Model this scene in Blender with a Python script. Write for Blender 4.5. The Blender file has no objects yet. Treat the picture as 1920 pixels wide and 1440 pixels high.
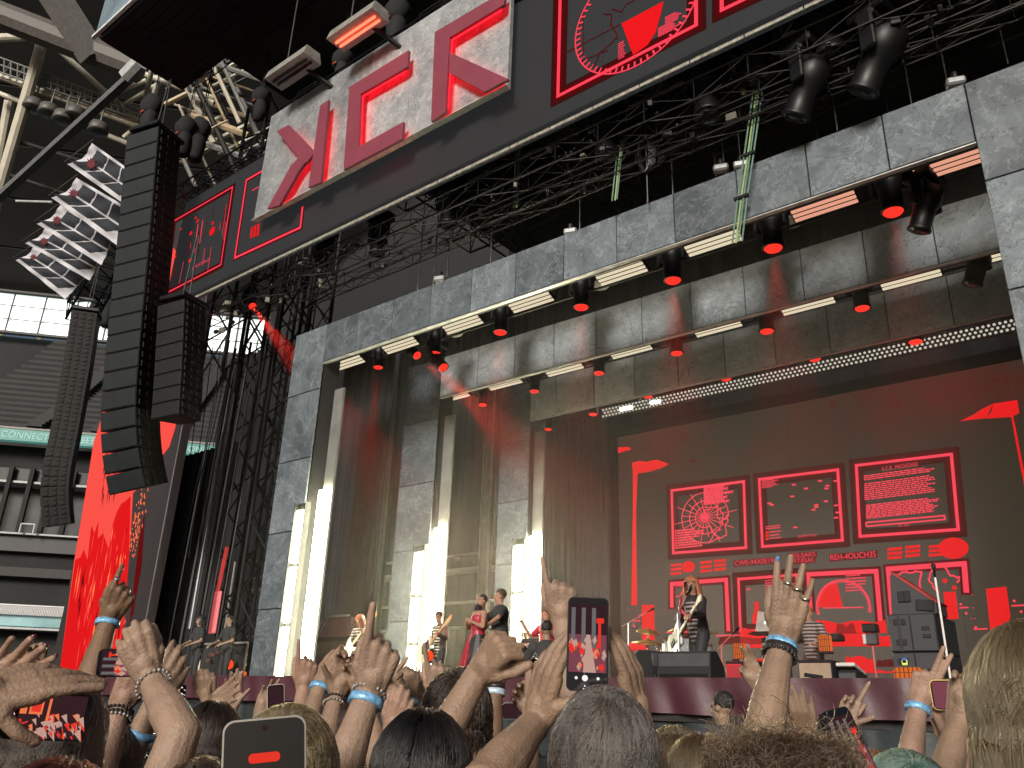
import bpy, bmesh, math, random
import numpy as np
from mathutils import Vector, Matrix, Quaternion
random.seed(7); rng = np.random.default_rng(7)
S = bpy.context.scene
TMP = bpy.data.scenes.new('measuring'); TMPL = TMP.view_layers[0]      # scratch scene for evaluating modifiers, removed at the end
C = S.collection
R = math.radians

# ------------------------------------------------------------------ camera
CAMZ = 1.62
YAW, PITCH, ROLL, FOC = R(39.13), R(21.52), R(2.008), 1554.7
_f = Vector((-math.sin(YAW)*math.cos(PITCH), math.cos(YAW)*math.cos(PITCH), math.sin(PITCH)))
_r0 = Vector((math.cos(YAW), math.sin(YAW), 0)); _u0 = _r0.cross(_f)
_r = _r0*math.cos(ROLL) + _u0*math.sin(ROLL)
_u = _u0*math.cos(ROLL) - _r0*math.sin(ROLL)
cam = bpy.data.objects.new('camera', bpy.data.cameras.new('camera')); C.objects.link(cam)
cam.matrix_world = Matrix(((_r.x, _u.x, -_f.x, 0), (_r.y, _u.y, -_f.y, 0), (_r.z, _u.z, -_f.z, CAMZ), (0, 0, 0, 1)))
cam.data.sensor_width = 36; cam.data.lens = FOC/1920*36
cam.data.clip_start = 0.05; cam.data.clip_end = 900
S.camera = cam

# ------------------------------------------------------------------ sky, sun, exposure
SUN_EL, SUN_AZ = R(18), R(160)          # azimuth measured from +Y towards +X: behind the photographer
W = bpy.data.worlds.new('World'); S.world = W; W.use_nodes = True
_n = W.node_tree.nodes; _sky = _n.new('ShaderNodeTexSky'); _sky.sky_type = 'NISHITA'; _sky.sun_disc = False
_sky.sun_elevation = SUN_EL; _sky.sun_rotation = SUN_AZ; _sky.air_density = 1.0; _sky.dust_density = 6.0
W.node_tree.links.new(_sky.outputs[0], _n['Background'].inputs[0]); _n['Background'].inputs[1].default_value = 0.055
_sl = bpy.data.lights.new('sun', 'SUN'); _sl.energy = 3.0; _sl.angle = R(15); _sl.color = (1, .97, .93)
sun = bpy.data.objects.new('sun', _sl); C.objects.link(sun)
_d = Vector((math.sin(SUN_AZ)*math.cos(SUN_EL), math.cos(SUN_AZ)*math.cos(SUN_EL), math.sin(SUN_EL)))
sun.rotation_euler = _d.to_track_quat('Z', 'Y').to_euler(); sun.location = _d*60
S.view_settings.view_transform = 'Standard'; S.view_settings.look = 'None'
S.view_settings.exposure = 0.2; S.view_settings.gamma = 1; S.view_settings.use_curve_mapping = False
S.cycles.use_denoising = True; S.cycles.max_bounces = 6; S.cycles.diffuse_bounces = 3; S.cycles.glossy_bounces = 3
S.cycles.transmission_bounces = 4; S.cycles.volume_bounces = 0; S.cycles.sample_clamp_indirect = 6
S.cycles.use_adaptive_sampling = True; S.cycles.adaptive_threshold = 0.02
S.cycles.caustics_reflective = False; S.cycles.caustics_refractive = False

# ------------------------------------------------------------------ measuring helpers: a point of the photograph at a known depth
CAM = Vector((0, 0, CAMZ))
def ray(x, y):
    return _r*((x-960)/FOC) - _u*((y-720)/FOC) + _f
def P(x, y, Y):                 # on the plane of that stage depth
    d = ray(x, y); return CAM + d*(Y/d.y)
def PD(x, y, D):                # at that distance along the view axis
    return CAM + ray(x, y)*D
def PZ(x, y, Z):
    d = ray(x, y); return CAM + d*((Z-CAMZ)/d.z)

# ------------------------------------------------------------------ materials
MATS = {}
def mat(name, col, rough=.6, metal=0., vary=.25, vs=6., bump=0., bs=40., spec=.5, sheen=0., alpha=1., emit=None, es=0., sss=0., coat=0.):
    if name in MATS: return MATS[name]
    m = bpy.data.materials.new(name); m.use_nodes = True; MATS[name] = m
    nt = m.node_tree; N = nt.nodes; L = nt.links; b = N['Principled BSDF']
    b.inputs['Roughness'].default_value = rough; b.inputs['Metallic'].default_value = metal
    b.inputs['Specular IOR Level'].default_value = spec
    if sheen: b.inputs['Sheen Weight'].default_value = sheen
    if coat: b.inputs['Coat Weight'].default_value = coat
    if sss:
        b.inputs['Subsurface Weight'].default_value = sss; b.inputs['Subsurface Radius'].default_value = (1, .35, .2); b.inputs['Subsurface Scale'].default_value = .006
    tc = N.new('ShaderNodeTexCoord')
    if vary:
        nz = N.new('ShaderNodeTexNoise'); nz.inputs['Scale'].default_value = vs; nz.inputs['Detail'].default_value = 6
        L.new(tc.outputs['Object'], nz.inputs['Vector'])
        mr = N.new('ShaderNodeMapRange'); mr.inputs[1].default_value = .25; mr.inputs[2].default_value = .75
        mr.inputs[3].default_value = 1-vary; mr.inputs[4].default_value = 1+vary
        L.new(nz.outputs[0], mr.inputs[0])
        mx = N.new('ShaderNodeMix'); mx.data_type = 'RGBA'; mx.blend_type = 'MULTIPLY'; mx.inputs[0].default_value = 1
        mx.inputs[6].default_value = (*col, 1); L.new(mr.outputs[0], mx.inputs[7]); L.new(mx.outputs[2], b.inputs['Base Color'])
        rr = N.new('ShaderNodeMapRange'); rr.inputs[3].default_value = max(0, rough-.1); rr.inputs[4].default_value = min(1, rough+.12)
        L.new(nz.outputs[0], rr.inputs[0]); L.new(rr.outputs[0], b.inputs['Roughness'])
    else: b.inputs['Base Color'].default_value = (*col, 1)
    if bump:
        n2 = N.new('ShaderNodeTexNoise'); n2.inputs['Scale'].default_value = bs; n2.inputs['Detail'].default_value = 4
        L.new(tc.outputs['Object'], n2.inputs['Vector'])
        bp = N.new('ShaderNodeBump'); bp.inputs['Strength'].default_value = bump; bp.inputs['Distance'].default_value = .02
        L.new(n2.outputs[0], bp.inputs['Height']); L.new(bp.outputs[0], b.inputs['Normal'])
    if emit:
        b.inputs['Emission Color'].default_value = (*emit, 1); b.inputs['Emission Strength'].default_value = es*1.2
    return m
def emat(name, col, s):
    if name in MATS: return MATS[name]
    m = bpy.data.materials.new(name); m.use_nodes = True; MATS[name] = m
    N = m.node_tree.nodes; N.remove(N['Principled BSDF']); e = N.new('ShaderNodeEmission')
    e.inputs[0].default_value = (*col, 1); e.inputs[1].default_value = s*1.24
    m.node_tree.links.new(e.outputs[0], N['Material Output'].inputs[0]); return m
def stone(name, base, light, dark, scale=1.0):
    m = bpy.data.materials.new(name); m.use_nodes = True; MATS[name] = m
    nt = m.node_tree; N = nt.nodes; L = nt.links; b = N['Principled BSDF']; b.inputs['Roughness'].default_value = .55
    tc = N.new('ShaderNodeTexCoord'); oi = N.new('ShaderNodeObjectInfo')
    w = N.new('ShaderNodeMath'); w.operation = 'MULTIPLY'; w.inputs[1].default_value = 37; L.new(oi.outputs['Random'], w.inputs[0])
    def noise(sc, det, dist, off):
        n = N.new('ShaderNodeTexNoise'); n.noise_dimensions = '4D'; n.inputs['Scale'].default_value = sc*scale
        n.inputs['Detail'].default_value = det; n.inputs['Distortion'].default_value = dist; n.inputs['Roughness'].default_value = .62
        a = N.new('ShaderNodeMath'); a.inputs[1].default_value = off; L.new(w.outputs[0], a.inputs[0])
        L.new(tc.outputs['Object'], n.inputs['Vector']); L.new(a.outputs[0], n.inputs['W']); return n.outputs[0]
    def ramp(src, pts):
        r = N.new('ShaderNodeValToRGB'); e = r.color_ramp.elements
        while len(e) < len(pts): e.new(.5)
        for k, (p, c) in zip(e, pts): k.position = p; k.color = (c, c, c, 1)
        L.new(src, r.inputs[0]); return r.outputs[0]
    def mix(fac, a, bcol):
        x = N.new('ShaderNodeMix'); x.data_type = 'RGBA'; L.new(fac, x.inputs[0])
        if hasattr(a, 'links'): L.new(a, x.inputs[6])
        else: x.inputs[6].default_value = (*a, 1)
        x.inputs[7].default_value = (*bcol, 1); return x.outputs[2]
    cloud = ramp(noise(.75, 7, .8, 0), [(.38, 0), (.62, 1)])
    c = mix(cloud, dark, base)
    streak = ramp(noise(1.7, 9, 2.2, 5), [(.5, 0), (.76, .5)])
    c = mix(streak, c, light)
    v1 = ramp(noise(1.0, 5, 1.6, 11), [(.488, 0), (.5, .5), (.512, 0)])
    c = mix(v1, c, light)
    v2 = ramp(noise(1.3, 5, 1.2, 17), [(.492, 0), (.5, .9), (.508, 0)])
    c = mix(v2, c, tuple(k*.35 for k in dark))
    fine = ramp(noise(16, 8, .4, 23), [(.38, .25), (.62, 0)])
    c = mix(fine, c, tuple(k*.6 for k in dark))
    # every panel has a cast of its own
    hs = N.new('ShaderNodeMapRange'); hs.inputs[3].default_value = .78; hs.inputs[4].default_value = 1.2; L.new(oi.outputs['Random'], hs.inputs[0])
    mm = N.new('ShaderNodeMix'); mm.data_type = 'RGBA'; mm.blend_type = 'MULTIPLY'; mm.inputs[0].default_value = 1
    L.new(c, mm.inputs[6]); L.new(hs.outputs[0], mm.inputs[7]); L.new(mm.outputs[2], b.inputs['Base Color'])
    bp = N.new('ShaderNodeBump'); bp.inputs['Strength'].default_value = .35; bp.inputs['Distance'].default_value = .03
    L.new(streak, bp.inputs['Height']); L.new(bp.outputs[0], b.inputs['Normal']); return m

BLACK = mat('black_metal', (.008, .008, .0085), .45, .3)
BLACKM = mat('black_matte', (.006, .006, .0065), .85)
TRUSSB = mat('black_truss', (.008, .008, .009), .4, .5)
CLOTHB = mat('black_cloth', (.014, .014, .016), .95, 0, .4, 2)
ALU = mat('aluminium', (.45, .45, .44), .38, .9)
STEEL = mat('cable_steel', (.06, .06, .06), .45, .8)
STONE = stone('grey_stone', (.145, .172, .192), (.32, .36, .38), (.07, .085, .098))
STONE_LIT = stone('grey_stone_lit', (.58, .63, .64), (.82, .86, .86), (.33, .37, .385))  # grey stone lightened for the middle beam, light put into the colour
STONE_LIT2 = stone('grey_stone_lit_more', (.68, .70, .69), (.85, .86, .84), (.42, .445, .445))  # same stone lightened further for the rearmost beam, replacing light it lacks
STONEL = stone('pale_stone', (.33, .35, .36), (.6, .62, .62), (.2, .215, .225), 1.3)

# ------------------------------------------------------------------ geometry helpers
class MB:
    def __init__(s): s.v = []; s.f = []; s.m = []
    def add(s, vs, fs, m=0):
        b = len(s.v); s.v += [tuple(v) for v in vs]; s.f += [tuple(i+b for i in f) for f in fs]; s.m += [m]*len(fs); return s
    def box(s, c, d, rot=None, m=0):
        c = Vector(c); h = [x/2 for x in d]; vs = []
        for z in (-1, 1):
            for y in (-1, 1):
                for x in (-1, 1):
                    q = Vector((x*h[0], y*h[1], z*h[2]))
                    if rot is not None: q = rot @ q
                    vs.append(c+q)
        return s.add(vs, [(0, 2, 3, 1), (4, 5, 7, 6), (0, 1, 5, 4), (2, 6, 7, 3), (0, 4, 6, 2), (1, 3, 7, 5)], m)
    def bbox(s, c, d, b=.01, rot=None, m=0):      # box with chamfered edges
        c = Vector(c); vs = []; idx = {}
        b = min(b, min(d)*.45)
        for sx in (-1, 1):
            for sy in (-1, 1):
                for sz in (-1, 1):
                    for ax in range(3):
                        q = [sx*(d[0]/2-b), sy*(d[1]/2-b), sz*(d[2]/2-b)]; q[ax] += (sx, sy, sz)[ax]*b
                        q = Vector(q)
                        if rot is not None: q = rot @ q
                        idx[(sx, sy, sz, ax)] = len(vs); vs.append(c+q)
        fs = []
        I = lambda *k: idx[k]
        for sg in (-1, 1):
            for ax in range(3):
                o = [a for a in range(3) if a != ax]; qd = []
                for p, q in ((-1, -1), (1, -1), (1, 1), (-1, 1)):
                    k = [0, 0, 0]; k[ax] = sg; k[o[0]] = p; k[o[1]] = q; qd.append(I(*k, ax))
                fs.append(tuple(qd if (sg > 0) == (ax != 1) else qd[::-1]))
        for ax in range(3):
            o = [a for a in range(3) if a != ax]
            for p in (-1, 1):
                for q in (-1, 1):
                    k1 = [0, 0, 0]; k1[o[0]] = p; k1[o[1]] = q; k2 = k1[:]; k1[ax] = -1; k2[ax] = 1
                    fs.append((I(*k1, o[0]), I(*k2, o[0]), I(*k2, o[1]), I(*k1, o[1])))
        for sx in (-1, 1):
            for sy in (-1, 1):
                for sz in (-1, 1): fs.append((I(sx, sy, sz, 0), I(sx, sy, sz, 1), I(sx, sy, sz, 2)))
        return s.add(vs, fs, m)
    def ring(s, c, u, w, r, n): return [Vector(c)+u*(math.cos(2*math.pi*k/n)*r)+w*(math.sin(2*math.pi*k/n)*r) for k in range(n)]
    def path(s, pts, rad, n=8, m=0, cap=True, flat=None):
        pts = [Vector(p) for p in pts]; N_ = len(pts)
        if not hasattr(rad, '__len__'): rad = [rad]*N_
        t = (pts[1]-pts[0]).normalized(); u = t.orthogonal().normalized(); rings = []
        for i, p in enumerate(pts):
            if i == 0: tt = pts[1]-p
            elif i == N_-1: tt = p-pts[i-1]
            else: tt = (pts[i+1]-p).normalized()+(p-pts[i-1]).normalized()
            if tt.length < 1e-9: tt = t
            tt.normalize(); q = t.rotation_difference(tt); u = q @ u; t = tt; u = (u-t*u.dot(t)).normalized(); w = t.cross(u)
            rings += s.ring(p, u, w, rad[i], n)
        fs = []
        for i in range(N_-1):
            for k in range(n):
                a = i*n+k; b = i*n+(k+1) % n; fs.append((a, b, b+n, a+n))
        if cap: fs.append(tuple(range(n-1, -1, -1))); fs.append(tuple(range((N_-1)*n, N_*n)))
        return s.add(rings, fs, m)
    def tube(s, p, q, r, n=8, m=0, r2=None): return s.path([p, q], [r, r if r2 is None else r2], n, m)
    def lathe(s, prof, M=None, n=16, m=0):        # profile (r, z) around local z
        vs = []
        for r, z in prof:
            for k in range(n):
                v = Vector((math.cos(2*math.pi*k/n)*r, math.sin(2*math.pi*k/n)*r, z)); vs.append(M @ v if M is not None else v)
        fs = []
        for i in range(len(prof)-1):
            for k in range(n):
                a = i*n+k; b = i*n+(k+1) % n; fs.append((a, b, b+n, a+n))
        fs.append(tuple(range(n-1, -1, -1))); fs.append(tuple(range((len(prof)-1)*n, len(prof)*n)))
        return s.add(vs, fs, m)
    def prism(s, pts, ext, m=0):
        pts = [Vector(p) for p in pts]; n = len(pts); ext = Vector(ext)
        fs = [tuple(range(n-1, -1, -1)), tuple(range(n, 2*n))]+[(k, (k+1) % n, (k+1) % n+n, k+n) for k in range(n)]
        return s.add(pts+[p+ext for p in pts], fs, m)
    def quad(s, a, b, c, d, m=0): return s.add([a, b, c, d], [(0, 1, 2, 3)], m)
    def ell(s, c, r, rot=None, nu=14, nv=9, m=0):
        c = Vector(c); vs = []
        for j in range(1, nv):
            th = math.pi*j/nv
            for k in range(nu):
                ph = 2*math.pi*k/nu; v = Vector((r[0]*math.sin(th)*math.cos(ph), r[1]*math.sin(th)*math.sin(ph), r[2]*math.cos(th)))
                vs.append(c+(rot @ v if rot is not None else v))
        top = Vector((0, 0, r[2])); bot = Vector((0, 0, -r[2]))
        vs.append(c+(rot @ top if rot is not None else top)); vs.append(c+(rot @ bot if rot is not None else bot))
        T = (nv-1)*nu; fs = []
        for j in range(nv-2):
            for k in range(nu):
                a = j*nu+k; b = j*nu+(k+1) % nu; fs.append((a, a+nu, b+nu, b))
        for k in range(nu): fs.append((T, k, (k+1) % nu)); fs.append((T+1, (nv-2)*nu+(k+1) % nu, (nv-2)*nu+k))
        return s.add(vs, fs, m)
    def grid(s, fn, nu, nv, m=0):
        vs = [fn(i/nu, j/nv) for j in range(nv+1) for i in range(nu+1)]
        fs = [(j*(nu+1)+i, j*(nu+1)+i+1, (j+1)*(nu+1)+i+1, (j+1)*(nu+1)+i) for j in range(nv) for i in range(nu)]
        return s.add(vs, fs, m)
    def mesh(s, name, mats, smooth=False):
        me = bpy.data.meshes.new(name); me.from_pydata(s.v, [], s.f)
        for m in (mats if isinstance(mats, (list, tuple)) else [mats]): me.materials.append(m)
        if any(s.m): me.polygons.foreach_set('material_index', s.m)
        if smooth: me.polygons.foreach_set('use_smooth', [True]*len(s.f))
        me.update(); return me
    def build(s, name, mats, parent=None, world=True, smooth=False, loc=None):
        if parent is not None and world:
            inv = (Matrix.Translation(parent.location) @ parent.rotation_euler.to_matrix().to_4x4()).inverted()
            if parent.parent is not None:
                pp = parent.parent
                inv = inv @ (Matrix.Translation(pp.location) @ pp.rotation_euler.to_matrix().to_4x4()).inverted()
            s.v = [tuple(inv @ Vector(v)) for v in s.v]
        o = bpy.data.objects.new(name, s.mesh(name, mats, smooth)); C.objects.link(o)
        if parent is not None: o.parent = parent
        if loc is not None: o.location = loc
        return o
def tag(o, label=None, cat=None, group=None, kind=None):
    if label: o['label'] = label
    if cat: o['category'] = cat
    if group: o['group'] = group
    if kind: o['kind'] = kind
    return o
def thing(name, label, cat, loc=(0, 0, 0), rz=0, group=None):
    o = bpy.data.objects.new(name, None); C.objects.link(o); o.location = loc; o.rotation_euler = (0, 0, rz)
    o.empty_display_size = .1
    return tag(o, label, cat, group)
def inst(name, me, parent, loc=(0, 0, 0), rot=(0, 0, 0), scale=(1, 1, 1)):     # a piece that shares its mesh
    o = bpy.data.objects.new(name, me); C.objects.link(o); o.parent = parent; o.location = loc; o.rotation_euler = rot; o.scale = scale
    return o
def copy_tree(o, parent=None):
    c = o.copy(); C.objects.link(c); c.parent = parent
    for ch in [x for x in C.objects if x.parent == o]: copy_tree(ch, c)
    return c
KIDS = {}
def copy_thing(root, kids, loc, rot=None, label=None):
    c = root.copy(); C.objects.link(c); c.location = loc
    if rot is not None: c.rotation_euler = rot
    if label: c['label'] = label
    mp = {root: c}
    for k in kids:
        d = k.copy(); C.objects.link(d); d.parent = mp[k.parent]; mp[k] = d
    return c
def lerp(a, b, t): return a+(b-a)*t
def tri_truss(mb, a, b, h, w, r=.025, bays=None, up=Vector((0, 0, 1)), n=6):   # box truss with zigzag lacing
    a = Vector(a); b = Vector(b); d = b-a; L = d.length; t = d.normalized(); s = t.cross(up).normalized(); v = s.cross(t)
    bays = bays or max(2, int(L/h)); cs = [v*h/2+s*w/2, v*h/2-s*w/2, -v*h/2-s*w/2, -v*h/2+s*w/2]
    for c in cs: mb.tube(a+c, b+c, r, n)
    for i in range(bays):
        p = a+d*(i/bays); q = a+d*((i+1)/bays)
        for k in range(4):
            c1, c2 = cs[k], cs[(k+1) % 4]
            if i % 2: c1, c2 = c2, c1
            mb.tube(p+c1, q+c2, r*.55, 4); mb.tube(p+c1, p+c2, r*.5, 4)
    return mb
def text_mesh(s, size, mirror=False):
    cu = bpy.data.curves.new('t', 'FONT'); cu.body = s; cu.size = size; cu.align_x = 'LEFT'
    o = bpy.data.objects.new('t', cu); TMP.collection.objects.link(o); TMPL.update(); dg = TMPL.depsgraph
    me = bpy.data.meshes.new_from_object(o.evaluated_get(dg)); vs = [Vector(v.co) for v in me.vertices]; fs = [tuple(p.vertices) for p in me.polygons]
    bpy.data.objects.remove(o); bpy.data.curves.remove(cu); bpy.data.meshes.remove(me)
    return vs, fs
# ================================================================== ground and stage
ZS = 1.86; ZL = 2.10; YE = 11.0      # deck, raised front lip, front edge
GRASS = mat('pitch_cover', (.06, .062, .06), .8, 0, .3, 3, .3, 30)
tag(MB().quad((-140, -60, 0), (80, -60, 0), (80, 120, 0), (-140, 120, 0)).build('ground', GRASS), kind='structure')
DECK = mat('stage_deck', (.022, .02, .022), .5, 0, .3, 3)
MAROON = mat('maroon_cloth', (.062, .018, .027), .5, 0, .12, 4, .25, 9, spec=.6)
stage = thing('stage', 'long black concert stage with maroon cloth pinned along its front edge', 'stage', (-8, YE, 0))
MB().box((-9, 17.6, ZS-.15), (38, 13, .3)).build('deck', DECK, stage)
MB().box((-9, 11.62, ZL-.1), (36.8, .8, .2)).build('front_riser', DECK, stage)
random.seed(3)
folds = [(random.uniform(-27, 9), random.uniform(.08, .3), random.uniform(-.06, .06)) for _ in range(170)]
def drape(z0, z1, amp, y):
    def fn(u, v):
        x = -27.5+37*u; z = lerp(z0, z1, v); d = 0
        for c, w, a in folds:
            k = (x-c-(1-v)*.1*math.sin(c*7))/w
            if -3 < k < 3: d += a*math.exp(-k*k)
        return Vector((x, y-.03-amp*d*(.55+.5*(1-v))-.012*math.sin(x*9+3*v), z+.012*math.sin(x*1.7)*(1-v)))
    return fn
MB().grid(drape(1.655, ZL+.03, .8, YE-.02), 900, 10).build('stage_cloth', MAROON, stage, smooth=True)
MB().grid(drape(0.02, 1.66, 1.2, YE+.16), 700, 12).build('stage_skirt', mat('skirt_cloth', (.02, .028, .031), .55, 0, .3, 3, .3, 12), stage, smooth=True)
MB().bbox((-9, YE+.16, ZL-.06), (37, .1, .17), .01).build('edge_trim', mat('maroon_trim', (.07, .03, .045), .6), stage)

# crowd barrier in front of the stage
bar = thing('crowd_barrier', 'black steel crowd barrier in front of the stage cloth', 'barrier', (-8, 4.6, 0))
for k in range(-19, 8): MB().bbox((k+.5, 4.6, .6), (.97, .05, 1.15), .02).build('panel', BLACKM, bar)
MB().tube((-19, 4.56, 1.19), (8, 4.56, 1.19), .03, 8).build('top_rail', STEEL, bar)

# ================================================================== back walls and roof of the stage house
WALLC = mat('stage_drape', (.007, .0075, .0075), .95, 0, .25, 1.5)
def pleats(x0, x1, y, z0, z1, n, amp=.12, along='x'):
    def fn(u, v):
        a = lerp(x0, x1, u); d = amp*math.sin(u*n*6.283)+amp*.5*math.sin(u*n*2.7*6.283+1)
        return Vector((a, y+d, lerp(z0, z1, v))) if along == 'x' else Vector((y+d, a, lerp(z0, z1, v)))
    return fn
bd = thing('backdrop_drape', 'tall dark pleated drape hanging behind the stage columns', 'drape', (-22, 23.5, ZS))
MB().grid(pleats(-40, -11, 23.6, ZS-2, 19.5, 46), 460, 2).build('drape_cloth', WALLC, bd, smooth=True)
bd2 = thing('masking_drape', 'pleated grey drape hanging beside the big back screen', 'drape', (-14.5, 21.2, ZS))
MB().grid(pleats(-16.3, -13.42, 21.4, ZS, 10.6, 9, .05), 200, 2).build('drape_cloth', mat('grey_drape', (.035, .034, .036), .9, 0, .35, 2.5), bd2, smooth=True)
rw = thing('side_drape', 'black drape closing the right wing of the stage', 'drape', (4, 17, ZS))
MB().grid(pleats(11.2, 24, 6.0, 0, 20, 18, .1, 'y'), 160, 2).build('drape_cloth', CLOTHB, rw, smooth=True)
MB().grid(pleats(-14, 8, 24.2, 10.2, 20, 18, .1), 160, 2).build('border_cloth', CLOTHB, rw, smooth=True)
roof = thing('stage_roof', 'black flat stage roof high above the header sign', 'roof', (-8, 16, 20.6))
MB().box((-6, 17.6, 20.8), (29, 15, .3)).build('roof_deck', BLACKM, roof)
MB().box((-5.5, 8.8, 20.78), (35, 2.8, .3)).build('front_overhang', BLACKM, roof)
ROOFG = mat('fascia_panel', (.2, .26, .3), .3, 0, .35, 1.2)
for k in range(8): MB().bbox((-20.95+k*4.32, 7.3, 23.0), (4.3, .12, 4.4), .03).build('fascia_panel', ROOFG, roof)
MB().box((-5.7, 7.24, 20.72), (35, .1, .1)).build('edge_strip', mat('edge_white', (.6, .66, .68), .5), roof)
for k in range(10): MB().tube((-22.5, 7.7+k*.3, 20.6), (11, 7.7+k*.3, 20.6), .02, 4).build('underside_rib', TRUSSB, roof)
# rafters and trusses of the roof, seen in the dark from below
for i, (a, b, h) in enumerate([((-19, 13.2, 18.6), (6, 13.2, 18.6), 1.2), ((-19, 16.5, 18.6), (6, 16.5, 18.6), 1.2), ((-19, 20, 18.6), (6, 20, 18.6), 1.2)]):
    t = MB(); tri_truss(t, a, b, h, 1.0, .05, 20)
    t.build('roof_truss', mat('dark_truss', (.012, .011, .010), .5, .4), roof)
for x in (-17, -12, -7, -2, 3):
    t = MB(); tri_truss(t, (x, 11, 17.8), (x, 23, 17.8), .8, .8, .04, 12); t.build('roof_truss', MATS['dark_truss'], roof)

# ================================================================== the three stone portals
PW = 1.2435; GAP = .02
def panel_mesh(w, h, d=.05, mt=None):
    return MB().bbox((0, 0, 0), (w-GAP, d, h-GAP), .008).mesh('stone_panel', mt or STONE)
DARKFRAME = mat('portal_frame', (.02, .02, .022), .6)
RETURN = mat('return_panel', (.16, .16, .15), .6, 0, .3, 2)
def portal(label, Y, xl, xr, zb, zt, colw, rightcol=True, joint=0., depth=.14, mt=None):
    t = thing('stone_portal', label, 'stage set', ((xl+xr)/2, Y, ZS), group='stone portal frames of the set')
    h = zt-zb; n = int(math.ceil((xr-xl)/PW)); me = panel_mesh(PW, h, .05, mt)
    # beam panels
    x = xl+joint; first = True
    edges = [xl]+[xl+joint+PW*k for k in range(1 if joint < .05 else 0, 40) if xl+.05 < xl+joint+PW*k < xr-.05]+[xr]
    for a, b in zip(edges, edges[1:]):
        if abs(b-a-PW) < .002: inst('stone_panel', me, t, Vector(((a+b)/2, Y, (zb+zt)/2))-t.location)
        else: inst('stone_panel', panel_mesh(b-a, h, .05, mt), t, Vector(((a+b)/2, Y, (zb+zt)/2))-t.location)
    MB().box(((xl+xr)/2, Y+.06+depth/2, (zb+zt)/2), (xr-xl+colw*2-.1, depth, h-.04)).build('beam_core', DARKFRAME, t)
    MB().box(((xl+xr)/2, Y+.03, zb-.012), (xr-xl, .09, .02)).build('bottom_edge', mat('edge_alu', (.5, .5, .48), .4, .4), t)
    # columns: five tall panels each, a darker return on the inner side
    for side in ((-1, 1) if rightcol else (-1,)):
        x0, x1 = (xl-colw, xl) if side < 0 else (xr, xr+colw)
        zs = [ZS]+[ZS+(zt-ZS)*k/5 for k in range(1, 5)]+[zt]
        for a, b in zip(zs, zs[1:]): inst('stone_panel', panel_mesh(x1-x0, b-a), t, Vector(((x0+x1)/2, Y, (a+b)/2))-t.location)
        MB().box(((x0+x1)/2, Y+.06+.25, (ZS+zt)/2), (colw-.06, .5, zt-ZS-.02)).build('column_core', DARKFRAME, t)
    return t
Y1, Y2, Y3 = 12.0, 15.2, 17.4
p1 = portal('foremost and tallest of the grey stone portals framing the stage', Y1, -15.93, -1.09, 9.66, 10.73, 1.27, True, 1.2)
p2 = portal('middle grey stone portal behind the foremost one', Y2, -14.88, -1.09, 9.50, 10.68, 1.30, True, 1.34, mt=STONE_LIT)
p3 = portal('rearmost grey stone portal nearest the back screen', Y3, -13.45, -1.00, 9.22, 10.35, 1.05, True, .9, mt=STONE_LIT2)

# white light columns on the inner side of every left column
LAMPW = emat('lamp_white', (1, .95, .64), 62)
def light_column(label, X, Y, front, rear, ret, nseg=3):
    """front row of lamp tubes and a rear row on the return; front / rear = (x at y 1100, top y) in the photograph"""
    t = thing('light_column', label, 'light', (X, Y, ZS), group='white light columns beside the portals')
    xf = P(front[0], 1100, Y-.12).x; zf = P(front[0]+12, front[1], Y-.12).z; xr_ = P(rear[0], 1100, Y+.10).x; zr = P(rear[0]+15, rear[1], Y+.10).z; H = zf-ZS-.15
    MB().box((xf, Y-.06, ZS+H/2+.1), (.26, .06, H+.2)).build('housing', BLACKM, t)
    for s_ in (-1, 1): MB().box((xf+s_*.19, Y-.115, ZS+H/2+.1), (.025, .16, H+.2)).build('added_baffle', BLACKM, t)  # added baffles that keep the tube light off the column face
    for k in range(nseg):
        z0 = ZS+.12+H*k/nseg; z1 = ZS+.12+H*(k+1)/nseg-.10
        MB().bbox((xf, Y-.12, (z0+z1)/2), (.33, .06, z1-z0), .02).build('lamp_tube', LAMPW, t)
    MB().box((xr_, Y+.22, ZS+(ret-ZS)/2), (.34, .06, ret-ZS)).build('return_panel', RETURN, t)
    MB().bbox((xr_, Y+.10, ZS+(zr-ZS)/2), (.36, .06, zr-ZS-.1), .02).build('lamp_tube', LAMPW, t)
    return t
light_column('white light column on the foremost portal, leftmost of the three', -15.93, Y1, (548, 948), (587, 915), 8.9)
light_column('white light column on the middle portal, between the other two', -14.88, Y2, (784, 1025), (818, 985), 9.0)
light_column('white light column on the rearmost portal, beside the singers', -13.45, Y3, (972, 1012), (1001, 1000), 8.9)

# vertical aluminium masts behind the portals
for lab, x, y0, y1, YY in (('tall aluminium mast between the first and second light column', 712, 740, 1075, 18.5),
                           ('tall aluminium mast between the second and third light column', 910, 775, 1080, 19.5)):
    b = P(x, y1, YY); tp = P(x, y0, YY); mm = MB(); X = b.x
    t = thing('aluminium_mast', lab, 'mast', (X, YY, ZS), group='aluminium masts behind the portals')
    MB().bbox((X, YY, (ZS+tp.z+2)/2), (.34, .2, tp.z+2-ZS), .02).build('mast_profile', mat('mast_grey', (.2, .19, .18), .5, .3), t)
    for s in (-1, 1): MB().box((X+s*.17, YY-.12, (ZS+tp.z+2)/2), (.05, .06, tp.z+2-ZS)).build('mast_flange', ALU, t)

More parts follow.
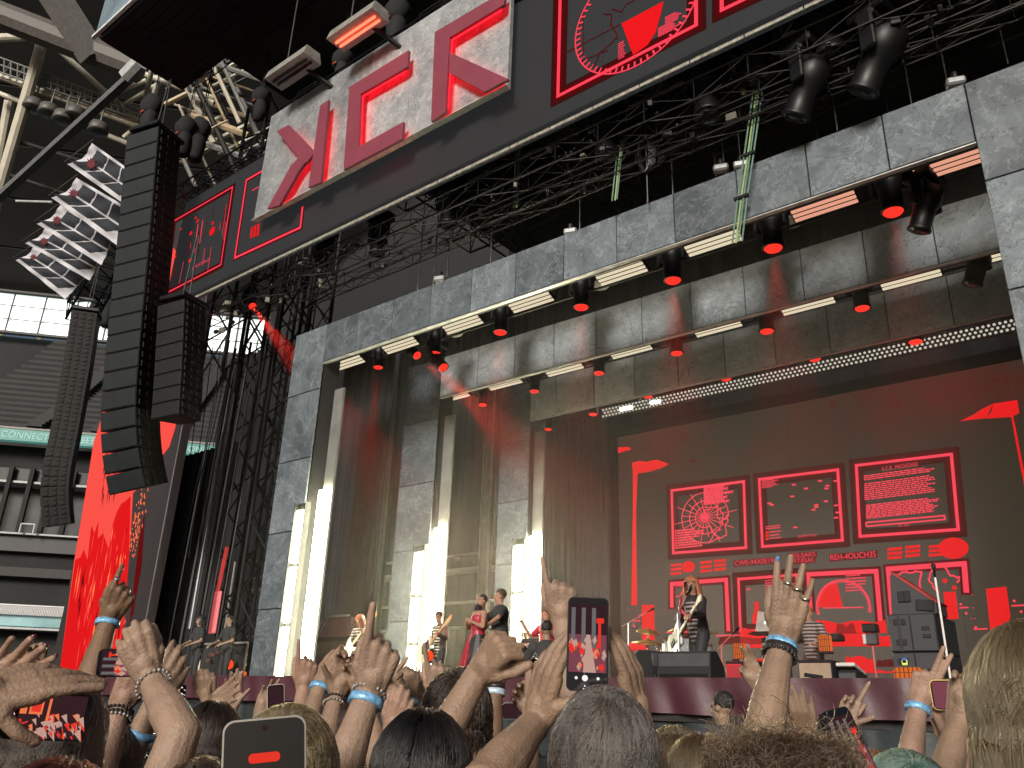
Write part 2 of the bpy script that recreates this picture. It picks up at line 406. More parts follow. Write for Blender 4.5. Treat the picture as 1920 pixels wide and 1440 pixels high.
# red-lit scaffold seen between the columns
sc = thing('scaffold', 'scaffold of horizontal tubes behind the first light column', 'scaffold', (-22, 21, ZS))
GREYT = mat('scaffold_tube', (.3, .27, .25), .5, .5)
for y in (1075, 1100, 1150, 1190):
    p = P(560, y, 21.0); MB().tube((-31, 21, p.z), (-17.5, 21, p.z), .05 if y != 1100 else .11, 8).build('tube', GREYT, sc)
for x in (423, 675, 735):
    p = P(x, 1150, 21.0); MB().tube((p.x, 21.1, ZS), (p.x, 21.1, p.z+2.2), .06, 8).build('tube', GREYT, sc)
for a, b in (((675, 1150), (652, 1105)), ((675, 1150), (700, 1110))):
    MB().tube(P(*a, 21.05), P(*b, 21.05), .035, 6).build('brace', GREYT, sc)

# ================================================================== LED walls
LEDK = mat('led_wall_dark', (.018, .018, .018), .5, 0, .15, 1.0, emit=(.075, .065, .045), es=.42)
def smoky_led(m):      # brown glow paints haze light on black LEDs; picture of red smoke above
    nt = m.node_tree; N = nt.nodes; L = nt.links; b = N['Principled BSDF']; tc = N.new('ShaderNodeTexCoord'); sp = N.new('ShaderNodeSeparateXYZ'); L.new(tc.outputs['Object'], sp.inputs[0])
    mr = N.new('ShaderNodeMapRange'); mr.interpolation_type = 'SMOOTHSTEP'; mr.inputs[1].default_value = 5.2; mr.inputs[2].default_value = 8.2; L.new(sp.outputs[2], mr.inputs[0])
    nz = N.new('ShaderNodeTexNoise'); nz.inputs['Scale'].default_value = .35; nz.inputs['Detail'].default_value = 6; L.new(tc.outputs['Object'], nz.inputs['Vector'])
    r2 = N.new('ShaderNodeMapRange'); r2.inputs[1].default_value = .4; r2.inputs[2].default_value = .7; L.new(nz.outputs[0], r2.inputs[0])
    mu = N.new('ShaderNodeMath'); mu.operation = 'MULTIPLY'; L.new(mr.outputs[0], mu.inputs[0]); L.new(r2.outputs[0], mu.inputs[1])
    x = N.new('ShaderNodeMix'); x.data_type = 'RGBA'; x.inputs[6].default_value = (.085, .07, .045, 1); x.inputs[7].default_value = (.30, .035, .025, 1); L.new(mu.outputs[0], x.inputs[0]); L.new(x.outputs[2], b.inputs['Emission Color'])
    # fine LED pitch
    w = N.new('ShaderNodeTexWave'); w.inputs['Scale'].default_value = 5; w.bands_direction = 'Z'; L.new(tc.outputs['Object'], w.inputs['Vector']); r3 = N.new('ShaderNodeMapRange'); r3.inputs[3].default_value = .26; r3.inputs[4].default_value = .33; L.new(w.outputs[1], r3.inputs[0]); L.new(r3.outputs[0], b.inputs['Emission Strength'])
smoky_led(LEDK)
RED = emat('led_red', (1, .012, .016), .62)
REDL = emat('led_red_line', (1, .06, .10), .72)
REDD = emat('led_red_dim', (.16, .004, .006), .45)
REDF = emat('led_red_faint', (.10, .012, .010), .36)
ORG = emat('led_orange', (1, .2, .05), 1.6)
class Gfx:      # flat print on a wall in the plane of depth Y, a few millimetres proud
    def __init__(s, Y): s.Y = Y; s.k = 0; s.mb = MB()
    def pt(s, x, y, e): p = P(x, y, s.Y); return Vector((p.x, s.Y-e, p.z))
    def poly(s, pts, m=0, e=.012):
        s.mb.add([s.pt(*p, e) for p in pts], [tuple(range(len(pts)))], m); return s
    def line(s, pts, w, m=0, e=.016, closed=False):
        q = [s.pt(*p, e) for p in pts]
        if closed: q.append(q[0])
        for a, b in zip(q, q[1:]):
            d = b-a
            if d.length < 1e-6: continue
            t = d.normalized(); n = Vector((-t.z, 0, t.x))*w/2; x = t*w/2*.9
            s.mb.add([a-n-x, b-n+x, b+n+x, a+n-x], [(0, 1, 2, 3)], m)
        return s
    def circle(s, c, r, m=0, e=.014, n=24, a0=0, a1=360, w=None, ry=None, px=True):
        o = s.pt(*c, e)
        if px: k_ = (s.pt(c[0], c[1]-20, e).z-o.z)/20; r *= k_; ry = ry and ry*k_
        ry = ry or r
        pts = [o+Vector((math.cos(R(lerp(a0, a1, k/n)))*r, 0, math.sin(R(lerp(a0, a1, k/n)))*ry)) for k in range(n+1)]
        if w is None: s.mb.add([o]+pts, [(0, k+1, k+2) for k in range(n)], m)
        else:
            for a, b in zip(pts, pts[1:]):
                i = (a-o)*(1-w/r); j = (b-o)*(1-w/r); s.mb.add([a, b, o+j, o+i], [(0, 1, 2, 3)], m)
        return s
    def bars(s, x0, y0, x1, y1, rows, h, m=0, fill=(.6, 1.), words=True, slope=None):   # rows of small print
        for k in range(rows):
            t = k/max(1, rows-1); a = s.pt(x0, lerp(y0, y1, t), .02); b = s.pt(x1, lerp(y0, y1, t), .02); b.z = a.z
            L = (b.x-a.x)*random.uniform(*fill); x = a.x
            while x < a.x+L:
                w = random.uniform(.06, .2)*(b.x-a.x)*.5; x2 = min(x+w, a.x+L)
                s.mb.add([(x, a.y, a.z-h/2), (x2, a.y, a.z-h/2), (x2, a.y, a.z+h/2), (x, a.y, a.z+h/2)], [(0, 1, 2, 3)], m); x = x2+(b.x-a.x)*.012
        return s
    def text(s, body, x, y, hpx, wpx=None, m=0, e=.02):
        a = s.pt(x, y, e); z = s.pt(x, y-hpx, e).z-a.z; vs, fs = text_mesh(body, z/.7)
        w0 = max(v.x for v in vs); k = 1.
        if wpx: k = (s.pt(x+wpx, y, e).x-a.x)/w0
        s.mb.add([(a.x+v.x*k, a.y, a.z+v.y) for v in vs], fs, m); return s
    def frame(s, pts, w=.11):
        s.line(pts, w*3.4, 4, .006, True); s.line(pts, w*1.9, 2, .010, True); s.line(pts, w*.68, 1, .018, True); return s  # two wider dim bands under the line paint its soft glow
    def jag(s, pts, w, amp, m=1, seed=1):
        r = random.Random(seed); out = []
        for (a, b), (c, d) in zip(pts, pts[1:]):
            n = max(2, int(math.hypot(c-a, d-b)/5))
            out += [(lerp(a, c, k/n)+r.uniform(-amp, amp), lerp(b, d, k/n)+r.uniform(-amp, amp)) for k in range(n)]
        return s.line(out+[pts[-1]], w, m)
    def build(s, name, parent): return s.mb.build(name, [RED, REDL, REDD, ORG, REDF], parent)

YS = 22.0
scr = thing('back_screen', 'huge dark back screen showing glowing red diagram windows', 'screen', (-7, YS, ZS))
xl = P(1160, 900, YS).x; zt = P(1160, 804, YS).z
for i in range(9):      # cabinet columns of the LED wall
    w = (3.2-xl)/9; MB().bbox((xl+w*(i+.5), YS+.1, (ZS+zt)/2), (w-.004, .2, zt-ZS), .004).build('led_panel', LEDK, scr)
random.seed(11)
g = Gfx(YS); g.poly([(1187, 885), (1185, 868), (1200, 864), (1222, 868), (1222, 884), (1196, 888), (1193, 960), (1195, 1135), (1184, 1135), (1187, 960)])
g.poly([(1215, 865), (1232, 862), (1255, 870), (1240, 878), (1218, 884)]); g.poly([(1159, 839), (1180, 838), (1184, 843), (1159, 850)])
g.build('frame_graphic', scr)
g = Gfx(YS); g.poly([(1862, 757), (1908, 750), (1911, 775), (1900, 780), (1935, 960), (1930, 962), (1896, 782), (1850, 785), (1860, 770)]); g.poly([(1840, 768), (1862, 757), (1850, 784), (1800, 790), (1825, 778)])
g.build('frame_graphic', scr)
for (x, y, w, h) in ((1270, 810, 9, 14), (1285, 820, 6, 7), (1325, 815, 8, 12), (1225, 838, 14, 4), (1300, 865, 4, 2), (1620, 745, 4, 10), (1680, 757, 10, 8), (1560, 757, 5, 4), (1770, 735, 8, 14), (1850, 735, 14, 8), (1900, 712, 16, 6)):
    r = random.Random(x); g = Gfx(YS)
    for k in range(14):
        a = x+r.gauss(0, w); b = y+r.gauss(0, h); c = r.uniform(.8, 3); d = r.uniform(.6, 2.2)
        g.poly([(a-c, b), (a, b-d), (a+c, b-d*.4), (a+c*.3, b+d)], 2, .01+.0005*k)
    g.build('splatter_graphic', scr)['kind'] = 'stuff'
# window 1: radar map
g = Gfx(YS); g.frame([(1260, 920), (1395, 903), (1399, 1027), (1263, 1037)])
c = (1322, 970)
for r in (9, 20, 32, 48): g.circle(c, r, 1, n=40, w=.028, a0=random.uniform(-20, 60), a1=random.uniform(250, 360))
for a in range(0, 360, 18):
    o = g.pt(*c, .016); L = .72 if a % 36 else 1.0; q = o+Vector((math.cos(R(a+7))*L, 0, math.sin(R(a+7))*L*.82)); t = (q-o).normalized(); n = Vector((-t.z, 0, t.x))*.011; g.mb.add([o-n, q-n, q+n, o+n], [(0, 1, 2, 3)], 1)
g.jag([(1320, 955), (1345, 950), (1350, 985), (1366, 962), (1362, 990), (1365, 1003), (1345, 1012), (1332, 985), (1320, 955)], .03, 2.4, 1, 5); g.jag([(1352, 950), (1357, 985), (1342, 1000), (1330, 1018)], .03, 2.5, 1, 8)
g.bars(1320, 914, 1378, 945, 9, .075, 1); g.bars(1266, 996, 1322, 1028, 8, .05, 1); g.build('diagram_window', scr)
# window 2: scattered blips
g = Gfx(YS); g.frame([(1424, 899), (1571, 881), (1580, 1013), (1430, 1025)])
for x, y in ((1489, 909), (1512, 916), (1538, 902), (1552, 911), (1550, 916), (1567, 902), (1486, 931), (1443, 944), (1448, 947), (1549, 940), (1531, 947), (1531, 951), (1526, 956), (1568, 948), (1571, 961), (1568, 971), (1492, 989)):
    g.poly([(x-4, y-1.2), (x+4, y-1.9), (x+4, y+1.2), (x-4, y+1.9)], 1, .02)
g.bars(1429, 902, 1463, 915, 6, .025, 1); g.bars(1436, 988, 1473, 992, 2, .03, 1)
for y in (999, 1005, 1011): g.poly([(1436, y-2.4), (1442, y-3), (1442, y+1.6), (1436, y+2.4)], 0, .02); g.bars(1444, y-1, 1468, y-1, 1, .03, 1)
g.text('SUSPECTS-05', 1496, 1009, 5, 36, 1); g.build('diagram_window', scr)
# window 3: manifesto
g = Gfx(YS); g.frame([(1606, 873), (1784, 852), (1797, 993), (1613, 1006)])
g.text('K.C.K. MEOADXES', 1654, 883, 7, 69, 1)
g.bars(1620, 893, 1756, 900, 3, .03, 1, (.8, 1)); g.bars(1621, 908, 1760, 937, 9, .03, 1, (.85, 1)); g.bars(1624, 948, 1763, 972, 9, .03, 1, (.85, 1))
g.line([(1624, 980), (1771, 967), (1772, 974), (1625, 987)], .04, 1, closed=True); g.text('RT. IOK', 1686, 989, 5, 20, 1); g.build('diagram_window', scr)
# captions between the rows
g = Gfx(YS)
for x0, y0, w in ((1258, 1058, 20), (1313, 1053, 22), (1339, 1050, 23)):
    for k in range(3): g.poly([(x0, y0+8*k), (x0+w, y0+8*k-2), (x0+w, y0+8*k+3), (x0, y0+8*k+5)], 0, .02)
g.circle((1291, 1063), 14, 0, .018, n=24, ry=11); g.build('caption_graphic', scr)
for s_, x, y, h, w in (('CWE-94X0E19', 1378, 1061, 9, 74), ('REH-4OUCH35', 1557, 1051, 11, 87), ('KESUJAKS', 1478, 1047, 8, 52), ('BATASAS', 1481, 1057, 8, 46)):
    g = Gfx(YS); g.poly([(x-2, y+2), (x+w+2, y+2-w*.085), (x+w+2, y-h-1-w*.085), (x-2, y-h-1)], 2, .008); g.text(s_, x, y, h, w, 1); g.build('caption_graphic', scr)
g = Gfx(YS)
for x0, y0, w in ((1664, 1028, 28), (1698, 1024, 28), (1742, 1023, 28)):
    for k in range(3): g.poly([(x0, y0+8*k), (x0+w, y0+8*k-2.5), (x0+w, y0+8*k+3), (x0, y0+8*k+5.5)], 0, .02)
g.circle((1788, 1028), 26, 0, .022, n=30, ry=20); g.build('caption_graphic', scr)
# lower windows
g = Gfx(YS); g.line([(1260, 1136), (1260, 1095), (1362, 1087), (1366, 1180)], .24, 2, .01); g.line([(1260, 1136), (1260, 1095), (1362, 1087), (1366, 1180)], .11, 1)
g.jag([(1266, 1100), (1285, 1098), (1278, 1115), (1268, 1118)], .03, 2, 1, 2); g.jag([(1282, 1098), (1283, 1135)], .03, 1.5, 1, 3); g.build('diagram_window', scr)
g = Gfx(YS); g.frame([(1385, 1086), (1494, 1078), (1500, 1178), (1389, 1184)])
g.poly([(1415, 1128), (1423, 1128), (1424, 1145), (1431, 1156), (1431, 1170), (1411, 1170), (1411, 1156), (1415, 1145)], 0, .02)
g.bars(1435, 1089, 1494, 1112, 6, .03, 1); g.bars(1400, 1105, 1410, 1106, 1, .05, 1); g.build('diagram_window', scr)
g = Gfx(YS); g.line([(1520, 1140), (1516, 1077), (1643, 1071), (1652, 1175)], .24, 2, .01); g.line([(1520, 1140), (1516, 1077), (1643, 1071), (1652, 1175)], .11, 1)
c = (1581, 1138); rg = .68; g.circle(c, rg, 1, .016, 60, -15, 195, .04, px=False)
for a in range(-12, 196, 5):
    o = g.pt(*c, .016); u = Vector((math.cos(R(a)), 0, math.sin(R(a)))); n = Vector((-u.z, 0, u.x))*.014; p, q = o+u*rg*.88, o+u*rg; g.mb.add([p-n, q-n, q+n, p+n], [(0, 1, 2, 3)], 1)
g.circle(c, rg*.96, 0, .014, 20, 98, 178, px=False); g.line([(1544, 1140), (1618, 1139)], .03, 1); g.bars(1586, 1080, 1630, 1108, 6, .035, 1); g.build('diagram_window', scr)
g = Gfx(YS); pts = [(1676, 1185), (1666, 1067), (1808, 1057), (1812, 1107)]; g.line(pts, .24, 2, .01); g.line(pts, .12, 1)
g.jag([(1671, 1083), (1690, 1074), (1727, 1071), (1724, 1100), (1718, 1112)], .045, 2, 1, 4); g.jag([(1750, 1066), (1742, 1085), (1750, 1100), (1760, 1110)], .04, 2, 1, 6); g.jag([(1770, 1064), (1785, 1080), (1800, 1083), (1795, 1092)], .04, 2, 1, 7); g.jag([(1672, 1125), (1685, 1125), (1680, 1140), (1684, 1150)], .05, 2, 1, 9)
for x, y in ((1696, 1101), (1772, 1089), (1790, 1102)): g.circle((x, y), 4.5, 0, .02, 14)
g.build('diagram_window', scr)
# red bottles, blocks and heaps along the bottom of the screen
g = Gfx(YS); g.poly([(1204, 1134), (1227, 1134), (1228, 1200), (1204, 1200)]); g.poly([(1270, 1138), (1288, 1138), (1288, 1215), (1268, 1215)], 2)
g.poly([(1769, 1110), (1792, 1109), (1798, 1160), (1773, 1162)]); g.poly([(1849, 1104), (1887, 1100), (1895, 1155), (1885, 1190), (1858, 1192)])
for x0, x1, y0, y1, mm_ in ((1180, 1210, 1205, 1220, 0), (1390, 1440, 1180, 1215, 0), (1440, 1505, 1190, 1207, 2), (1530, 1660, 1165, 1187, 0), (1540, 1680, 1190, 1212, 0), (1587, 1640, 1232, 1262, 0), (1640, 1690, 1256, 1262, 0), (1350, 1445, 1195, 1208, 2), (1645, 1676, 1236, 1250, 2), (1400, 1450, 1232, 1245, 0), (1570, 1602, 1170, 1188, 2)):
    r = random.Random(x0); top = [(lerp(x0, x1, k/6), y0+r.uniform(-3, 5)) for k in range(7)]; g.poly(top+[(x1+4, y1), (x0-3, y1)], mm_, .02)
for x, y in ((1199, 1157), (1190, 1174), (1802, 1133), (1812, 1150), (1830, 1176), (1902, 1127), (1915, 1147)): g.circle((x, y), 2.6, 1, .02, 12)
for x0, x1, y in ((1188, 1200, 1165), (1800, 1815, 1140), (1898, 1920, 1136), (1827, 1850, 1180), (1250, 1290, 1186), (1344, 1390, 1192)): g.line([(x0, y), (x1, y-1)], .035, 1)
for x, y in ((1180, 1143), (1247, 1143), (1823, 1115), (1825, 1140), (1828, 1160), (1822, 1160)): g.circle((x, y), 1.2, 1, .02, 8)
g.build('landscape_graphic', scr)['kind'] = 'stuff'

# ------------------------------------------------------------------ header wall with the stone sign
YH = 10.5; HB = 12.27; HT = 15.88; HXL = -21.75; HXR = 6
hd = thing('header_screen', 'long dark header screen above the stage with glowing red windows', 'screen', ((HXL+HXR)/2, YH, HB))
LEDH = mat('header_led', (.010, .010, .011), .7, 0, .12, .8, spec=.2, emit=(.06, .062, .066), es=.22)
for i in range(11):
    w = (HXR-HXL)/11; MB().bbox((HXL+w*(i+.5), YH+.15, (HB+HT)/2), (w-.004, .3, HT-HB), .004).build('led_panel', LEDH, hd)
g = Gfx(YH); f1 = [(327, 415), (437, 351), (415, 497), (311, 551)]; g.frame(f1, .07)
for k in range(26):
    r = random.Random(k+50); u = r.uniform(.08, .95); x = lerp(325, 432, u); y = lerp(415, 352, u)+r.uniform(8, 100); L = r.uniform(8, 60)
    x2 = x-L*.14; g.line([(x-(y-380)*.14+6, y), (x2-(y-380)*.14+6, min(y+L, 545-u*50))], .018 if k % 5 else .04, 2 if k % 3 else 1)
for x, y, r in ((399, 434, 7), (400, 419, 3), (368, 409, 2.4), (372, 415, 3), (359, 438, 3.5), (340, 430, 2), (357, 489, 3.5), (330, 482, 2.2)): g.circle((x, y), r, 0, .02, 14)
g.text('LOCATOR-05', 361, 506, 5, 30, 1); g.build('diagram_window', hd)
g = Gfx(YH); g.line([(517, 307), (463, 338), (441, 484), (564, 427), (568, 390)], .15, 2, .010); g.line([(517, 307), (463, 338), (441, 484), (564, 427), (568, 390)], .07, 1)
for k in range(3): g.poly([(472+6*k, 428-3*k), (476+6*k, 424-3*k), (474+6*k, 446-2*k), (470+6*k, 448-2*k)], 0, .02)
g.line([(486, 390), (482, 415)], .015, 2); g.line([(490, 385), (487, 415)], .015, 2); g.bars(474, 358, 486, 358, 1, .04, 1); g.build('diagram_window', hd)
g = Gfx(YH); f3 = [(1053, -80), (1047, 181), (1306, 48), (1305, -200)]; g.frame(f3, .11)
c = (1190, 20); o = g.pt(*c, .016); rad = (o-g.pt(1079, 90, .016)).length
g.circle(c, rad, 1, .018, 90, 120, 420, .03, px=False)
for a in range(125, 420, 6):
    u = Vector((math.cos(R(a)), 0, math.sin(R(a)))); n = Vector((-u.z, 0, u.x))*.02; p, q = o+u*rad*.9, o+u*rad; g.mb.add([p-n, q-n, q+n, p+n], [(0, 1, 2, 3)], 1)
g.poly([(1166, 45), (1245, 3), (1240, 25), (1230, 62), (1215, 85), (1188, 104)], 0, .014)
g.line([(1057, 102), (1164, 46)], .02, 2); g.line([(1094, 20), (1094, 110)], .02, 2); g.line([(1065, 35), (1065, -20)], .02, 2); g.line([(1092, 115), (1140, 95)], .02, 2)
g.jag([(1134, 26), (1150, 30), (1143, 45), (1155, 60), (1158, 72), (1140, 85), (1122, 105), (1118, 120), (1110, 125)], .022, 2, 2, 3); g.jag([(1150, 20), (1165, 22), (1180, 5), (1190, 0)], .022, 2, 2, 4)
g.bars(1160, 84, 1176, 112, 8, .03, 1); g.bars(1235, 55, 1278, 70, 6, .03, 1); g.bars(1248, 35, 1280, 45, 4, .03, 1); g.build('diagram_window', hd)
g = Gfx(YH); g.frame([(1354, -120), (1354, 20), (1500, -50), (1500, -160)], .11); g.build('diagram_window', hd)

SGB, SGT = 13.36, 16.72; SX0, SX1 = -17.2, -8.66; YSG = 10.22
sg = thing('stone_sign', 'big pale stone sign with three raised red letters on the header', 'sign', ((SX0+SX1)/2, YSG, SGB))
jx = [SX0]+[P(x, 250, YSG).x for x in (568, 645, 715, 792, 872)]+[SX1]
jx = [SX0, -15.95, -14.5, -13.05, -11.6, -10.15, SX1]
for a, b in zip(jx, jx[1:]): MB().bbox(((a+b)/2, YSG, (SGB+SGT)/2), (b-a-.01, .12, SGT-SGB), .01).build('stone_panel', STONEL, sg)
MB().box(((SX0+SX1)/2, YSG-.03, SGB-.02), (SX1-SX0, .16, .03)).build('bottom_edge', MATS['edge_alu'], sg)
LETTER = mat('letter_red', (.21, .040, .062), .5, 0, .08, 2)
HALO = emat('letter_halo', (1, .01, .02), 2.6)
YL = YSG-.06-.17
def letter(polys):
    # thick letter held off the stone, red light on its back
    vs = []
    for pl in polys:
        q = [P(x, y, YL-.07) for x, y in pl]; vs.append([Vector((p.x, YL-.07, p.z)) for p in q])
    mb = MB()
    for i, q in enumerate(vs): mb.prism([v+Vector((0, .0015*i, 0)) for v in q], (0, .07, 0))
    L = mb.build('letter', LETTER, sg)
    hb = MB()
    for i, q in enumerate(vs):
        c = sum(q, Vector())/len(q); hb.add([c+(v-c)*.9+Vector((0, .074+.002*i, 0)) for v in q], [tuple(range(len(q)))])
    hb.build('back_light', HALO, L)
letter([[(616, 187), (600, 195+3), (578, 351), (601, 342)], [(518, 246), (541, 234), (590, 285), (574, 305), (560, 295)], [(560, 295), (580, 290), (575, 300), (560, 320), (523, 385), (501, 391), (545, 310)]])
letter([[(655, 163), (766, 94), (764, 125), (676, 176), (672, 275), (644, 318)], [(672, 275), (756, 228), (754, 260), (644, 318)]])
letter([[(815, 60), (947, -18), (945, 8), (843, 70), (835, 210), (808, 228)], [(843, 98), (953, 148), (908, 172), (842, 136)]])
# top truss over the header and sign
tt = thing('header_truss', 'black box truss running along the top of the header screen', 'truss', (-10, 10.6, HT))
t = MB(); tri_truss(t, (-22.3, 10.55, HT+.35), (6, 10.55, HT+.35), .55, .5, .03, 48); t.build('top_truss', TRUSSB, tt)
t = MB(); tri_truss(t, (SX0, 10.6, SGT+.25), (6, 10.6, SGT+.25), .4, .4, .025, 40); t.build('sign_truss', TRUSSB, tt)
# ================================================================== rigging: battens, moving lights, trusses, cables
BATT = emat('batten_lamp', (1, .86, .60), .55)
BATR = emat('batten_lamp_red', (1, .45, .30), .55)
def batten_proto():
    t = thing('light_batten', 'x', 'light', (0, 0, 0))
    ks = [MB().bbox((0, 0, .05), (1.16, .40, .07), .01).build('housing', BLACKM, t)]
    me = MB().bbox((0, 0, 0), (1.10, .062, .03), .006).mesh('lamp_strip', BATT)
    for k in range(4): ks.append(inst('lamp_strip', me, t, (0, -.144+.096*k, .004)))
    ks.append(MB().box((-.45, 0, .12), (.05, .3, .1)).build('bracket', BLACK, t)); ks.append(MB().box((.45, 0, .12), (.05, .3, .1)).build('bracket', BLACK, t))
    return t, ks
bp, bk = batten_proto(); used = False
ORD = ['first', 'second', 'third', 'fourth', 'fifth', 'sixth', 'seventh', 'eighth', 'ninth', 'tenth']
def batten(x, y, Y, label):
    global used
    p = P(x, y, Y); lab = label
    if not used: t = bp; t.location = p; t.rotation_euler = (R(-24), 0, 0); t['label'] = lab; used = True
    else: t = copy_thing(bp, bk, p, None, lab)
    t['group'] = 'light battens under the portal beams'; return t
for i, (x, y) in enumerate(((650, 679), (748, 646), (865, 607), (993, 565), (1163, 511), (1335, 453), (1543, 384), (1782, 305))):
    b = batten(x, y, Y1+.95, 'slatted light batten under the foremost beam, %s from the light columns' % ORD[i])
    if i >= 6:
        for c in [o for o in C.objects if o.parent == b and o.name.startswith('lamp_strip')]:
            c.data = c.data.copy(); c.data.materials[0] = BATR
for i, (x, y) in enumerate(((847, 742), (943, 717), (1055, 690), (1180, 655), (1343, 612), (1512, 569), (1705, 519), (1880, 472))):
    batten(x, y, Y2+.85, 'slatted light batten under the middle beam, %s from the light columns' % ORD[i])

LENSR = emat('lens_red', (1, .03, .018), .95)
LENSD = mat('lens_dark', (.03, .03, .035), .1, 0, 0)
def mover(name, label, loc, s=1., tilt=0., pan=0., lens=LENSR, group=None, beam=False, long=1.):
    """moving light: base box, yoke with two arms, tapered head with a lit lens"""
    s0 = s; s = s*1.3; loc = Vector(loc)+Vector((0, 0, .86*(s-s0))) if not tilt else Vector(loc)+Matrix.Rotation(pan, 3, "Z") @ (-(Vector((0, 0, -.44)) + Matrix.Rotation(tilt, 3, "X") @ Vector((0, 0, -.42)))*(s-s0)); t = thing(name, label, 'stage light', loc, pan, group); Mx = Matrix.Rotation(tilt, 3, 'X')
    MB().bbox((0, 0, -.09*s), (.42*s, .36*s, .18*s), .02*s).build('base', BLACK, t, False)
    y = MB()
    for k in (-1, 1): y.bbox((k*.20*s, 0, -.36*s), (.05*s, .14*s, .40*s), .012*s)
    y.bbox((0, 0, -.21*s), (.44*s, .18*s, .06*s), .012*s); y.build('yoke', BLACK, t, False)
    c = Vector((0, 0, -.44*s)); M4 = Matrix.Translation(c) @ Mx.to_4x4()
    L = .5*s*long
    MB().lathe([(.10*s, .20*s), (.165*s, .17*s), (.175*s, .02*s), (.17*s, -.06*s), (.135*s, -.12*s), (.13*s, -L*.7), (.145*s, -L*.74), (.145*s, -L*.8), (.12*s, -L*.8)], M4, 18).build('head', BLACK, t, False, True)
    MB().lathe([(.118*s, -L*.8-.001), (.10*s, -L*.8-.022*s), (.05*s, -L*.8-.03*s)], M4, 18).build('lens', lens, t, False)
    m = MB()
    for k in (-1, 1): m.tube(M4 @ Vector((k*.145*s, .03*s, -.15*s)), M4 @ Vector((k*.19*s, 0, .0)), .012*s, 5)
    m.tube((-.1*s, 0, 0), (-.1*s, 0, .14*s), .02*s, 6); m.tube((.1*s, 0, 0), (.1*s, 0, .14*s), .02*s, 6); m.build('clamp', STEEL, t, False)
    if beam:
        lt = bpy.data.lights.new('lamp', 'SPOT'); lt.energy = beam*(11 if beam > 300 else 13); lt.color = (1, .03, .02); lt.spot_size = R(11 if beam > 300 else 26); lt.spot_blend = .35; lt.shadow_soft_size = .06
        o = bpy.data.objects.new('lamp', lt); C.objects.link(o); o.parent = t; o.matrix_local = Matrix.Translation(c) @ Mx.to_4x4() @ Matrix.Translation((0, 0, -L*.8-.06*s))
    return t
GM = 'moving lights hanging under the portal beams'
# (lens pixel x, y, depth, scale, tilt, pan, beam)
for i, (x, y, s, tl, pn, bm) in enumerate(((709, 690, .8, 0, 0, 480), (938, 625, .95, 0, 0, 160), (1090, 578, 1., 0, 0, 120), (1262, 528, 1.05, 0, 0, 160), (1450, 468, 1.1, 0, 0, 120), (1675, 400, 1.1, 0, 0, 60))):
    p = P(x, y, Y1+1.5); p.z += (.44+.42)*s
    mover('moving_light', 'black moving light with red lens behind the foremost beam, %s from the light columns' % ORD[i], p, s, tl, pn, group=GM, beam=bm)
for i, (x, y, s) in enumerate(((905, 760, .75), (1002, 735, .8), (1123, 701, .85), (1269, 664, .9), (1438, 623, .95), (1617, 580, .95))):
    p = P(x, y, Y2+1.3); p.z += (.44+.42)*s
    mover('moving_light', 'black moving light with red lens behind the middle beam, %s from the light columns' % ORD[i], p, s, 0, 0, group=GM)
for i, (x, y, s) in enumerate(((1028, 806, .7), (1112, 778, .75), (1215, 745, .8), (1361, 712, .85), (1528, 675, .9), (1717, 643, .95))):
    p = P(x, y, Y3+1.2); p.z += (.44+.42)*s
    mover('moving_light', 'black moving light with red lens above the back screen, %s from the light columns' % ORD[i], p, s, 0, 0, group=GM)
for lab, x, y, Y, s, tl, pn, bm, ln in (
        ('black moving light throwing a red beam sideways beside the hanging cluster', 783, 667, Y1+1.4, .7, R(50), R(-90), 900, LENSR),
        ('black moving light throwing a red beam down in the hanging cluster', 816, 664, Y1+1.5, .85, 0, 0, 1100, LENSR),
        ('black moving light tilted away in the hanging cluster', 832, 690, Y1+1.6, .8, R(40), R(-90), 700, LENSR),
        ('black moving light on the tower throwing a red beam across the drape', 474, 575, Y1+1.0, .8, R(46), R(-90), 1600, LENSR),
        ('unlit moving light tilted under the foremost beam near the stone column', 1722, 436, Y1+1.2, 1.0, R(24), R(75), 0, LENSD),
        ('unlit moving light tilted under the middle beam near the stone column', 1822, 537, Y2+1.0, 1.0, R(24), R(75), 0, LENSD)):
    p = P(x, y, Y); off = Matrix.Rotation(pn, 3, 'Z') @ (Vector((0, 0, -.44*s)) + Matrix.Rotation(tl, 3, 'X') @ Vector((0, 0, -.42*s))); p = p-off
    mover('moving_light', lab, p, s, tl, pn, ln, GM, bm)
# rigging pipes that carry them
for k, (Y, z) in enumerate(((Y1+1.5, 9.9), (Y2+1.3, 9.7), (Y3+1.2, 9.4))):
    t = thing('lighting_pipe', ('black pipe carrying lights behind the foremost beam', 'black pipe carrying lights behind the middle beam', 'black pipe carrying lights above the back screen')[k], 'pipe', (-8, Y, z))
    mb = MB(); mb.tube((-15.8+k*.6, Y, z+.30), (-.5, Y, z+.30), .03, 8); mb.build('pipe_frame', mat('grey_truss', (.03, .028, .026), .4, .6), t)
# round speaker discs behind two battens
for lab, x, y in (('pale round disc hanging behind the third batten', 852, 625), ('pale round disc hanging beside a moving light', 1124, 536), ('small red tinted disc hanging near the stone column', 1484, 417)):
    p = P(x, y, Y1+1.9); MB_ = thing('hanging_disc', lab, 'disc', p, 0, 'round discs behind the foremost beam')
    MB().lathe([(.0, .03), (.2, .03), (.22, 0), (.2, -.02), (.0, -.02)], None, 24).build('plate', mat('disc_grey', (.28, .27, .25), .6, 0, .4, 9), MB_, False)
    MB().tube((0, 0, .03), (0, 0, .8), .012, 6).build('stem', STEEL, MB_, False)
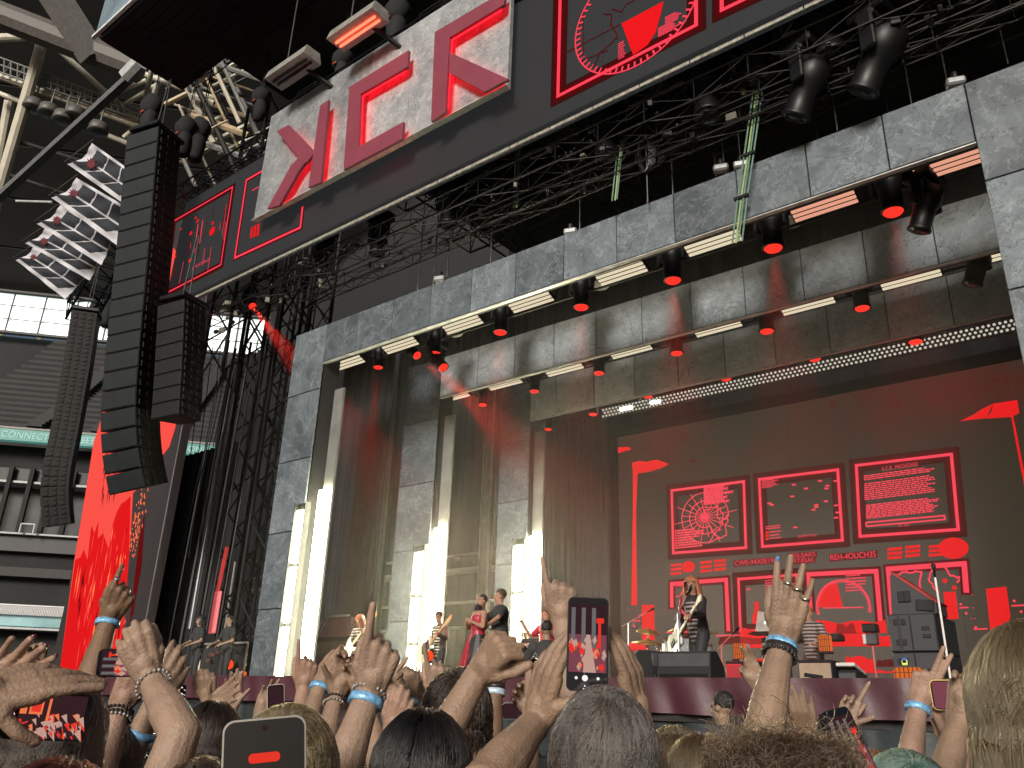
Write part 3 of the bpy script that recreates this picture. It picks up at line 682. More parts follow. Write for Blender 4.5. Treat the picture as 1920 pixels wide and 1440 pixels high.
# string of lamps above the back screen
ls = thing('lamp_bar', 'long bar of small white lamps above the back screen', 'light', P(1500, 690, 20.0))
a = P(1128, 772, 20.0); b = P(1902, 612, 20.0); zc = (a.z+b.z)/2; x0, x1 = a.x, -1.7
MB().bbox(((x0+x1)/2, 20.06, zc), (x1-x0, .08, .34), .01).build('bar_housing', mat('bar_grey', (.05, .05, .05), .4, .4), ls)
LB = emat('bar_lamp', (1, .93, .75), .42); LBH = emat('bar_lamp_hot', (1, .96, .8), 40)
n = 96; mel = MB().lathe([(.0, .0), (.034, .0), (.03, .02), (.0, .028)], Matrix.Rotation(R(90), 4, 'X'), 8).mesh('lamp', LB); meh = MB().lathe([(.0, .0), (.05, .0), (.045, .02), (.0, .03)], Matrix.Rotation(R(90), 4, 'X'), 8).mesh('lamp', LBH)
for r_ in range(3):
    for k in range(n):
        x = lerp(x0+.05, x1-.05, (k+.5*(r_ % 2))/n); hot = r_ == 1 and (4 < k < 9 or 13 < k < 17)
        inst('lamp', meh if hot else mel, ls, Vector((x, 20.015, zc+.1-.1*r_))-ls.location)
mb = MB(); tri_truss(mb, (x0-.2, 20.4, zc+.55), (x1, 20.4, zc+.55), .45, .4, .026, 40); mb.build('carrier_truss', MATS['grey_truss'], ls)
MB().bbox(((x0+x1)/2, 20.9, zc-.35), (x1-x0+.6, .1, .3), .01).build('cable_tray', BLACKM, ls)
# ------------------------------------------------------------------ lighting truss under the header
ht = thing('header_light_truss', 'black lighting truss with pale edge strip under the header screen', 'truss', (-8, 11, HB))
t = MB(); tri_truss(t, (-21, 11.15, HB-.38), (6, 11.15, HB-.38), .45, .45, .020, 27); t.build('box_truss', mat('dim_truss', (.028, .026, .025), .4, .6), ht)
t = MB(); tri_truss(t, (-17, 11.7, HB-.75), (6, 11.7, HB-.75), .3, .3, .018, 22); t.build('box_truss', MATS['dim_truss'], ht)
for k in range(27):
    x = -20.4+k
    MB().bbox((x, 10.62, HB-.05), (.98, .05, .09), .006).build('edge_strip', mat('edge_cream', (.30, .29, .25), .5, 0, .5, 14), ht)
random.seed(5)
m = MB(); 
for k in range(110):
    x = random.uniform(-20.5, 5); m.bbox((x, random.uniform(10.9, 11.8), HB-random.uniform(.1, .9)), (random.uniform(.05, .2), random.uniform(.04, .1), random.uniform(.04, .16)), .01, Matrix.Rotation(random.uniform(0, 3), 3, 'Z'), random.choice((0, 0, 1, 2)))
o = m.build('clamp_clutter', [BLACK, MATS['dim_truss'], mat('label_cream', (.16, .15, .12), .7)], ht); o['kind'] = 'stuff'
m = MB()
for k in range(60):
    x = random.uniform(-20, 5); y = random.uniform(10.9, 11.8); z = HB-random.uniform(.15, .6); L = random.uniform(.3, 1.1)
    m.path([(x+L*u, y, z-4*random.uniform(.05, .14)*u*(1-u)) for u in np.linspace(0, 1, 7)], .012, 5)
o = m.build('cable_loops', BLACKM, ht); o['kind'] = 'stuff'
# green taped cable bundles hanging from the header
GT = mat('cable_green', (.13, .22, .17), .5); GY = mat('cable_lime', (.3, .4, .16), .5)
for i, (lab, pts, Y) in enumerate((('green cable bundle hanging by the dark end of the stone sign', [(976, 200), (975, 245), (971, 300), (968, 388)], 11.9),
                    ('green cable bundle hanging below the radar window', [(1175, 160), (1172, 200), (1165, 260), (1153, 375)], 11.6),
                    ('thick green cable bundle hanging down to the foremost stone beam', [(1422, 146), (1412, 220), (1402, 290), (1390, 370), (1380, 455)], 11.7))):
    q = [P(x, y, Y) for x, y in pts]; t = thing('cable_bundle', lab, 'cable', q[-1], 0, 'green cable bundles')
    for k in range(3 if i < 2 else 4):
        d = Vector((.055*(k-1.2), .02*(k % 2), 0)); MB().path([p+d for p in q], .016, 6).build('cable', GT if k != 1 else GY, t)
    for p in q[1:-1]: MB().box(p+Vector((0, 0, 0)), (.26, .07, .05)).build('tape', BLACKM, t)
# coil of black cable
t = thing('cable_coil', 'coil of black cable hanging on a chain below the header', 'cable', P(1213, 330, 11.8)); m = MB()
for k in range(7):
    m.path([t.location+Vector((.12*math.cos(a)*(1+.06*k), .03*k-.1, .45+.42*math.sin(a)+.02*k)) for a in np.linspace(0, 6.283, 18)], .018, 5)
m.build('coil', mat('cable_black', (.03, .03, .03), .4), t); MB().tube(t.location+Vector((0, 0, -.6)), t.location+Vector((0, 0, 1.8)), .012, 5).build('chain', STEEL, t)
# big dark spotlights under the header
GH = 'dark spotlights hanging under the header'
for i, (x, y, s, tl, pn) in enumerate(((602, 505, 1.0, 0, 0), (706, 478, 1.05, 0, 0), (840, 425, 1.15, 0, 0), (1138, 295, 1.3, 0, 0), (1328, 220, 1.4, 0, 0), (1560, 112, 1.6, R(8), 0), (1490, 225, 1.3, R(32), R(72)), (1615, 178, 1.4, R(36), R(72)), (1425, 145, 1.5, R(12), 0))):
    p = P(x, y, 11.5); off = Matrix.Rotation(pn, 3, 'Z') @ (Vector((0, 0, -.44*s)) + Matrix.Rotation(tl, 3, 'X') @ Vector((0, 0, -.42*s)))
    mover('spotlight', 'unlit black spotlight under the header, %s from the dark end of the stage' % ORD[i], p-off, s, tl, pn, LENSD, GH)
# short bright batten pair on the roof edge
for lab, x, y, on in (('wide grey flood lamp above the sign with glowing red tubes', 670, 58, True), ('wide grey flood lamp above the sign with dark tubes', 548, 135, False)):
    p = P(x, y, 9.4); t = thing('flood_lamp', lab, 'stage light', p, R(0), 'flood lamps over the stone sign')
    MB().prism([(-.8, -.28, .0), (-.8, .28, -.0), (-.8, .2, .3), (-.8, -.2, .3)], (1.6, 0, 0)).build('body', mat('lamp_grey', (.34, .33, .3), .45, .3), t, False)
    for k in (-.07, .07): MB().bbox((0, k, -.03), (1.4, .05, .05), .01).build('lamp_tube', emat('tube_red', (1, .08, .04), 3.5) if on else LENSD, t, False)
    MB().tube((.3, .1, .1), (.9, 1.1, -.5), .06, 8).build('arm', BLACK, t, False); MB().tube((-.3, 0, .3), (-.3, 0, 3.5), .02, 5).build('hanger', STEEL, t, False)
# thin hanging cables and small blocks on top of the foremost beam
random.seed(9)
cb = thing('hanging_cables', 'thin steel cables hanging from the roof in front of the dark rig', 'cables', (-8, 12.4, 11)); cb['kind'] = 'thing'
for x, y0, y1 in ((783, 400, 545), (812, 390, 540), (838, 430, 520), (920, 350, 490), (1087, 220, 430), (1215, 60, 420), (1262, 200, 370), (1342, 150, 330), (1358, 190, 320), (1388, 80, 300), (1533, 150, 260), (1570, 170, 245), (1665, 120, 210), (1710, 100, 200), (1775, 0, 150), (1890, 0, 120)):
    p = P(x, y1, 12.3); MB().tube((p.x, 12.3, p.z), (p.x, 12.3, 18.5), .014, 5).build('cable', STEEL, cb)
for lab, x, y in (('small grey hoist block on the foremost beam near the first cables', 825, 525), ('small grey hoist block on the foremost beam below the radar window', 1070, 437), ('small grey hoist block on the foremost beam by the green bundle', 1352, 318), ('pale hoist block on the foremost beam right of the green bundle', 1390, 312), ('grey hoist block on the foremost beam near the stone column', 1792, 157)):
    p = P(x, y, 12.3); t = thing('hoist_block', lab, 'hoist', p, R(20), 'hoist blocks on the foremost beam')
    MB().bbox((0, 0, .02), (.28, .18, .14), .03).build('case', mat('hoist_grey', (.3, .31, .31), .4, .4), t, False); MB().lathe([(.0, .1), (.06, .1), (.06, .2), (.0, .2)], None, 10).build('shackle', STEEL, t, False)
# covered chain motors (black cloth bags)
BAGM = mat('motor_bag', (.010, .0105, .012), .85, 0, .4, 5, .5, 14)
def crumple(m, a, k=9.):
    m.v = [(x*(1+a*math.sin(k*z+3*y))+a*.3*math.sin(k*2*z), y*(1+a*math.cos(k*1.3*z+2*x)), z+a*.25*math.sin(k*x)) for x, y, z in m.v]; return m
def motor(lab, x, y, Y, s=1., top=22.):
    p = P(x, y, Y); t = thing('chain_motor', lab, 'hoist', p, 0, 'chain motors wrapped in black cloth')
    m = MB(); m.lathe([(.05, .34), (.2, .3), (.27, .1), (.24, -.12), (.16, -.2)], Matrix.Scale(s, 4), 14); crumple(m, .22); m.build('cover', BAGM, t, False, True)
    m = MB(); m.lathe([(.10, -.12), (.17, -.2), (.2, -.35), (.19, -.6), (.16, -.8), (.08, -.86)], Matrix.Translation((.08*s, 0, 0)) @ Matrix.Scale(s, 4), 12); crumple(m, .12); m.build('chain_bag', BAGM, t, False, True)
    m = MB(); m.tube((0, 0, .3*s), (0, 0, top-p.z), .02, 5); m.tube((.1*s, 0, .3*s), (.1*s, 0, top-p.z), .014, 5); m.build('chain', STEEL, t, False)
    MB().bbox((0, -.2*s, -.2*s), (.12*s, .04, .05*s), .01).build('hook', mat('hook_red', (.4, .06, .03), .5), t, False)
for a in (('black wrapped chain motor above the big speaker array', 283, 205, 9.2, 1.25, 22), ('black wrapped chain motor over the inner edge of the big array', 347, 245, 10, 1.2, 22), ('black wrapped chain motor with a full bag beside the header end', 372, 250, 10.4, 1.3, 22), ('black wrapped chain motor left above the stone sign', 488, 185, 10.9, 1.0, 21), ('black wrapped chain motor between the flood lamps', 640, 115, 10.9, 1.0, 21), ('black wrapped chain motor near the top edge above the sign', 742, 30, 10.9, 1.3, 21)): motor(*a)
# ================================================================== speaker arrays
SLATE = mat('speaker_slate', (.009, .013, .0145), .55, .1, .15, 3)
SPKB = mat('speaker_black', (.007, .007, .0075), .5)
GRILL = mat('grille_black', (.010, .0105, .011), .45, .3, .3, 60, .4, 120)
def array(name, label, path, Xc, n, w, d, h, yaw, frontmat, rig=True):
    """curved hang of speaker boxes; path = pixels of the hang's centre line, at the hang's own X"""
    pts = []
    for x, y in path:
        dd = ray(x, y); pts.append(CAM+dd*(Xc/dd.x))
    sm_ = []
    for i in range(len(pts)-1):      # smooth the hang
        p0, p1, p2, p3 = pts[max(0, i-1)], pts[i], pts[i+1], pts[min(len(pts)-1, i+2)]
        for u in (0, .25, .5, .75): sm_.append(.5*((2*p1)+(p2-p0)*u+(2*p0-5*p1+4*p2-p3)*u*u+(3*p1-p0-3*p2+p3)*u**3))
    pts = sm_+[pts[-1]]
    ls = [0]
    for a, b in zip(pts, pts[1:]): ls.append(ls[-1]+(b-a).length)
    def at(s):
        for i in range(len(pts)-1):
            if s <= ls[i+1] or i == len(pts)-2: return pts[i].lerp(pts[i+1], (s-ls[i])/(ls[i+1]-ls[i]))
    t = thing(name, label, 'speaker', pts[0], 0, 'hanging speaker arrays'); step = ls[-1]/n; H = step*.97
    body = MB().prism([(-w/2, -d/2, 0), (w/2, -d/2, 0), (w*.36, d/2, 0), (-w*.36, d/2, 0)], (0, 0, H)); body.v = [(x, y, z-H/2) for x, y, z in body.v]
    mb = body.mesh('cabinet', SPKB)
    mg = MB().bbox((0, -d/2-.012, 0), (w*.97, .03, H*.93), .01).mesh('grille', frontmat)
    hm = MB()
    for i in range(3):
        for j in range(2): hm.box((lerp(w/2, w*.36, .18+.3*i)+.012, -d/2+d*(.18+.3*i), H*(-.25+.5*j)), (.03, d*.14, H*.3), Matrix.Rotation(math.atan2(w*.14, d), 3, 'Z'))
    mh = hm.mesh('rigging_slot', mat('slot_grey', (.03, .029, .028), .5, .5))
    for k in range(n):
        c = at((k+.5)*step); a = at(max(0, (k+.5)*step-.3)); b = at(min(ls[-1], (k+.5)*step+.3)); z = (a-b).normalized()
        f = Vector((math.sin(yaw), -math.cos(yaw), 0)); f = (f-z*f.dot(z)).normalized(); x = f.cross(z)*-1
        x = z.cross(f)*-1 if False else (-f).cross(z)
        Mx = Matrix((( x.x, -f.x, z.x, c.x-pts[0].x), (x.y, -f.y, z.y, c.y-pts[0].y), (x.z, -f.z, z.z, c.z-pts[0].z), (0, 0, 0, 1)))
        o = inst('cabinet', mb, t); o.matrix_local = Mx
        for nm, me in (('grille', mg), ('rigging_slot', mh)): inst(nm, me, o)
        C.objects[-1] if False else None
    if rig:
        MB().bbox((0, 0, .12), (w*.9, d*1.1, .14), .02, Matrix.Rotation(yaw, 3, 'Z')).build('bumper_frame', BLACK, t, False)
        for s_ in (-1, 1): MB().tube((s_*.2, 0, .15), (s_*.05, 0, 2.2), .02, 5).build('sling', STEEL, t, False)
    return t
array('speaker_array', 'largest hanging speaker array, tall slate front beside the red side screen', [(293, 262), (287, 330), (276, 460), (263, 600), (252, 730), (250, 800), (255, 860), (266, 916)], -21.0, 20, 1.2, 1.0, .4, R(16), SLATE)
array('speaker_array', 'short black hanging speaker array under the end of the header', [(345, 575), (340, 690), (334, 788)], -19.6, 8, .98, .85, .35, R(12), SPKB)
array('speaker_array', 'thin distant speaker array hanging in front of the grandstand', [(163, 592), (148, 690), (128, 800), (112, 880), (108, 930), (112, 985)], -31.0, 24, 1.0, .85, .35, R(-35), GRILL)
# loudspeaker cabling
# ================================================================== side screen
ss = thing('side_screen', 'tall side screen showing red paint running down, behind the big array', 'screen', (-25, 12.4, ZS))
YSS = 12.4
MB().bbox(((-28.2-23.0)/2, YSS+.15, 10), (5.2, .3, 16), .02).build('led_wall', mat('side_led', (.02, .018, .018), .5, 0, .1, 1, emit=(.02, .012, .012), es=.5), ss)
RS = emat('side_red', (.95, .085, .065), .72); RS2 = emat('side_red_deep', (.9, .012, .014), .6); ROR = emat('side_orange', (1, .17, .07), .85); RDK = emat('side_dark', (.16, .005, .006), .6)
class G2(Gfx):
    def build(s, name, parent): return s.mb.build(name, [RS, RS2, RDK, ROR], parent)
g = G2(YSS); g.poly([(310, 445), (330, 470), (330, 800), (318, 838), (292, 872), (275, 900), (250, 925), (246, 1000), (240, 1075), (224, 1262), (112, 1262), (140, 1050), (160, 930), (176, 830), (205, 740), (260, 560)], 0, .012); g.build('red_field', ss)
g = G2(YSS); r = random.Random(4)
edge = [(142, 1050), (152, 1045), (158, 1030), (165, 1050), (172, 985), (178, 1000), (186, 975), (184, 1010), (194, 1000), (205, 1030), (212, 985), (220, 960), (228, 945), (236, 940), (246, 930)]
g.poly([(x, y) for x, y in edge]+[(243, 1040), (224, 1262), (112, 1262)], 1, .016); g.build('running_paint', ss)
g = G2(YSS)
for k in range(150):        # ragged runs of lighter and darker paint
    u = r.random(); x = lerp(150, 240, u); y = r.uniform(985 if u > .3 else 1045, 1245); L = r.uniform(12, 75); w = r.uniform(.3, 1.8); sl = -.17
    e = .018+.00005*k
    g.poly([(x-w*.3, y), (x+sl*L*.5-w, y+L*.5), (x+sl*L, y+L), (x+sl*L*.5+w, y+L*.45)], r.choice((0, 0, 3, 3, 2, 1)), e)
o = g.build('paint_runs', ss); o['kind'] = 'stuff'
g = G2(YSS)
for k in range(90):
    t_ = r.random(); x = lerp(272, 246, t_)+r.gauss(0, 4); y = lerp(915, 1040, t_)+r.gauss(0, 8); L = r.uniform(3, 10)
    g.poly([(x-.8, y), (x+1.2, y-L*.5), (x+.8, y+L*.5)], 3, .02+.00005*k)
o = g.build('spark_dots', ss); o['kind'] = 'stuff'
g = G2(YSS)
for k in range(26):
    x = r.uniform(188, 226); y = r.uniform(845, 930); L = r.uniform(8, 30); g.poly([(x-1.2, y), (x+.2, y-L*.3), (x+1, y), (x-L*.15, y+L)], 2, .02+.0001*k)
o = g.build('dark_runs', ss); o['kind'] = 'stuff'
g = G2(YSS); g.poly([(262, 1010), (272, 960), (266, 1060), (250, 1150), (243, 1170)], 2, .014); g.build('painted_reflection', ss)  # dim red reflection beside the field, painted as a flat glowing patch
# ================================================================== black truss towers and wing scaffold
def tower(lab, X, Y, z0, z1, w, matl=TRUSSB):
    t = thing('truss_tower', lab, 'tower', (X, Y, z0), 0, 'black truss towers beside the stage')
    for sx in (-1, 1):
        for sy in (-1, 1): MB().tube((X+sx*w/2, Y+sy*w/2, z0), (X+sx*w/2, Y+sy*w/2, z1), .06, 8).build('chord', matl, t)
    n = int((z1-z0)/w)
    for k in range(n):
        za, zb = z0+k*(z1-z0)/n, z0+(k+1)*(z1-z0)/n
        for sx, sy, ex, ey in ((-1, -1, 1, -1), (1, -1, 1, 1), (1, 1, -1, 1), (-1, 1, -1, -1)):
            p = Vector((X+sx*w/2, Y+sy*w/2, za)); q = Vector((X+ex*w/2, Y+ey*w/2, zb))
            if k % 2: p.z, q.z = zb, za
            MB().tube(p, q, .03, 6).build('brace', matl, t)
    return t
TW = mat('tower_black', (.013, .013, .013), .5, .3)
tower('black truss tower nearest the first stone column', -20.6, 14.6, 0, 17.6, 1.1, TW)
tower('black truss tower behind the short speaker array', -23.4, 15.2, 0, 17.6, 1.1, TW)
tower('black truss tower carrying the roof behind the big array', -21.2, 12.6, 10.5, 20.5, 1.2, TW)
tower('black truss tower far behind the header end', -26.5, 19.0, 0, 20, 1.2, TW)
mb = thing('wing_drape', 'black drape hanging between the side screen and the truss tower', 'drape', (-22, 16, 0))
MB().grid(pleats(-25.5, -22.4, 14.0, 0, 9.2, 10, .08), 90, 2).build('drape_cloth', CLOTHB, mb, smooth=True)
MB().grid(pleats(-19.6, -17.2, 15.6, ZS, 12.6, 8, .06), 90, 2).build('wing_cloth', mat('drape_brown', (.03, .027, .025), .95, 0, .3, 2), mb, smooth=True)
# hanging pipes and cable looms by the tower
t = thing('cable_loom', 'dangling cable loom and pipes beside the truss towers', 'cables', (-21, 13.2, 3)); r = random.Random(8)
for x in (352, 372, 388, 402, 415, 436):
    p = P(x, 1000, 13.4); MB().tube((p.x, 13.4, ZS), (p.x+.3, 13.4, 12.2), r.uniform(.02, .05), 6).build('pipe', TW, t)
for k in range(9):
    p = P(350+k*11, 640, 13.3); MB().path([p+Vector((.15*math.sin(u*5+k), 0, -7*u)) for u in np.linspace(0, 1, 12)], .015, 5).build('cable', BLACKM, t)
p = P(437, 700, 13.6); MB().bbox((p.x, 13.6, 7.5), (.12, .12, 8), .02).build('pale_pipe', mat('pale_pipe', (.25, .26, .27), .4, .5), t)
t = thing('delay_motor', 'pair of dark chain hoists above the thin distant array', 'hoist', P(190, 585, 17))
for dx, dz in ((-.5, .3), (.6, -.1)): MB().lathe([(.1, .5), (.35, .4), (.4, 0), (.3, -.5), (.35, -.9), (.1, -1.0)], Matrix.Translation(t.location+Vector((dx*1.3, 0, dz))), 12).build('hoist_case', BAGM, t, smooth=True)
# loudspeaker rig truss behind the flags
t = thing('flag_truss', 'black lattice truss running behind the white flags', 'truss', P(210, 480, 13))
m = MB(); tri_truss(m, PD(150, 590, 40), PD(290, 330, 36), 1.2, 1.2, .06, 12); m.build('lattice', TRUSSB, t)
# ================================================================== white flags with dark blocks
FLAG = mat('flag_white', (.58, .58, .62), .8, 0, .12, 3, .2, 8); FDK = mat('flag_navy', (.02, .024, .034), .8, 0, .3, 4); FST = mat('flag_star', (.13, .02, .03), .8)
stars = [(166, 303), (134, 359), (104, 410), (80, 450), (62, 480)]
ftop = [(172, 268), (143, 333), (113, 384), (88, 424), (66, 460)]
fr = [((254, 326), (246, 392)), ((244, 392), (222, 462)), ((216, 440), (190, 497)), ((192, 478), (168, 526)), ((168, 512), (122, 561))]
fl = [(127, 308), (97, 371), (70, 420), (48, 456), (30, 488)]
for i in range(5):
    D = 30+i*1.6; s = 1-.09*i
    A = PD(*ftop[i], D); B = PD(*fr[i][0], D); Cc = PD(*fr[i][1], D); Dd = PD(*fl[i], D)
    t = thing('hanging_flag', '%s white flag with dark blocks and a red star' % ('topmost', 'second from the top', 'middle', 'second from the bottom', 'lowest')[i], 'flag', Dd, 0, 'white flags beside the speaker array')
    nrm = (B-A).cross(Dd-A).normalized()
    if nrm.dot(CAM-A) < 0: nrm = -nrm
    def F(u, v, e=0):
        p = A.lerp(B, u).lerp(Dd.lerp(Cc, u), v); sag = -.2*s*(math.sin(math.pi*v)*max(0, .3-u)*3); k = .035*math.sin(u*17+v*9)+.02*math.sin(u*8-v*23)
        return p+nrm*(k+e)+(B-A).normalized()*(-sag)
    MB().grid(lambda u, v: F(u, v), 26, 16).build('cloth', FLAG, t, smooth=True)
    # star
    def toUV(px, py):
        q = PD(px, py, D)-A; e1 = B-A; e2 = Dd-A; n_ = e1.cross(e2); return (q.cross(e2).dot(n_)/n_.dot(n_), e1.cross(q).dot(n_)/n_.dot(n_))
    u0, v0 = toUV(*stars[i]); m = MB(); ce = F(u0, v0, .03); e1 = (B-A).normalized(); e2 = nrm.cross(e1); n = 11
    pts = [ce+(e1*math.cos(math.pi*k/n)+e2*math.sin(math.pi*k/n))*(.24 if k % 2 == 0 else .13)*s*D/30 for k in range(2*n)]
    m.add([ce]+pts, [(0, k+1, (k+1) % (2*n)+1) for k in range(2*n)]); m.build('star', FST, t)
    mesh_done = None
    for row in range(2):
        for k in range(3):
            ua = .15+.29*k; ub = ua+.255
            if row == 0: cs = [(ua, .08), (ub, .08), (ub, .48), (ua, .48)]
            else: cs = [(ua, .54), (ub, .54), (ub-.2, .86), (ua-.2, .86)]
            m = MB(); m.grid(lambda a, b: F(lerp(lerp(cs[0][0], cs[1][0], a), lerp(cs[3][0], cs[2][0], a), b), lerp(cs[0][1], cs[2][1], b), .025), 4, 4); m.build('dark_block', FDK, t, smooth=True)
    MB().tube(PD(ftop[i][0]+3, ftop[i][1]-6, D), PD(fl[i][0]-6, fl[i][1]-4, D), .02, 5).build('guy_wire', STEEL, t)
# ================================================================== stadium bowl at the far side
SA = Vector((-55.3, 18.3, 0)); SD = Vector((.66, .75, 0)).normalized(); SN = Vector((.75, -.66, 0)).normalized()
def PS(x, y, off=0.):
    d = ray(x, y); o = SA+SN*off; k = (o-CAM).dot(SN)/d.dot(SN); return CAM+d*k
def strip(mb, pts, thick, m=0):         # a level band along the stand: pts = two (x, y_top, y_bot, off) ends
    (xa, ya, yb, oa), (xc, yc, yd, oc) = pts
    a, b, c, d = PS(xa, ya, oa), PS(xc, yc, oc), PS(xc, yd, oc), PS(xa, yb, oa)
    a.z = b.z = (a.z+b.z)/2; c.z = d.z = (c.z+d.z)/2; b.x, b.y = c.x, c.y; d.x, d.y = a.x, a.y
    mb.prism([a, b, c, d], -SN*thick, m)
st = thing('grandstand', 'dark grandstand tiers across the stadium with a turquoise ribbon screen', 'grandstand', PS(150, 1260))
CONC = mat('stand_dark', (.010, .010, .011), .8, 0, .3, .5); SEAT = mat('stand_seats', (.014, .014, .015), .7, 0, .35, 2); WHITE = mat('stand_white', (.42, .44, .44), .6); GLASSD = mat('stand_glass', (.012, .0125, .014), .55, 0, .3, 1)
TEAL = mat('ribbon_teal', (.03, .11, .095), .5, 0, .1, 3, emit=(.07, .25, .21), es=.5); TXT = emat('ribbon_text', (.5, .75, .68), .75); TEALG = mat('balcony_glass', (.13, .27, .29), .25, 0, .5, .6, emit=(.1, .22, .24), es=.25)
XA, XB = -140, 620
# upper tier: stepped rows
a = PS(0, 628); b = PS(0, 800); rows = 34
base = PS(XA, 800); end = PS(XB, 800)
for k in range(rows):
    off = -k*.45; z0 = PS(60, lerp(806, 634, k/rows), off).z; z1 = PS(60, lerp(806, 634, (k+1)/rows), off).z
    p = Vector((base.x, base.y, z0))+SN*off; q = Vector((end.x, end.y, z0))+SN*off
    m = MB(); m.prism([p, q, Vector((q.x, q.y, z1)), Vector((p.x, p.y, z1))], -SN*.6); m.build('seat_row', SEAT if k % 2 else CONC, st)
for x in (70, 190, 320, 440):
    m = MB(); p = PS(x, 800); 
    for k in range(rows):
        q = p-SN*(k*.45-.1); z0 = PS(60, lerp(806, 634, k/rows), -k*.45).z; z1 = PS(60, lerp(806, 634, (k+1)/rows), -k*.45).z; m.box((q.x, q.y, (z0+z1)/2+.1), (.9, .9, z1-z0), Matrix.Rotation(R(48), 3, 'Z'))
    m.build('stair', mat('stair_grey', (.034, .034, .034), .8), st)
m = MB(); strip(m, ((XA, 803, 830, .2), (XB, 803, 830, .2)), .4); 
# ribbon screen
za = (PS(0, 803).z+PS(168, 820).z)/2; zb = (PS(0, 827).z+PS(168, 838).z)/2
m = MB(); p = PS(XA, 815, .3); q = PS(XB, 815, .3); m.prism([Vector((p.x, p.y, zb)), Vector((q.x, q.y, zb)), Vector((q.x, q.y, za)), Vector((p.x, p.y, za))], -SN*.5); m.build('ribbon_screen', TEAL, st)
MB().prism([Vector((p.x, p.y, za+.02))+SN*.05, Vector((q.x, q.y, za+.02))+SN*.05, Vector((q.x, q.y, za+.14))+SN*.05, Vector((p.x, p.y, za+.14))+SN*.05], -SN*.4).build('ribbon_cap', mat('cap_grey', (.25, .24, .22), .6), st)
def ribtext(s, x, hfrac=.55):
    o = PS(x, 815, .33); h = (za-zb)*hfrac; vs, fs = text_mesh(s, h/.7); mb = MB(); mb.add([Vector((o.x, o.y, 0))+SD*v.x+Vector((0, 0, zb+(za-zb)*.22+v.y)) for v in vs], fs); mb.build('ribbon_lettering', TXT, st)
ribtext('CONNECTED BY EE', 2); ribtext('MILEE', 136); ribtext('EE CONNECTED BY', 322)
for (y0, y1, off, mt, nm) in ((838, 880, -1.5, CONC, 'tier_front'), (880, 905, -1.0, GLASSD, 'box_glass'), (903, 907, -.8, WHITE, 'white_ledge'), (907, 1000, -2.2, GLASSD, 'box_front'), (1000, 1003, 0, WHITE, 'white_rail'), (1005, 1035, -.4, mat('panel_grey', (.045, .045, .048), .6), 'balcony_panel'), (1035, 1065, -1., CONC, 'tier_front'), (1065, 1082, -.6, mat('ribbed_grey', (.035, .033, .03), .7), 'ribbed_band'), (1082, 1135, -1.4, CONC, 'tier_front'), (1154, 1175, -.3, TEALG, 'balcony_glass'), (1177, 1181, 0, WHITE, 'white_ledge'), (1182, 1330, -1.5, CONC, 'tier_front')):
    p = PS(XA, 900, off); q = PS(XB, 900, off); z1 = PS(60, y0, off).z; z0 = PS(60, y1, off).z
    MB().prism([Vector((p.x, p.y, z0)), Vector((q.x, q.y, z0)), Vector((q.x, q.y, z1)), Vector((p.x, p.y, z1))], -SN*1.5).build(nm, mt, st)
for k in range(12):        # mullions of the boxes
    p = PS(-20+40*k, 892, -.75); z1 = PS(60, 878, -.75).z; z0 = PS(60, 998, -.75).z
    MB().box((p.x, p.y, (z0+z1)/2), (.25, .25, z1-z0), Matrix.Rotation(R(48), 3, 'Z')).build('mullion', CONC, st)
me = MB().box((0, 0, 0), (.06, .06, 1)).mesh('baluster', mat('rail_grey', (.33, .33, .33), .5, .4)); z1 = PS(60, 1136, 0).z; z0 = PS(60, 1154, 0).z
for k in range(110):
    p = PS(-40+k*3.1, 1145, 0); inst('baluster', me, st, Vector((p.x, p.y, (z0+z1)/2))-st.location, (0, 0, R(48)), (1, 1, z1-z0))
p = PS(-60, 1136, 0); q = PS(320, 1136, 0); MB().tube(Vector((p.x, p.y, z1)), Vector((q.x, q.y, z1)), .06, 6).build('hand_rail', MATS['rail_grey'], st)
p, q = PS(36, 1000, .3), PS(62, 1000, .3); z = PS(50, 1000, .3).z
m = MB(); m.tube((p.x, p.y, z), (p.x, p.y, z+.55), .06, 5); m.tube((q.x, q.y, z), (q.x, q.y, z+.55), .06, 5); m.tube((p.x, p.y, z+.55), (q.x, q.y, z+.55), .06, 5); m.build('rail_hoop', WHITE, st)
# glazing band under the roof, opaque panes glow in place of the sky
gz = thing('roof_glazing', 'band of windows under the stadium roof, panes glowing in place of daylight', 'window band', PS(100, 600, -15))
zt_ = PS(0, 545, -15.5).z; zb_ = PS(0, 622, -15.5).z
GB = mat('glazing_bar', (.04, .04, .037), .5, .3); CREAM = mat('roof_cream', (.55, .51, .41), .5, .0, .15, 1.5)
for j in range(4):
    p = PS(XA, 600, -15.5); q = PS(XB, 600, -15.5); z = lerp(zb_, zt_, j/3); MB().tube((p.x, p.y, z), (q.x, q.y, z), .05 if j % 3 else .2, 6).build('transom', GB, gz)
for k in range(14):
    p = PS(15+62*(k-3), 600, -15.5); MB().tube((p.x, p.y, zb_), (p.x, p.y, zt_), .08, 6).build('mullion', GB, gz)
for k in range(8):
    p = PS(25+75*(k-2), 600, -16.5); q = p+SD*2.4; [MB().tube((e_.x, e_.y, zt_), (q.x, q.y, zb_), .15, 8).build('raking_strut', mat('strut_brown', (.42, .33, .2), .5), gz) for e_ in (p, q+SD*2.4)]
GLZ = mat('glowing_glass', (.8, .86, .85), .35, 0, .05, 1)
_b = GLZ.node_tree.nodes['Principled BSDF']; _b.inputs['Emission Color'].default_value = (.82, .93, .88, 1); _b.inputs['Emission Strength'].default_value = .95  # daylight put into the panes as emission
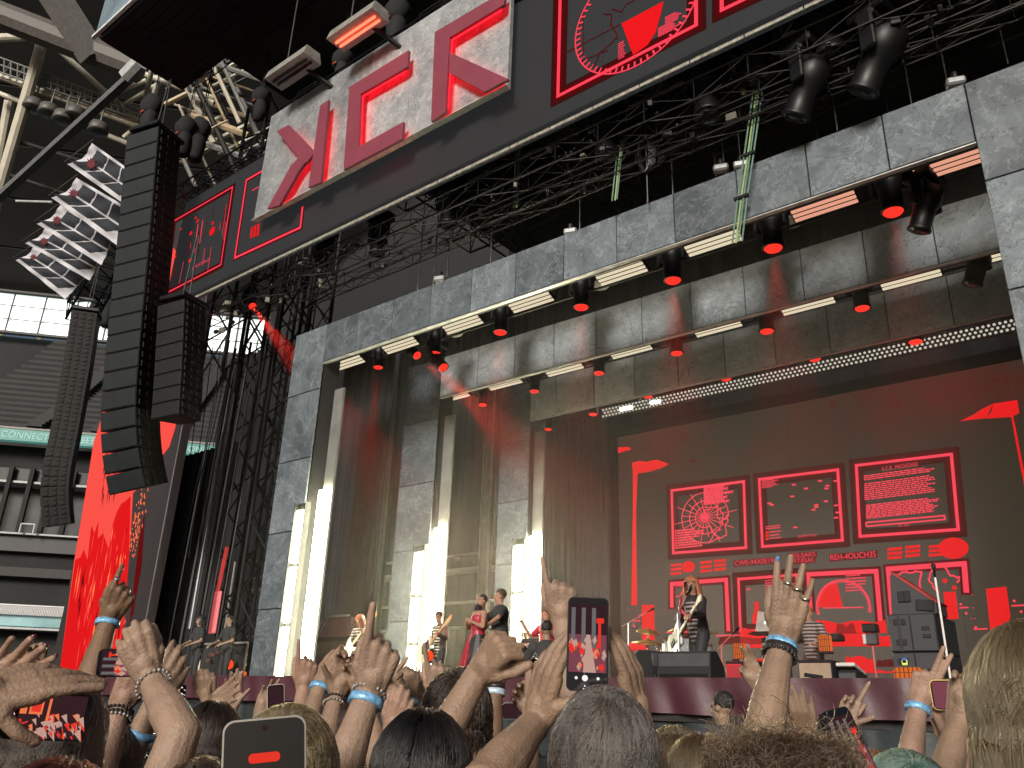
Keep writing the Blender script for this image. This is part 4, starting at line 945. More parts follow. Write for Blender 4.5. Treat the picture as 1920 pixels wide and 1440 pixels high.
for k in range(13):
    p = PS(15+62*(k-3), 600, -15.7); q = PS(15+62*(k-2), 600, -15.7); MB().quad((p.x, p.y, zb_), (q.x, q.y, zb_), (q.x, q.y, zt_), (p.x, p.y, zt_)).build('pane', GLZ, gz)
# stadium roof: dark sheet rising towards the pitch, with cream tube trusses
rf = thing('stadium_roof', 'dark stadium roof with cream tubular trusses over the grandstand', 'roof', PS(100, 500, -10))
RFM = mat('roof_sheet', (.022, .021, .019), .8, 0, .3, .4)
pa_, pb_ = PS(XA, 600, -16), PS(XB, 600, -16)
RISE = 14
m = MB(); a = Vector((pa_.x, pa_.y, zt_+.2)); b = Vector((pb_.x, pb_.y, zt_+.2)); a2 = a+SN*44+Vector((0, 0, RISE+11)); b2 = b+SN*44+Vector((0, 0, RISE+11))
n = 11
for k in range(n):
    m1 = MB(); p, q = a.lerp(a2, k/n), b.lerp(b2, k/n); p2, q2 = a.lerp(a2, (k+1)/n-.004), b.lerp(b2, (k+1)/n-.004); m1.prism([p, q, q2, p2], (0, 0, .3)); m1.build('roof_sheet', RFM, rf)
m1 = MB(); m1.prism([a-Vector((0, 0, .2)), b-Vector((0, 0, .2)), b-SN*30+Vector((0, 0, 2)), a-SN*30+Vector((0, 0, 2))], (0, 0, .3)); 
def member(pts, r, off=0, mt=CREAM, nm='truss_tube'):
    MB().tube(pts[0], pts[1], r, 10).build(nm, mt, rf)
def T(x, y, D): return PD(x, y, D)
for (x0, y0, x1, y1, D0, D1, r, mt) in (
        (83, 68, -20, 420, 46, 46, .30, CREAM), (-10, 71, 78, 68, 46, 46, .22, CREAM), (-10, 35, 340, 165, 46, 46, .17, CREAM), (90, 75, 270, 238, 46, 47, .16, CREAM),
        (-10, 140, 272, 240, 47, 47, .20, CREAM), (-10, 172, 268, 280, 48, 48, .16, CREAM), (18, 190, -8, 330, 49, 49, .28, CREAM), (272, 240, 300, 140, 47, 46, .16, CREAM), (300, 60, 262, 235, 44, 47, .14, CREAM),
        (232, 258, 270, 225, 47, 47, .13, CREAM), (215, 175, 275, 150, 47, 47, .12, CREAM), (235, 195, 300, 155, 47, 47, .12, CREAM), (-5, 252, 240, 330, 50, 50, .12, RFM), (-5, 320, 200, 390, 52, 52, .12, RFM), (30, 377, 98, 379, 46, 46, .07, WHITE)):
    MB().tube(T(x0, y0, D0), T(x1, y1, D1), r, 10).build('truss_tube', mt, rf)
MB().tube(T(-10, 25, 44), T(260, 130, 44), .75, 10).build('main_girder', mat('girder_brown', (.11, .1, .09), .6), rf)
MB().box(T(120, 20, 43), (1.1, 1.1, 5), Matrix.Rotation(R(50), 3, 'X')).build('junction_box', mat('junction_grey', (.2, .19, .18), .6), rf)
# long dark hoist beam crossing in front
hb = thing('crane_beam', 'long grey straight beam slanting across in front of the roof trusses', 'beam', T(100, 260, 40))
MB().tube(T(-10, 378, 40), T(255, 135, 38), .24, 4).build('beam_profile', mat('beam_grey', (.16, .16, .16), .45, .4), hb); MB().tube(T(236, 145, 37.8), T(262, 118, 37.6), .38, 8).build('end_cap', WHITE, hb)
# catwalk with flood lights
cw = thing('roof_catwalk', 'lighting catwalk with railings under the stadium roof', 'catwalk', T(120, 170, 47))
for dy in (0, -14, -28): MB().tube(T(-10, 132+dy, 46.5), T(272, 228+dy*.7, 46.5), .05, 5).build('catwalk_rail', mat('walk_grey', (.2, .2, .19), .6), cw)
for k in range(22):
    x = -5+k*12.6; y = 134+k*4.3; MB().tube(T(x, y, 46.5), T(x+1, y-28+k*.4, 46.5), .05, 5).build('post', MATS['walk_grey'], cw)
    if k % 2: MB().tube(T(x, y, 46.5), T(x+12, y-22, 46.5), .04, 4).build('brace', MATS['walk_grey'], cw)
for i, (x, y) in enumerate(((62, 200), (91, 210), (118, 223), (140, 215), (165, 238), (184, 244))):
    p = T(x, y, 46); t = thing('flood_light', 'round flood light hanging from the roof catwalk, %s along it' % ORD[i], 'flood light', p, 0, 'flood lights on the catwalk')
    MB().lathe([(.25, .5), (.5, .35), (.55, -.1), (.5, -.16)], None, 16).build('shade', mat('flood_brown', (.1, .095, .085), .5), t, False, True); MB().tube((0, 0, .5), (.1, 0, 1.6), .05, 6).build('stem', MATS['walk_grey'], t, False)
# dark lattice behind the header end, roof steel further back
bk_ = thing('rear_roof_steel', 'tangle of roof steel seen between the array and the header', 'steelwork', T(400, 200, 45)); r = random.Random(12)
for k in range(42):
    x = r.uniform(330, 480); y = r.uniform(120, 300); a = r.choice((.35, .35, -.5, 2.2)); L = r.uniform(40, 110)
    MB().tube(T(x-L*.5, y-L*.5*a, 46+k*.12), T(x+L*.5, y+L*.5*a, 46+k*.12), r.uniform(.06, .2), 6).build('steel_bar', r.choice((TW, MATS['walk_grey'], MATS['strut_brown'], CREAM)), bk_)
# enclosing far bowl behind the stage so the daylight only enters from the pitch side
p, q = PS(XA, 600, -16.4), PS(XB, 600, -16.4); MB().prism([Vector((p.x, p.y, 0)), Vector((q.x, q.y, 0)), Vector((q.x, q.y, zb_)), Vector((p.x, p.y, zb_))], -SN*.3).build('stand_wall', CONC, st)
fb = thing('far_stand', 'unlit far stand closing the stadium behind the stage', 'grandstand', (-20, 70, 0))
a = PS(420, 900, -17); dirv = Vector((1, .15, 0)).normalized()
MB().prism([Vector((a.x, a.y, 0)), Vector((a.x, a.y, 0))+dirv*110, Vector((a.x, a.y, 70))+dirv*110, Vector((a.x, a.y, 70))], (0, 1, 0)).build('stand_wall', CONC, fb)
# ================================================================== people builder
def voxel(mb, vs, smooth_it=3, fac=.5):
    """fuse closed overlapping pieces into one continuous skin"""
    me = bpy.data.meshes.new('tmp'); me.from_pydata(mb.v, [], mb.f); me.update()
    o = bpy.data.objects.new('tmp', me); TMP.collection.objects.link(o)
    m = o.modifiers.new('r', 'REMESH'); m.mode = 'VOXEL'; m.voxel_size = vs; m.use_smooth_shade = True
    if smooth_it:
        k = o.modifiers.new('s', 'SMOOTH'); k.factor = fac; k.iterations = smooth_it
    TMPL.update(); dg = TMPL.depsgraph
    out = bpy.data.meshes.new_from_object(o.evaluated_get(dg)); bpy.data.objects.remove(o); bpy.data.meshes.remove(me)
    return out
def cone(mb, a, b, ra, rb, n=12, sc=None):      # rounded tapered limb piece
    a = Vector(a); b = Vector(b); t = b-a; L = t.length
    if L < 1e-5: mb.ell(a, (ra, ra, ra)); return
    t.normalize(); pr = []
    for k in range(5):
        th = math.pi/2*(1-k/4); pr.append((max(ra*math.cos(th), 1e-4), -ra*math.sin(th)))
    for k in range(5):
        th = math.pi/2*k/4; pr.append((max(rb*math.cos(th), 1e-4), L+rb*math.sin(th)))
    q = Vector((0, 0, 1)).rotation_difference(t).to_matrix().to_4x4(); mb.lathe(pr, Matrix.Translation(a) @ q, n)
def limb(mb, pts, rad, n=12):
    for i in range(len(pts)-1): cone(mb, pts[i], pts[i+1], rad[i], rad[i+1], n)
def join_meshes(name, meshes, mats, smooth=True):
    V = []; F = []; off = 0; mi = []
    for me in meshes:
        n = len(me.vertices); co = np.empty(n*3, 'f'); me.vertices.foreach_get('co', co); V.append(co.reshape(-1, 3))
        F += [tuple(i+off for i in p.vertices) for p in me.polygons]; off += n; bpy.data.meshes.remove(me)
    o = bpy.data.meshes.new(name); o.from_pydata(np.concatenate(V).tolist(), [], F)
    for m in mats: o.materials.append(m)
    o.polygons.foreach_set('use_smooth', [smooth]*len(F)); o.update(); return o
def link(name, me, parent=None, loc=None):
    o = bpy.data.objects.new(name, me); C.objects.link(o)
    if parent is not None: o.parent = parent
    if loc is not None: o.location = loc
    return o
def skin(name, col, red=.0):
    return mat(name, tuple(k*w_ for k, w_ in zip(col, (.68, .60, .53))), .5, 0, .20, 22, .25, 170, .4, sss=.10)
SK = {'pale': skin('skin_pale', (.44, .335, .27)), 'mid': skin('skin_mid', (.38, .285, .22)), 'tan': skin('skin_tan', (.25, .165, .11)), 'pink': skin('skin_pink', (.45, .315, .255)), 'stage': skin('skin_stage', (.5, .3, .23))}
# ---- hand: local frame x = across the palm (towards the thumb = +x), y = out of the back of the hand, z = towards the fingers; origin at the wrist
FING = [(.030, .092, (.036, .024, .020), .0097), (.010, .096, (.040, .026, .021), .0099), (-.011, .090, (.037, .024, .020), .0095), (-.031, .080, (.029, .019, .018), .0085)]
def hand_pts(mb, M, curl=(0, 0, 0, 0), thumb=(.6, .2), spread=.06, side=1, s=1.):
    """curl per finger 0 straight .. 1 fist; thumb = (out angle, fold)"""
    T_ = lambda v: M @ (Vector((v[0]*side, v[1], v[2]))*s)
    for k in range(4):      # palm: four metacarpal bars fused
        x, z, _, r = FING[k]; cone(mb, T_((x*.55, 0, .002)), T_((x, .004-.003*abs(k-1.5), z-.004)), .0155*s, .0125*s, 10)
    cone(mb, T_((.0, 0, -.012)), T_((0, 0, .03)), .0255*s, .026*s, 12); cone(mb, T_((.012, -.004, .02)), T_((-.012, -.004, .055)), .021*s, .02*s, 10)
    cone(mb, T_((.018, -.010, .015)), T_((.036, -.010, .042)), .017*s, .0145*s, 10)
    tips = []
    for k in range(4):
        x, z, ln, r = FING[k]; c = curl[k]; p = Vector((x, .003, z)); d0 = (1.5-k)*spread; ang = 0; rr = r
        for j in range(3):
            ang += c*(1.45, 1.6, 1.1)[j]; d = Vector((math.sin(d0)*math.cos(ang), -math.sin(ang), math.cos(ang)*math.cos(d0)))
            q = p+d*ln[j]; cone(mb, T_(p), T_(q), rr*s*(1.04 if j == 0 else 1), rr*.93*s, 9); p = q; rr *= .93
        tips.append(T_(p))
    o_, f_ = thumb; p = Vector((.034, -.010, .040)); d = Vector((math.sin(o_), -.25-.9*f_, math.cos(o_))).normalized(); q = p+d*.036; cone(mb, T_(p), T_(q), .0125*s, .0108*s, 9)
    d2 = Vector((math.sin(o_)*(1-1.6*f_), -.25-.5*f_, math.cos(o_)*(1-.3*f_))).normalized(); q2 = q+d2*.030; cone(mb, T_(q), T_(q2), .0105*s, .0092*s, 9); tips.append(T_(q2))
    return tips
def frame_z(z, yhint):
    z = Vector(z).normalized(); y = Vector(yhint); y = (y-z*y.dot(z)).normalized(); x = y.cross(z); return Matrix((x, y, z)).transposed()
def M4(loc, m3): return Matrix.Translation(loc) @ m3.to_4x4()

DARK = mat('eye_dark', (.01, .008, .008), .3, 0, 0)
def figure(label, x, ytop, H, face, pose, clothes, skinm='stage', hairm=None, hair='short', ztop=None, base=None, group=None, eff=None, vs=.012, fixY=None):
    """standing person whose head top shows at that pixel; face = heading angle (0 looks to +Y, positive turns left)"""
    base = ZS if base is None else base; d = ray(x, ytop); e = eff or H
    if fixY: Y = fixY; p0 = P(x, ytop, Y); base = p0.z-e
    else: k = (base+e-CAMZ)/d.z; p0 = CAM+d*k
    loc = Vector((p0.x, p0.y, base)); s = H/1.75
    t = thing('person', label, 'person', loc, face, group)
    lean = pose.get('lean', 0); side = pose.get('side', 0)
    hip = Vector((0, 0, .93)); up = Vector((math.sin(side), math.sin(lean), math.cos(lean)*math.cos(side)))
    neck = hip+up*.52+Vector((0, pose.get('fw', 0), 0)); hd = pose.get('head', (0, 0, 0)); hdir = (up+Vector((hd[0], hd[1], 0))).normalized(); hc = neck+hdir*.17
    hy = Matrix.Rotation(hd[2], 3, 'Z'); hm3 = Vector((0, 0, 1)).rotation_difference(hdir).to_matrix() @ hy
    shL, shR = neck+Vector((-.19, 0, -.07)), neck+Vector((.19, 0, -.07))
    sc = lambda v: Vector(v)*s
    feet = pose.get('feet', ((-.12, .0), (.12, .0))); kn = pose.get('knees', (.04, .04))
    b = MB()
    limb(b, [sc(hip+Vector((0, 0, .0))), sc(hip+up*.25), sc(neck-up*.12)], [.13*s, .125*s, .145*s]); limb(b, [sc(shL), sc(shR)], [.062*s, .062*s]); limb(b, [sc(neck-up*.1), sc(hc-hdir*.05)], [.068*s, .052*s])
    hh = lambda v: sc(hc+hm3 @ Vector(v))
    b.ell(hh((0, -.012, .025)), (.074*s, .093*s, .097*s), hm3, 18, 12); b.ell(hh((0, .03, -.055)), (.054*s, .058*s, .068*s), hm3, 14, 10)
    cone(b, hh((0, .085, .012)), hh((0, .106, -.022)), .011*s, .017*s, 8); b.ell(hh((0, .062, -.098)), (.026*s, .022*s, .02*s), hm3)
    for q in (-1, 1): b.ell(hh((q*.076, -.005, -.01)), (.012*s, .02*s, .03*s), hm3, 10, 6); b.ell(hh((q*.034, .072, .034)), (.024*s, .014*s, .010*s), hm3, 8, 6)
    hands = []
    arms = []
    for q, S_ in ((-1, shL), (1, shR)):
        el, wr, hdr = pose['armL' if q < 0 else 'armR']; el = Vector(el); wr = Vector(wr)
        arms.append((S_, el, wr)); limb(b, [sc(S_), sc(S_.lerp(el, .5)), sc(el), sc(el.lerp(wr, .3)), sc(wr)], [.056*s, .050*s, .040*s, .041*s, .027*s])
        zdir = (wr-el).normalized(); cu, yh = hdr; M = M4(sc(wr), frame_z(zdir, yh)); hands.append(M); hand_pts(b, M, (cu,)*4, (.6, .3 if cu > .4 else .1), .05, q*-1 if False else (1 if q < 0 else -1), s*1.0)
    legs = []
    for q, f, kf in ((-1, feet[0], kn[0]), (1, feet[1], kn[1])):
        h = hip+Vector((q*.09, 0, -.02)); an = Vector((f[0], f[1], .09)); k = h.lerp(an, .48)+Vector((q*.02, kf, 0)); legs.append((h, k, an))
        limb(b, [sc(h), sc(h.lerp(k, .4)), sc(k), sc(k.lerp(an, .35)), sc(an)], [.088*s, .08*s, .055*s, .056*s, .036*s]); cone(b, sc(an-Vector((0, .04, .04))), sc(an+Vector((q*.02, .13, -.055))), .042*s, .034*s)
    link('body', join_meshes('body', [voxel(b, vs*s)], [SK[skinm]]), t)
    # face details
    for q in (-1, 1):
        m = MB(); m.ell(hh((q*.033, .081, .018)), (.015*s, .008*s, .008*s), hm3, 8, 6); m.build('eye', DARK, t, False, True)
    mo = pose.get('mouth', .006); m = MB(); m.ell(hh((0, .083, -.062)), (.024*s, .010*s, mo*s), hm3, 10, 6); m.build('mouth', mat('lip', (.12, .03, .03), .5), t, False, True)
    # clothes
    for kind, mt in clothes:
        c = MB(); v = vs*s; MT = mt if isinstance(mt, (list, tuple)) else [mt]
        if kind in ('tshirt', 'jacket', 'top'):
            g_ = .020 if kind == 'jacket' else .014
            limb(c, [sc(hip-up*.02), sc(hip+up*.25), sc(neck-up*.12)], [(.142+g_)*s, (.128+g_)*s, (.148+g_)*s]); limb(c, [sc(shL), sc(shR)], [(.064+g_)*s]*2); cone(c, sc(neck-up*.14), sc(neck-up*.03), .1*s, .07*s)
            for (S_, el, wr) in arms:
                if kind == 'tshirt': limb(c, [sc(S_), sc(S_.lerp(el, .62))], [(.06+g_)*s, (.062+g_)*s])
                elif kind == 'jacket': limb(c, [sc(S_), sc(el), sc(wr.lerp(el, .06))], [(.058+g_)*s, (.046+g_)*s, (.032+g_)*s])
        elif kind == 'corset': limb(c, [sc(hip-up*.02), sc(hip+up*.15), sc(neck-up*.17)], [.15*s, .132*s, .162*s])
        elif kind == 'trousers':
            limb(c, [sc(hip+up*.06), sc(hip)], [.142*s, .146*s])
            for h, k, an in legs: limb(c, [sc(h), sc(h.lerp(k, .4)), sc(k), sc(an)], [.1*s, .094*s, .068*s, .058*s])
        elif kind == 'skirt':
            v = .016*s; n = 28
            def sk(u, w):
                a = u*2*math.pi; r_ = lerp(.15, .48, w**1.15)*(1+.10*math.sin(a*9+w*2)*w); c0 = hip.lerp(Vector((pose.get('sx', 0), pose.get('sy', 0), .03)), w); return sc(c0+Vector((math.cos(a)*r_, math.sin(a)*r_*.85, .09*(1-w))))
            gm = MB().grid(sk, 90, 12); o = gm.build('skirt', MT[0], t, False, True); continue
        elif kind == 'shoes':
            for h, k, an in legs: cone(c, sc(an-Vector((0, .05, .045))), sc(an+Vector((0, .15, -.06))), .05*s, .036*s)
        elif kind == 'strap': c = None; MB().path([sc(neck+Vector((.16, .1, -.02))), sc(neck+Vector((.08, .19, -.18))), sc(hip+Vector((-.08, .19, .16)))], .03*s, 6).build('strap', MT[0], t, False, True); continue
        elif kind == 'scarf': limb(c, [sc(neck-up*.05+Vector((0, .02, 0))), sc(neck+Vector((0, .03, .05)))], [.085*s, .075*s])
        link(kind if kind != 'top' else 'shirt', join_meshes(kind, [voxel(c, v, 2)], MT), t)
    for nm, pts, r_, mt in pose.get('extra', ()): MB().path([sc(p) for p in pts], r_, 8).build(nm, mt, t, False, True)
    # hair
    if hairm is not None:
        c = MB()
        hb_ = .022 if hair in ('long', 'bob') else 0.; c.ell(hh((0, -.022, .045)), ((.084+hb_)*s, (.100+hb_)*s, (.092+hb_*.6)*s), hm3, 18, 12)
        if hair == 'long':
            for q in (-1, 1):
                for dx, dy, L in ((.07, -.03, .42), (.075, .02, .36), (.03, -.08, .45), (.05, -.06, .4)): limb(c, [hh((q*dx, dy, .06)), hh((q*(dx+.025), dy-.01, -.12)), sc(hc+hm3 @ Vector((q*(dx+.05), dy-.03, 0))-Vector((0, 0, L*.7))), sc(hc+hm3 @ Vector((q*(dx+.035), dy-.03, 0))-Vector((0, 0, L)))], [.036*s, .046*s, .044*s, .018*s])
        elif hair == 'bob':
            for a in np.linspace(.9, 5.4, 9): limb(c, [hh((.07*math.sin(a), .08*math.cos(a)-.01, .06)), hh((.09*math.sin(a), .1*math.cos(a)-.01, -.06)), hh((.095*math.sin(a), .11*math.cos(a), -.16))], [.03*s, .03*s, .016*s])
        hme = voxel(c, .008*s, 1)
        # open the face again
        bm = bmesh.new(); bm.from_mesh(hme); inv = hm3.transposed(); kill = []
        for v_ in bm.verts:
            q = inv @ (v_.co/s-hc)
            if q.y > .03 and q.z < .058 and abs(q.x) < .09: kill.append(v_)
        bmesh.ops.delete(bm, geom=kill, context='VERTS'); bm.to_mesh(hme); bm.free()
        link('hair', join_meshes('hair', [hme], [hairm]), t)
    return t, hands, sc
HBR = mat('hair_brown', (.06, .035, .02), .5, 0, .5, 40, .8, 60); HBL = mat('hair_black', (.012, .01, .01), .45, 0, .4, 40, .8, 60); HGN = mat('hair_ginger', (.30, .10, .045), .5, 0, .5, 40, .9, 60); HLB = mat('hair_light', (.24, .15, .08), .5, 0, .5, 40, .8, 60)
TSB = mat('tee_black', (.03, .032, .03), .8, 0, .2, 8, .3, 20); TRB = mat('trouser_black', (.02, .02, .023), .7, 0, .2, 8, .3, 18); NAVY = mat('shirt_navy', (.03, .038, .07), .8, 0, .2, 8); JKT = mat('jacket_black', (.022, .018, .02), .6, 0, .2, 8, .3, 18); REDC = mat('red_satin', (.35, .02, .04), .35, 0, .2, 8, .3, 14); SKT = mat('skirt_black', (.02, .019, .021), .5, 0, .3, 5, .2, 12)
# striped top: bands follow the body's own height
def striped(name, a, b, n):
    m = mat(name, a, .7, 0, 0); nt = m.node_tree; N = nt.nodes; tc = N.new('ShaderNodeTexCoord'); sp = N.new('ShaderNodeSeparateXYZ'); nt.links.new(tc.outputs['Object'], sp.inputs[0])
    w = N.new('ShaderNodeMath'); w.operation = 'MULTIPLY'; w.inputs[1].default_value = n; nt.links.new(sp.outputs[2], w.inputs[0]); f = N.new('ShaderNodeMath'); f.operation = 'FRACT'; nt.links.new(w.outputs[0], f.inputs[0])
    g = N.new('ShaderNodeMath'); g.operation = 'GREATER_THAN'; g.inputs[1].default_value = .52; nt.links.new(f.outputs[0], g.inputs[0]); x = N.new('ShaderNodeMix'); x.data_type = 'RGBA'; x.inputs[6].default_value = (*a, 1); x.inputs[7].default_value = (*b, 1)
    nt.links.new(g.outputs[0], x.inputs[0]); nt.links.new(x.outputs[2], N['Principled BSDF'].inputs['Base Color']); return m
STRP = striped('striped_top', (.03, .03, .03), (.6, .56, .42), 17); STRJ = striped('striped_braid', (.02, .016, .018), (.27, .22, .2), 16)
def guitar(label, M, bodym, neckm=None, L=1.0, group=None, cat='guitar', pg=None):
    """electric guitar: local x along the neck, y = out of the front, z up"""
    t = thing('electric_guitar', label, cat, M.translation, 0); t.rotation_euler = M.to_euler()
    out = [(.16, .05), (.22, .10), (.18, .145), (.06, .11), (-.03, .115), (-.16, .165), (-.25, .12), (-.27, 0), (-.24, -.12), (-.15, -.16), (-.03, -.11), (.06, -.12), (.15, -.17), (.21, -.13), (.17, -.05)]
    MB().prism([(x*L, .02, z*L) for x, z in out][::-1], (0, -.04, 0)).build('body', bodym, t, False)
    MB().prism([(.12*L, .026, .06*L), (.13*L, .026, -.1*L), (-.12*L, .026, -.12*L), (-.15*L, .026, .0)], (0, .004, 0)).build('pickguard', pg or mat('pickguard', (.2, .19, .17), .4), t, False)
    MB().bbox((.47*L, .02, 0), (.62*L, .03, .045*L), .006).build('neck', neckm or mat('maple', (.42, .24, .1), .4), t, False)
    MB().prism([(.78*L, .03, -.025), (.96*L, .03, -.05), (.98*L, .03, .0), (.94*L, .03, .05), (.78*L, .03, .025)], (0, -.02, 0)).build('headstock', neckm or MATS['maple'], t, False)
    for k in range(3): MB().box((-.02-.06*k, .032, 0), (.025, .014, .08)).build('pickup', BLACK, t, False)
    return t
MICM = mat('mic_metal', (.3, .3, .3), .35, .8)
def mic_stand(label, base, top, tip=None, col=None, group='microphone stands'):
    col = col or ALU; t = thing('mic_stand', label, 'stand', base, 0, group); b = Vector(base); tp = Vector(top)
    for k in range(3):
        a = k*2.094+.4; MB().tube(b+Vector((math.cos(a)*.3, math.sin(a)*.3, .01)), b+Vector((0, 0, .14)), .012, 6).build('leg', BLACK, t)
    MB().tube(b+Vector((0, 0, .1)), tp, .013, 8).build('pole', col, t)
    if tip is not None: MB().tube(tp+(tp-Vector(tip))*.35, tip, .010, 6).build('boom', col, t)
    e = Vector(tip) if tip is not None else tp; d = (e-tp).normalized() if tip is not None else Vector((0, 0, 1))
    m = MB(); m.lathe([(.012, 0), (.016, .1), (.028, .12), (.026, .16), (.0, .175)], M4(e, frame_z(d, Vector((.3, .2, .9)) if abs(d.z) < .9 else (1, 0, 0))), 10); m.build('microphone', BLACK, t, smooth=True)
    return t
# ================================================================== performers
UPB = Vector((0, -.3, 1))
figA, hA, scA = figure('man in a black t-shirt singing into a microphone in profile', 940, 1104, 1.86, R(142), dict(lean=.02, head=(0, .03, 0), mouth=.016, armL=((-.36, .12, 1.22), (-.16, .24, 1.12), (.3, (0, 1, 0))), armR=((.24, .30, 1.20), (.06, .27, 1.50), (.75, (0, .8, .6)))), [('tshirt', TSB), ('trousers', TRB), ('shoes', BLACKM)], hairm=HBR)
figB, hB, scB = figure('woman in a black gown with red front and open mouth, singing beside the man', 900, 1113, 1.74, R(155), dict(lean=-.03, head=(0, -.12, .3), mouth=.02, armL=((-.30, .05, 1.14), (-.12, .17, 1.22), (.5, (0, 1, .2))), armR=((.30, .08, 1.14), (.10, .20, 1.24), (.5, (0, 1, .2)))), [('corset', REDC), ('skirt', SKT), ('scarf', BLACKM), ('shoes', BLACKM)], hairm=HBL)
sash = thing('red_sash', 'long red train of cloth hanging from the singing woman', 'cloth', P(868, 1262, 13.6))
yA = figB.location.y-.25
def sf(u, v):
    p = P(lerp(880, lerp(852, 872, u), v), lerp(1190, 1275, v), yA); return Vector((p.x+.03*(u-.5)*(1-v), yA+.05*math.sin(u*14)*v, p.z))
MB().grid(sf, 16, 14).build('train', REDC, sash, smooth=True)
# microphone held by the man
Mh = hA[1]; hp = figA.matrix_basis @ (Mh @ Vector((0, -.03, .07)))
mouth = figA.location+Matrix.Rotation(R(142), 3, 'Z') @ Vector((0, .17, 1.58))
t = thing('handheld_microphone', 'silver handheld microphone at the mouth of the man', 'microphone', hp); dr = (hp-mouth); dr.z *= .3; dr.normalize()
MB().lathe([(.012, 0), (.015, .14), (.027, .16), (.026, .2), (0, .215)], M4(hp+dr*.10, frame_z(-dr, (0, 0, 1))), 12).build('mic_body', MICM, t, smooth=True)
figC, hC, _ = figure('bass player in a black and white striped top looking down', 829, 1146, 1.74, R(165), dict(lean=.06, head=(.02, .22, .15), armL=((-.36, .10, 1.16), (-.46, .34, 1.22), (.55, (0, -.5, .7))), armR=((.34, .0, 1.12), (.16, .22, .93), (.45, (0, 1, .3))), feet=((-.2, .05), (.16, -.02))), [('top', STRP), ('jacket', mat('jacket_grey', (.09, .085, .075), .8, 0, .2, 8)), ('trousers', TRB), ('shoes', BLACKM)], hairm=HBR)
figC_j = [o for o in C.objects if o.parent == figC and o.name.startswith('jacket')][0]
bm = bmesh.new(); bm.from_mesh(figC_j.data); bmesh.ops.delete(bm, geom=[v for v in bm.verts if v.co.y > .07 and abs(v.co.x) < .12 and v.co.z < 1.4], context='VERTS'); bm.to_mesh(figC_j.data); bm.free()
def instrument_M(fig, c, a, b):       # centre and neck direction given in the person's own frame
    Rz = Matrix.Rotation(fig.rotation_euler.z, 3, 'Z'); cw = fig.location+Rz @ Vector(c); x = (Rz @ (Vector(b)-Vector(a))).normalized(); y = Rz @ Vector((0, 1, .1)); y = (y-x*y.dot(x)).normalized(); z = x.cross(y)
    m3 = Matrix((x, y, z)).transposed(); return M4(cw, m3)
CREAMG = mat('guitar_cream', (.6, .57, .46), .3, coat=.5); GREYG = mat('guitar_grey', (.2, .2, .21), .3, coat=.5)
guitar('cream bass guitar held by the player in the striped top', instrument_M(figC, (.12, .25, .93), (.12, .2, .93), (-.45, .25, 1.25)), CREAMG, None, 1.3, pg=BLACK)
figD, hD, _ = figure('guitarist in a braided black jacket bending over near the first light column', 689, 1160, 1.70, R(185), dict(lean=.30, head=(.05, .25, .1), armL=((-.34, .26, 1.08), (-.36, .46, 1.26), (.55, (0, -.5, .7))), armR=((.32, .2, 1.02), (.14, .40, .88), (.45, (0, 1, .3))), feet=((-.22, .1), (.2, -.1))), [('jacket', STRJ), ('trousers', TRB), ('shoes', BLACKM)], hairm=HGN, hair='bob', eff=1.60)
guitar('pale guitar held by the bending guitarist near the first light column', instrument_M(figD, (.10, .42, .86), (.12, .4, .86), (-.35, .44, 1.3)), GREYG, None, 1.2)
figE, hE, _ = figure('long-haired guitarist in an open black jacket leaning to a microphone', 1306, 1094, 1.84, R(152), dict(lean=.16, side=-.04, head=(-.05, .05, .55), mouth=.022, armL=((-.36, .20, 1.16), (-.42, .44, 1.12), (.6, (0, -.5, .7))), armR=((.40, .0, 1.08), (.26, .22, .86), (.4, (0, 1, .3))), feet=((-.26, .12), (.2, -.12)), knees=(.1, .06)), [('top', STRJ), ('jacket', JKT), ('trousers', TRB), ('strap', REDC), ('shoes', BLACKM)], hairm=HGN, hair='long', eff=1.74)
o = [o for o in C.objects if o.parent == figE and o.name.startswith('jacket')][0]
bm = bmesh.new(); bm.from_mesh(o.data); bmesh.ops.delete(bm, geom=[v for v in bm.verts if v.co.y > .12 and abs(v.co.x+.05) < .13 and v.co.z < 1.42], context='VERTS'); bm.to_mesh(o.data); bm.free()
guitar('pale grey guitar slung low on the long-haired guitarist', instrument_M(figE, (.18, .30, .86), (.2, .3, .84), (-.42, .44, 1.16)), GREYG, mat('neck_pale', (.5, .42, .32), .4), 1.25)
fE = figE.location; mt_ = P(1270, 1150, fE.y-.3)
mic_stand('boom microphone stand in front of the long-haired guitarist', (mt_.x, mt_.y, ZS), (mt_.x, mt_.y, ZS+1.25), P(1287, 1117, fE.y-.25), ALU)
figF, hF, _ = figure('keyboard player in a striped jacket behind the keyboard', 1517, 1137, 1.78, R(172), dict(lean=.08, head=(0, .1, 0), armL=((-.34, .12, 1.10), (-.26, .40, 1.06), (.15, (0, .2, 1))), armR=((.34, .12, 1.10), (.26, .40, 1.06), (.15, (0, .2, 1)))), [('jacket', STRJ), ('trousers', TRB), ('shoes', BLACKM)], hairm=HGN)
figG, hG, _ = figure('percussionist with raised sticks behind the small drum rack', 1027, 1142, 1.74, R(170), dict(lean=.05, armL=((-.4, .1, 1.15), (-.42, .35, 1.35), (.7, (0, -.5, .7))), armR=((.38, .1, 1.2), (.42, .3, 1.45), (.7, (0, -.5, .7)))), [('tshirt', REDC), ('trousers', TRB), ('shoes', BLACKM)], hairm=HBR, vs=.014)
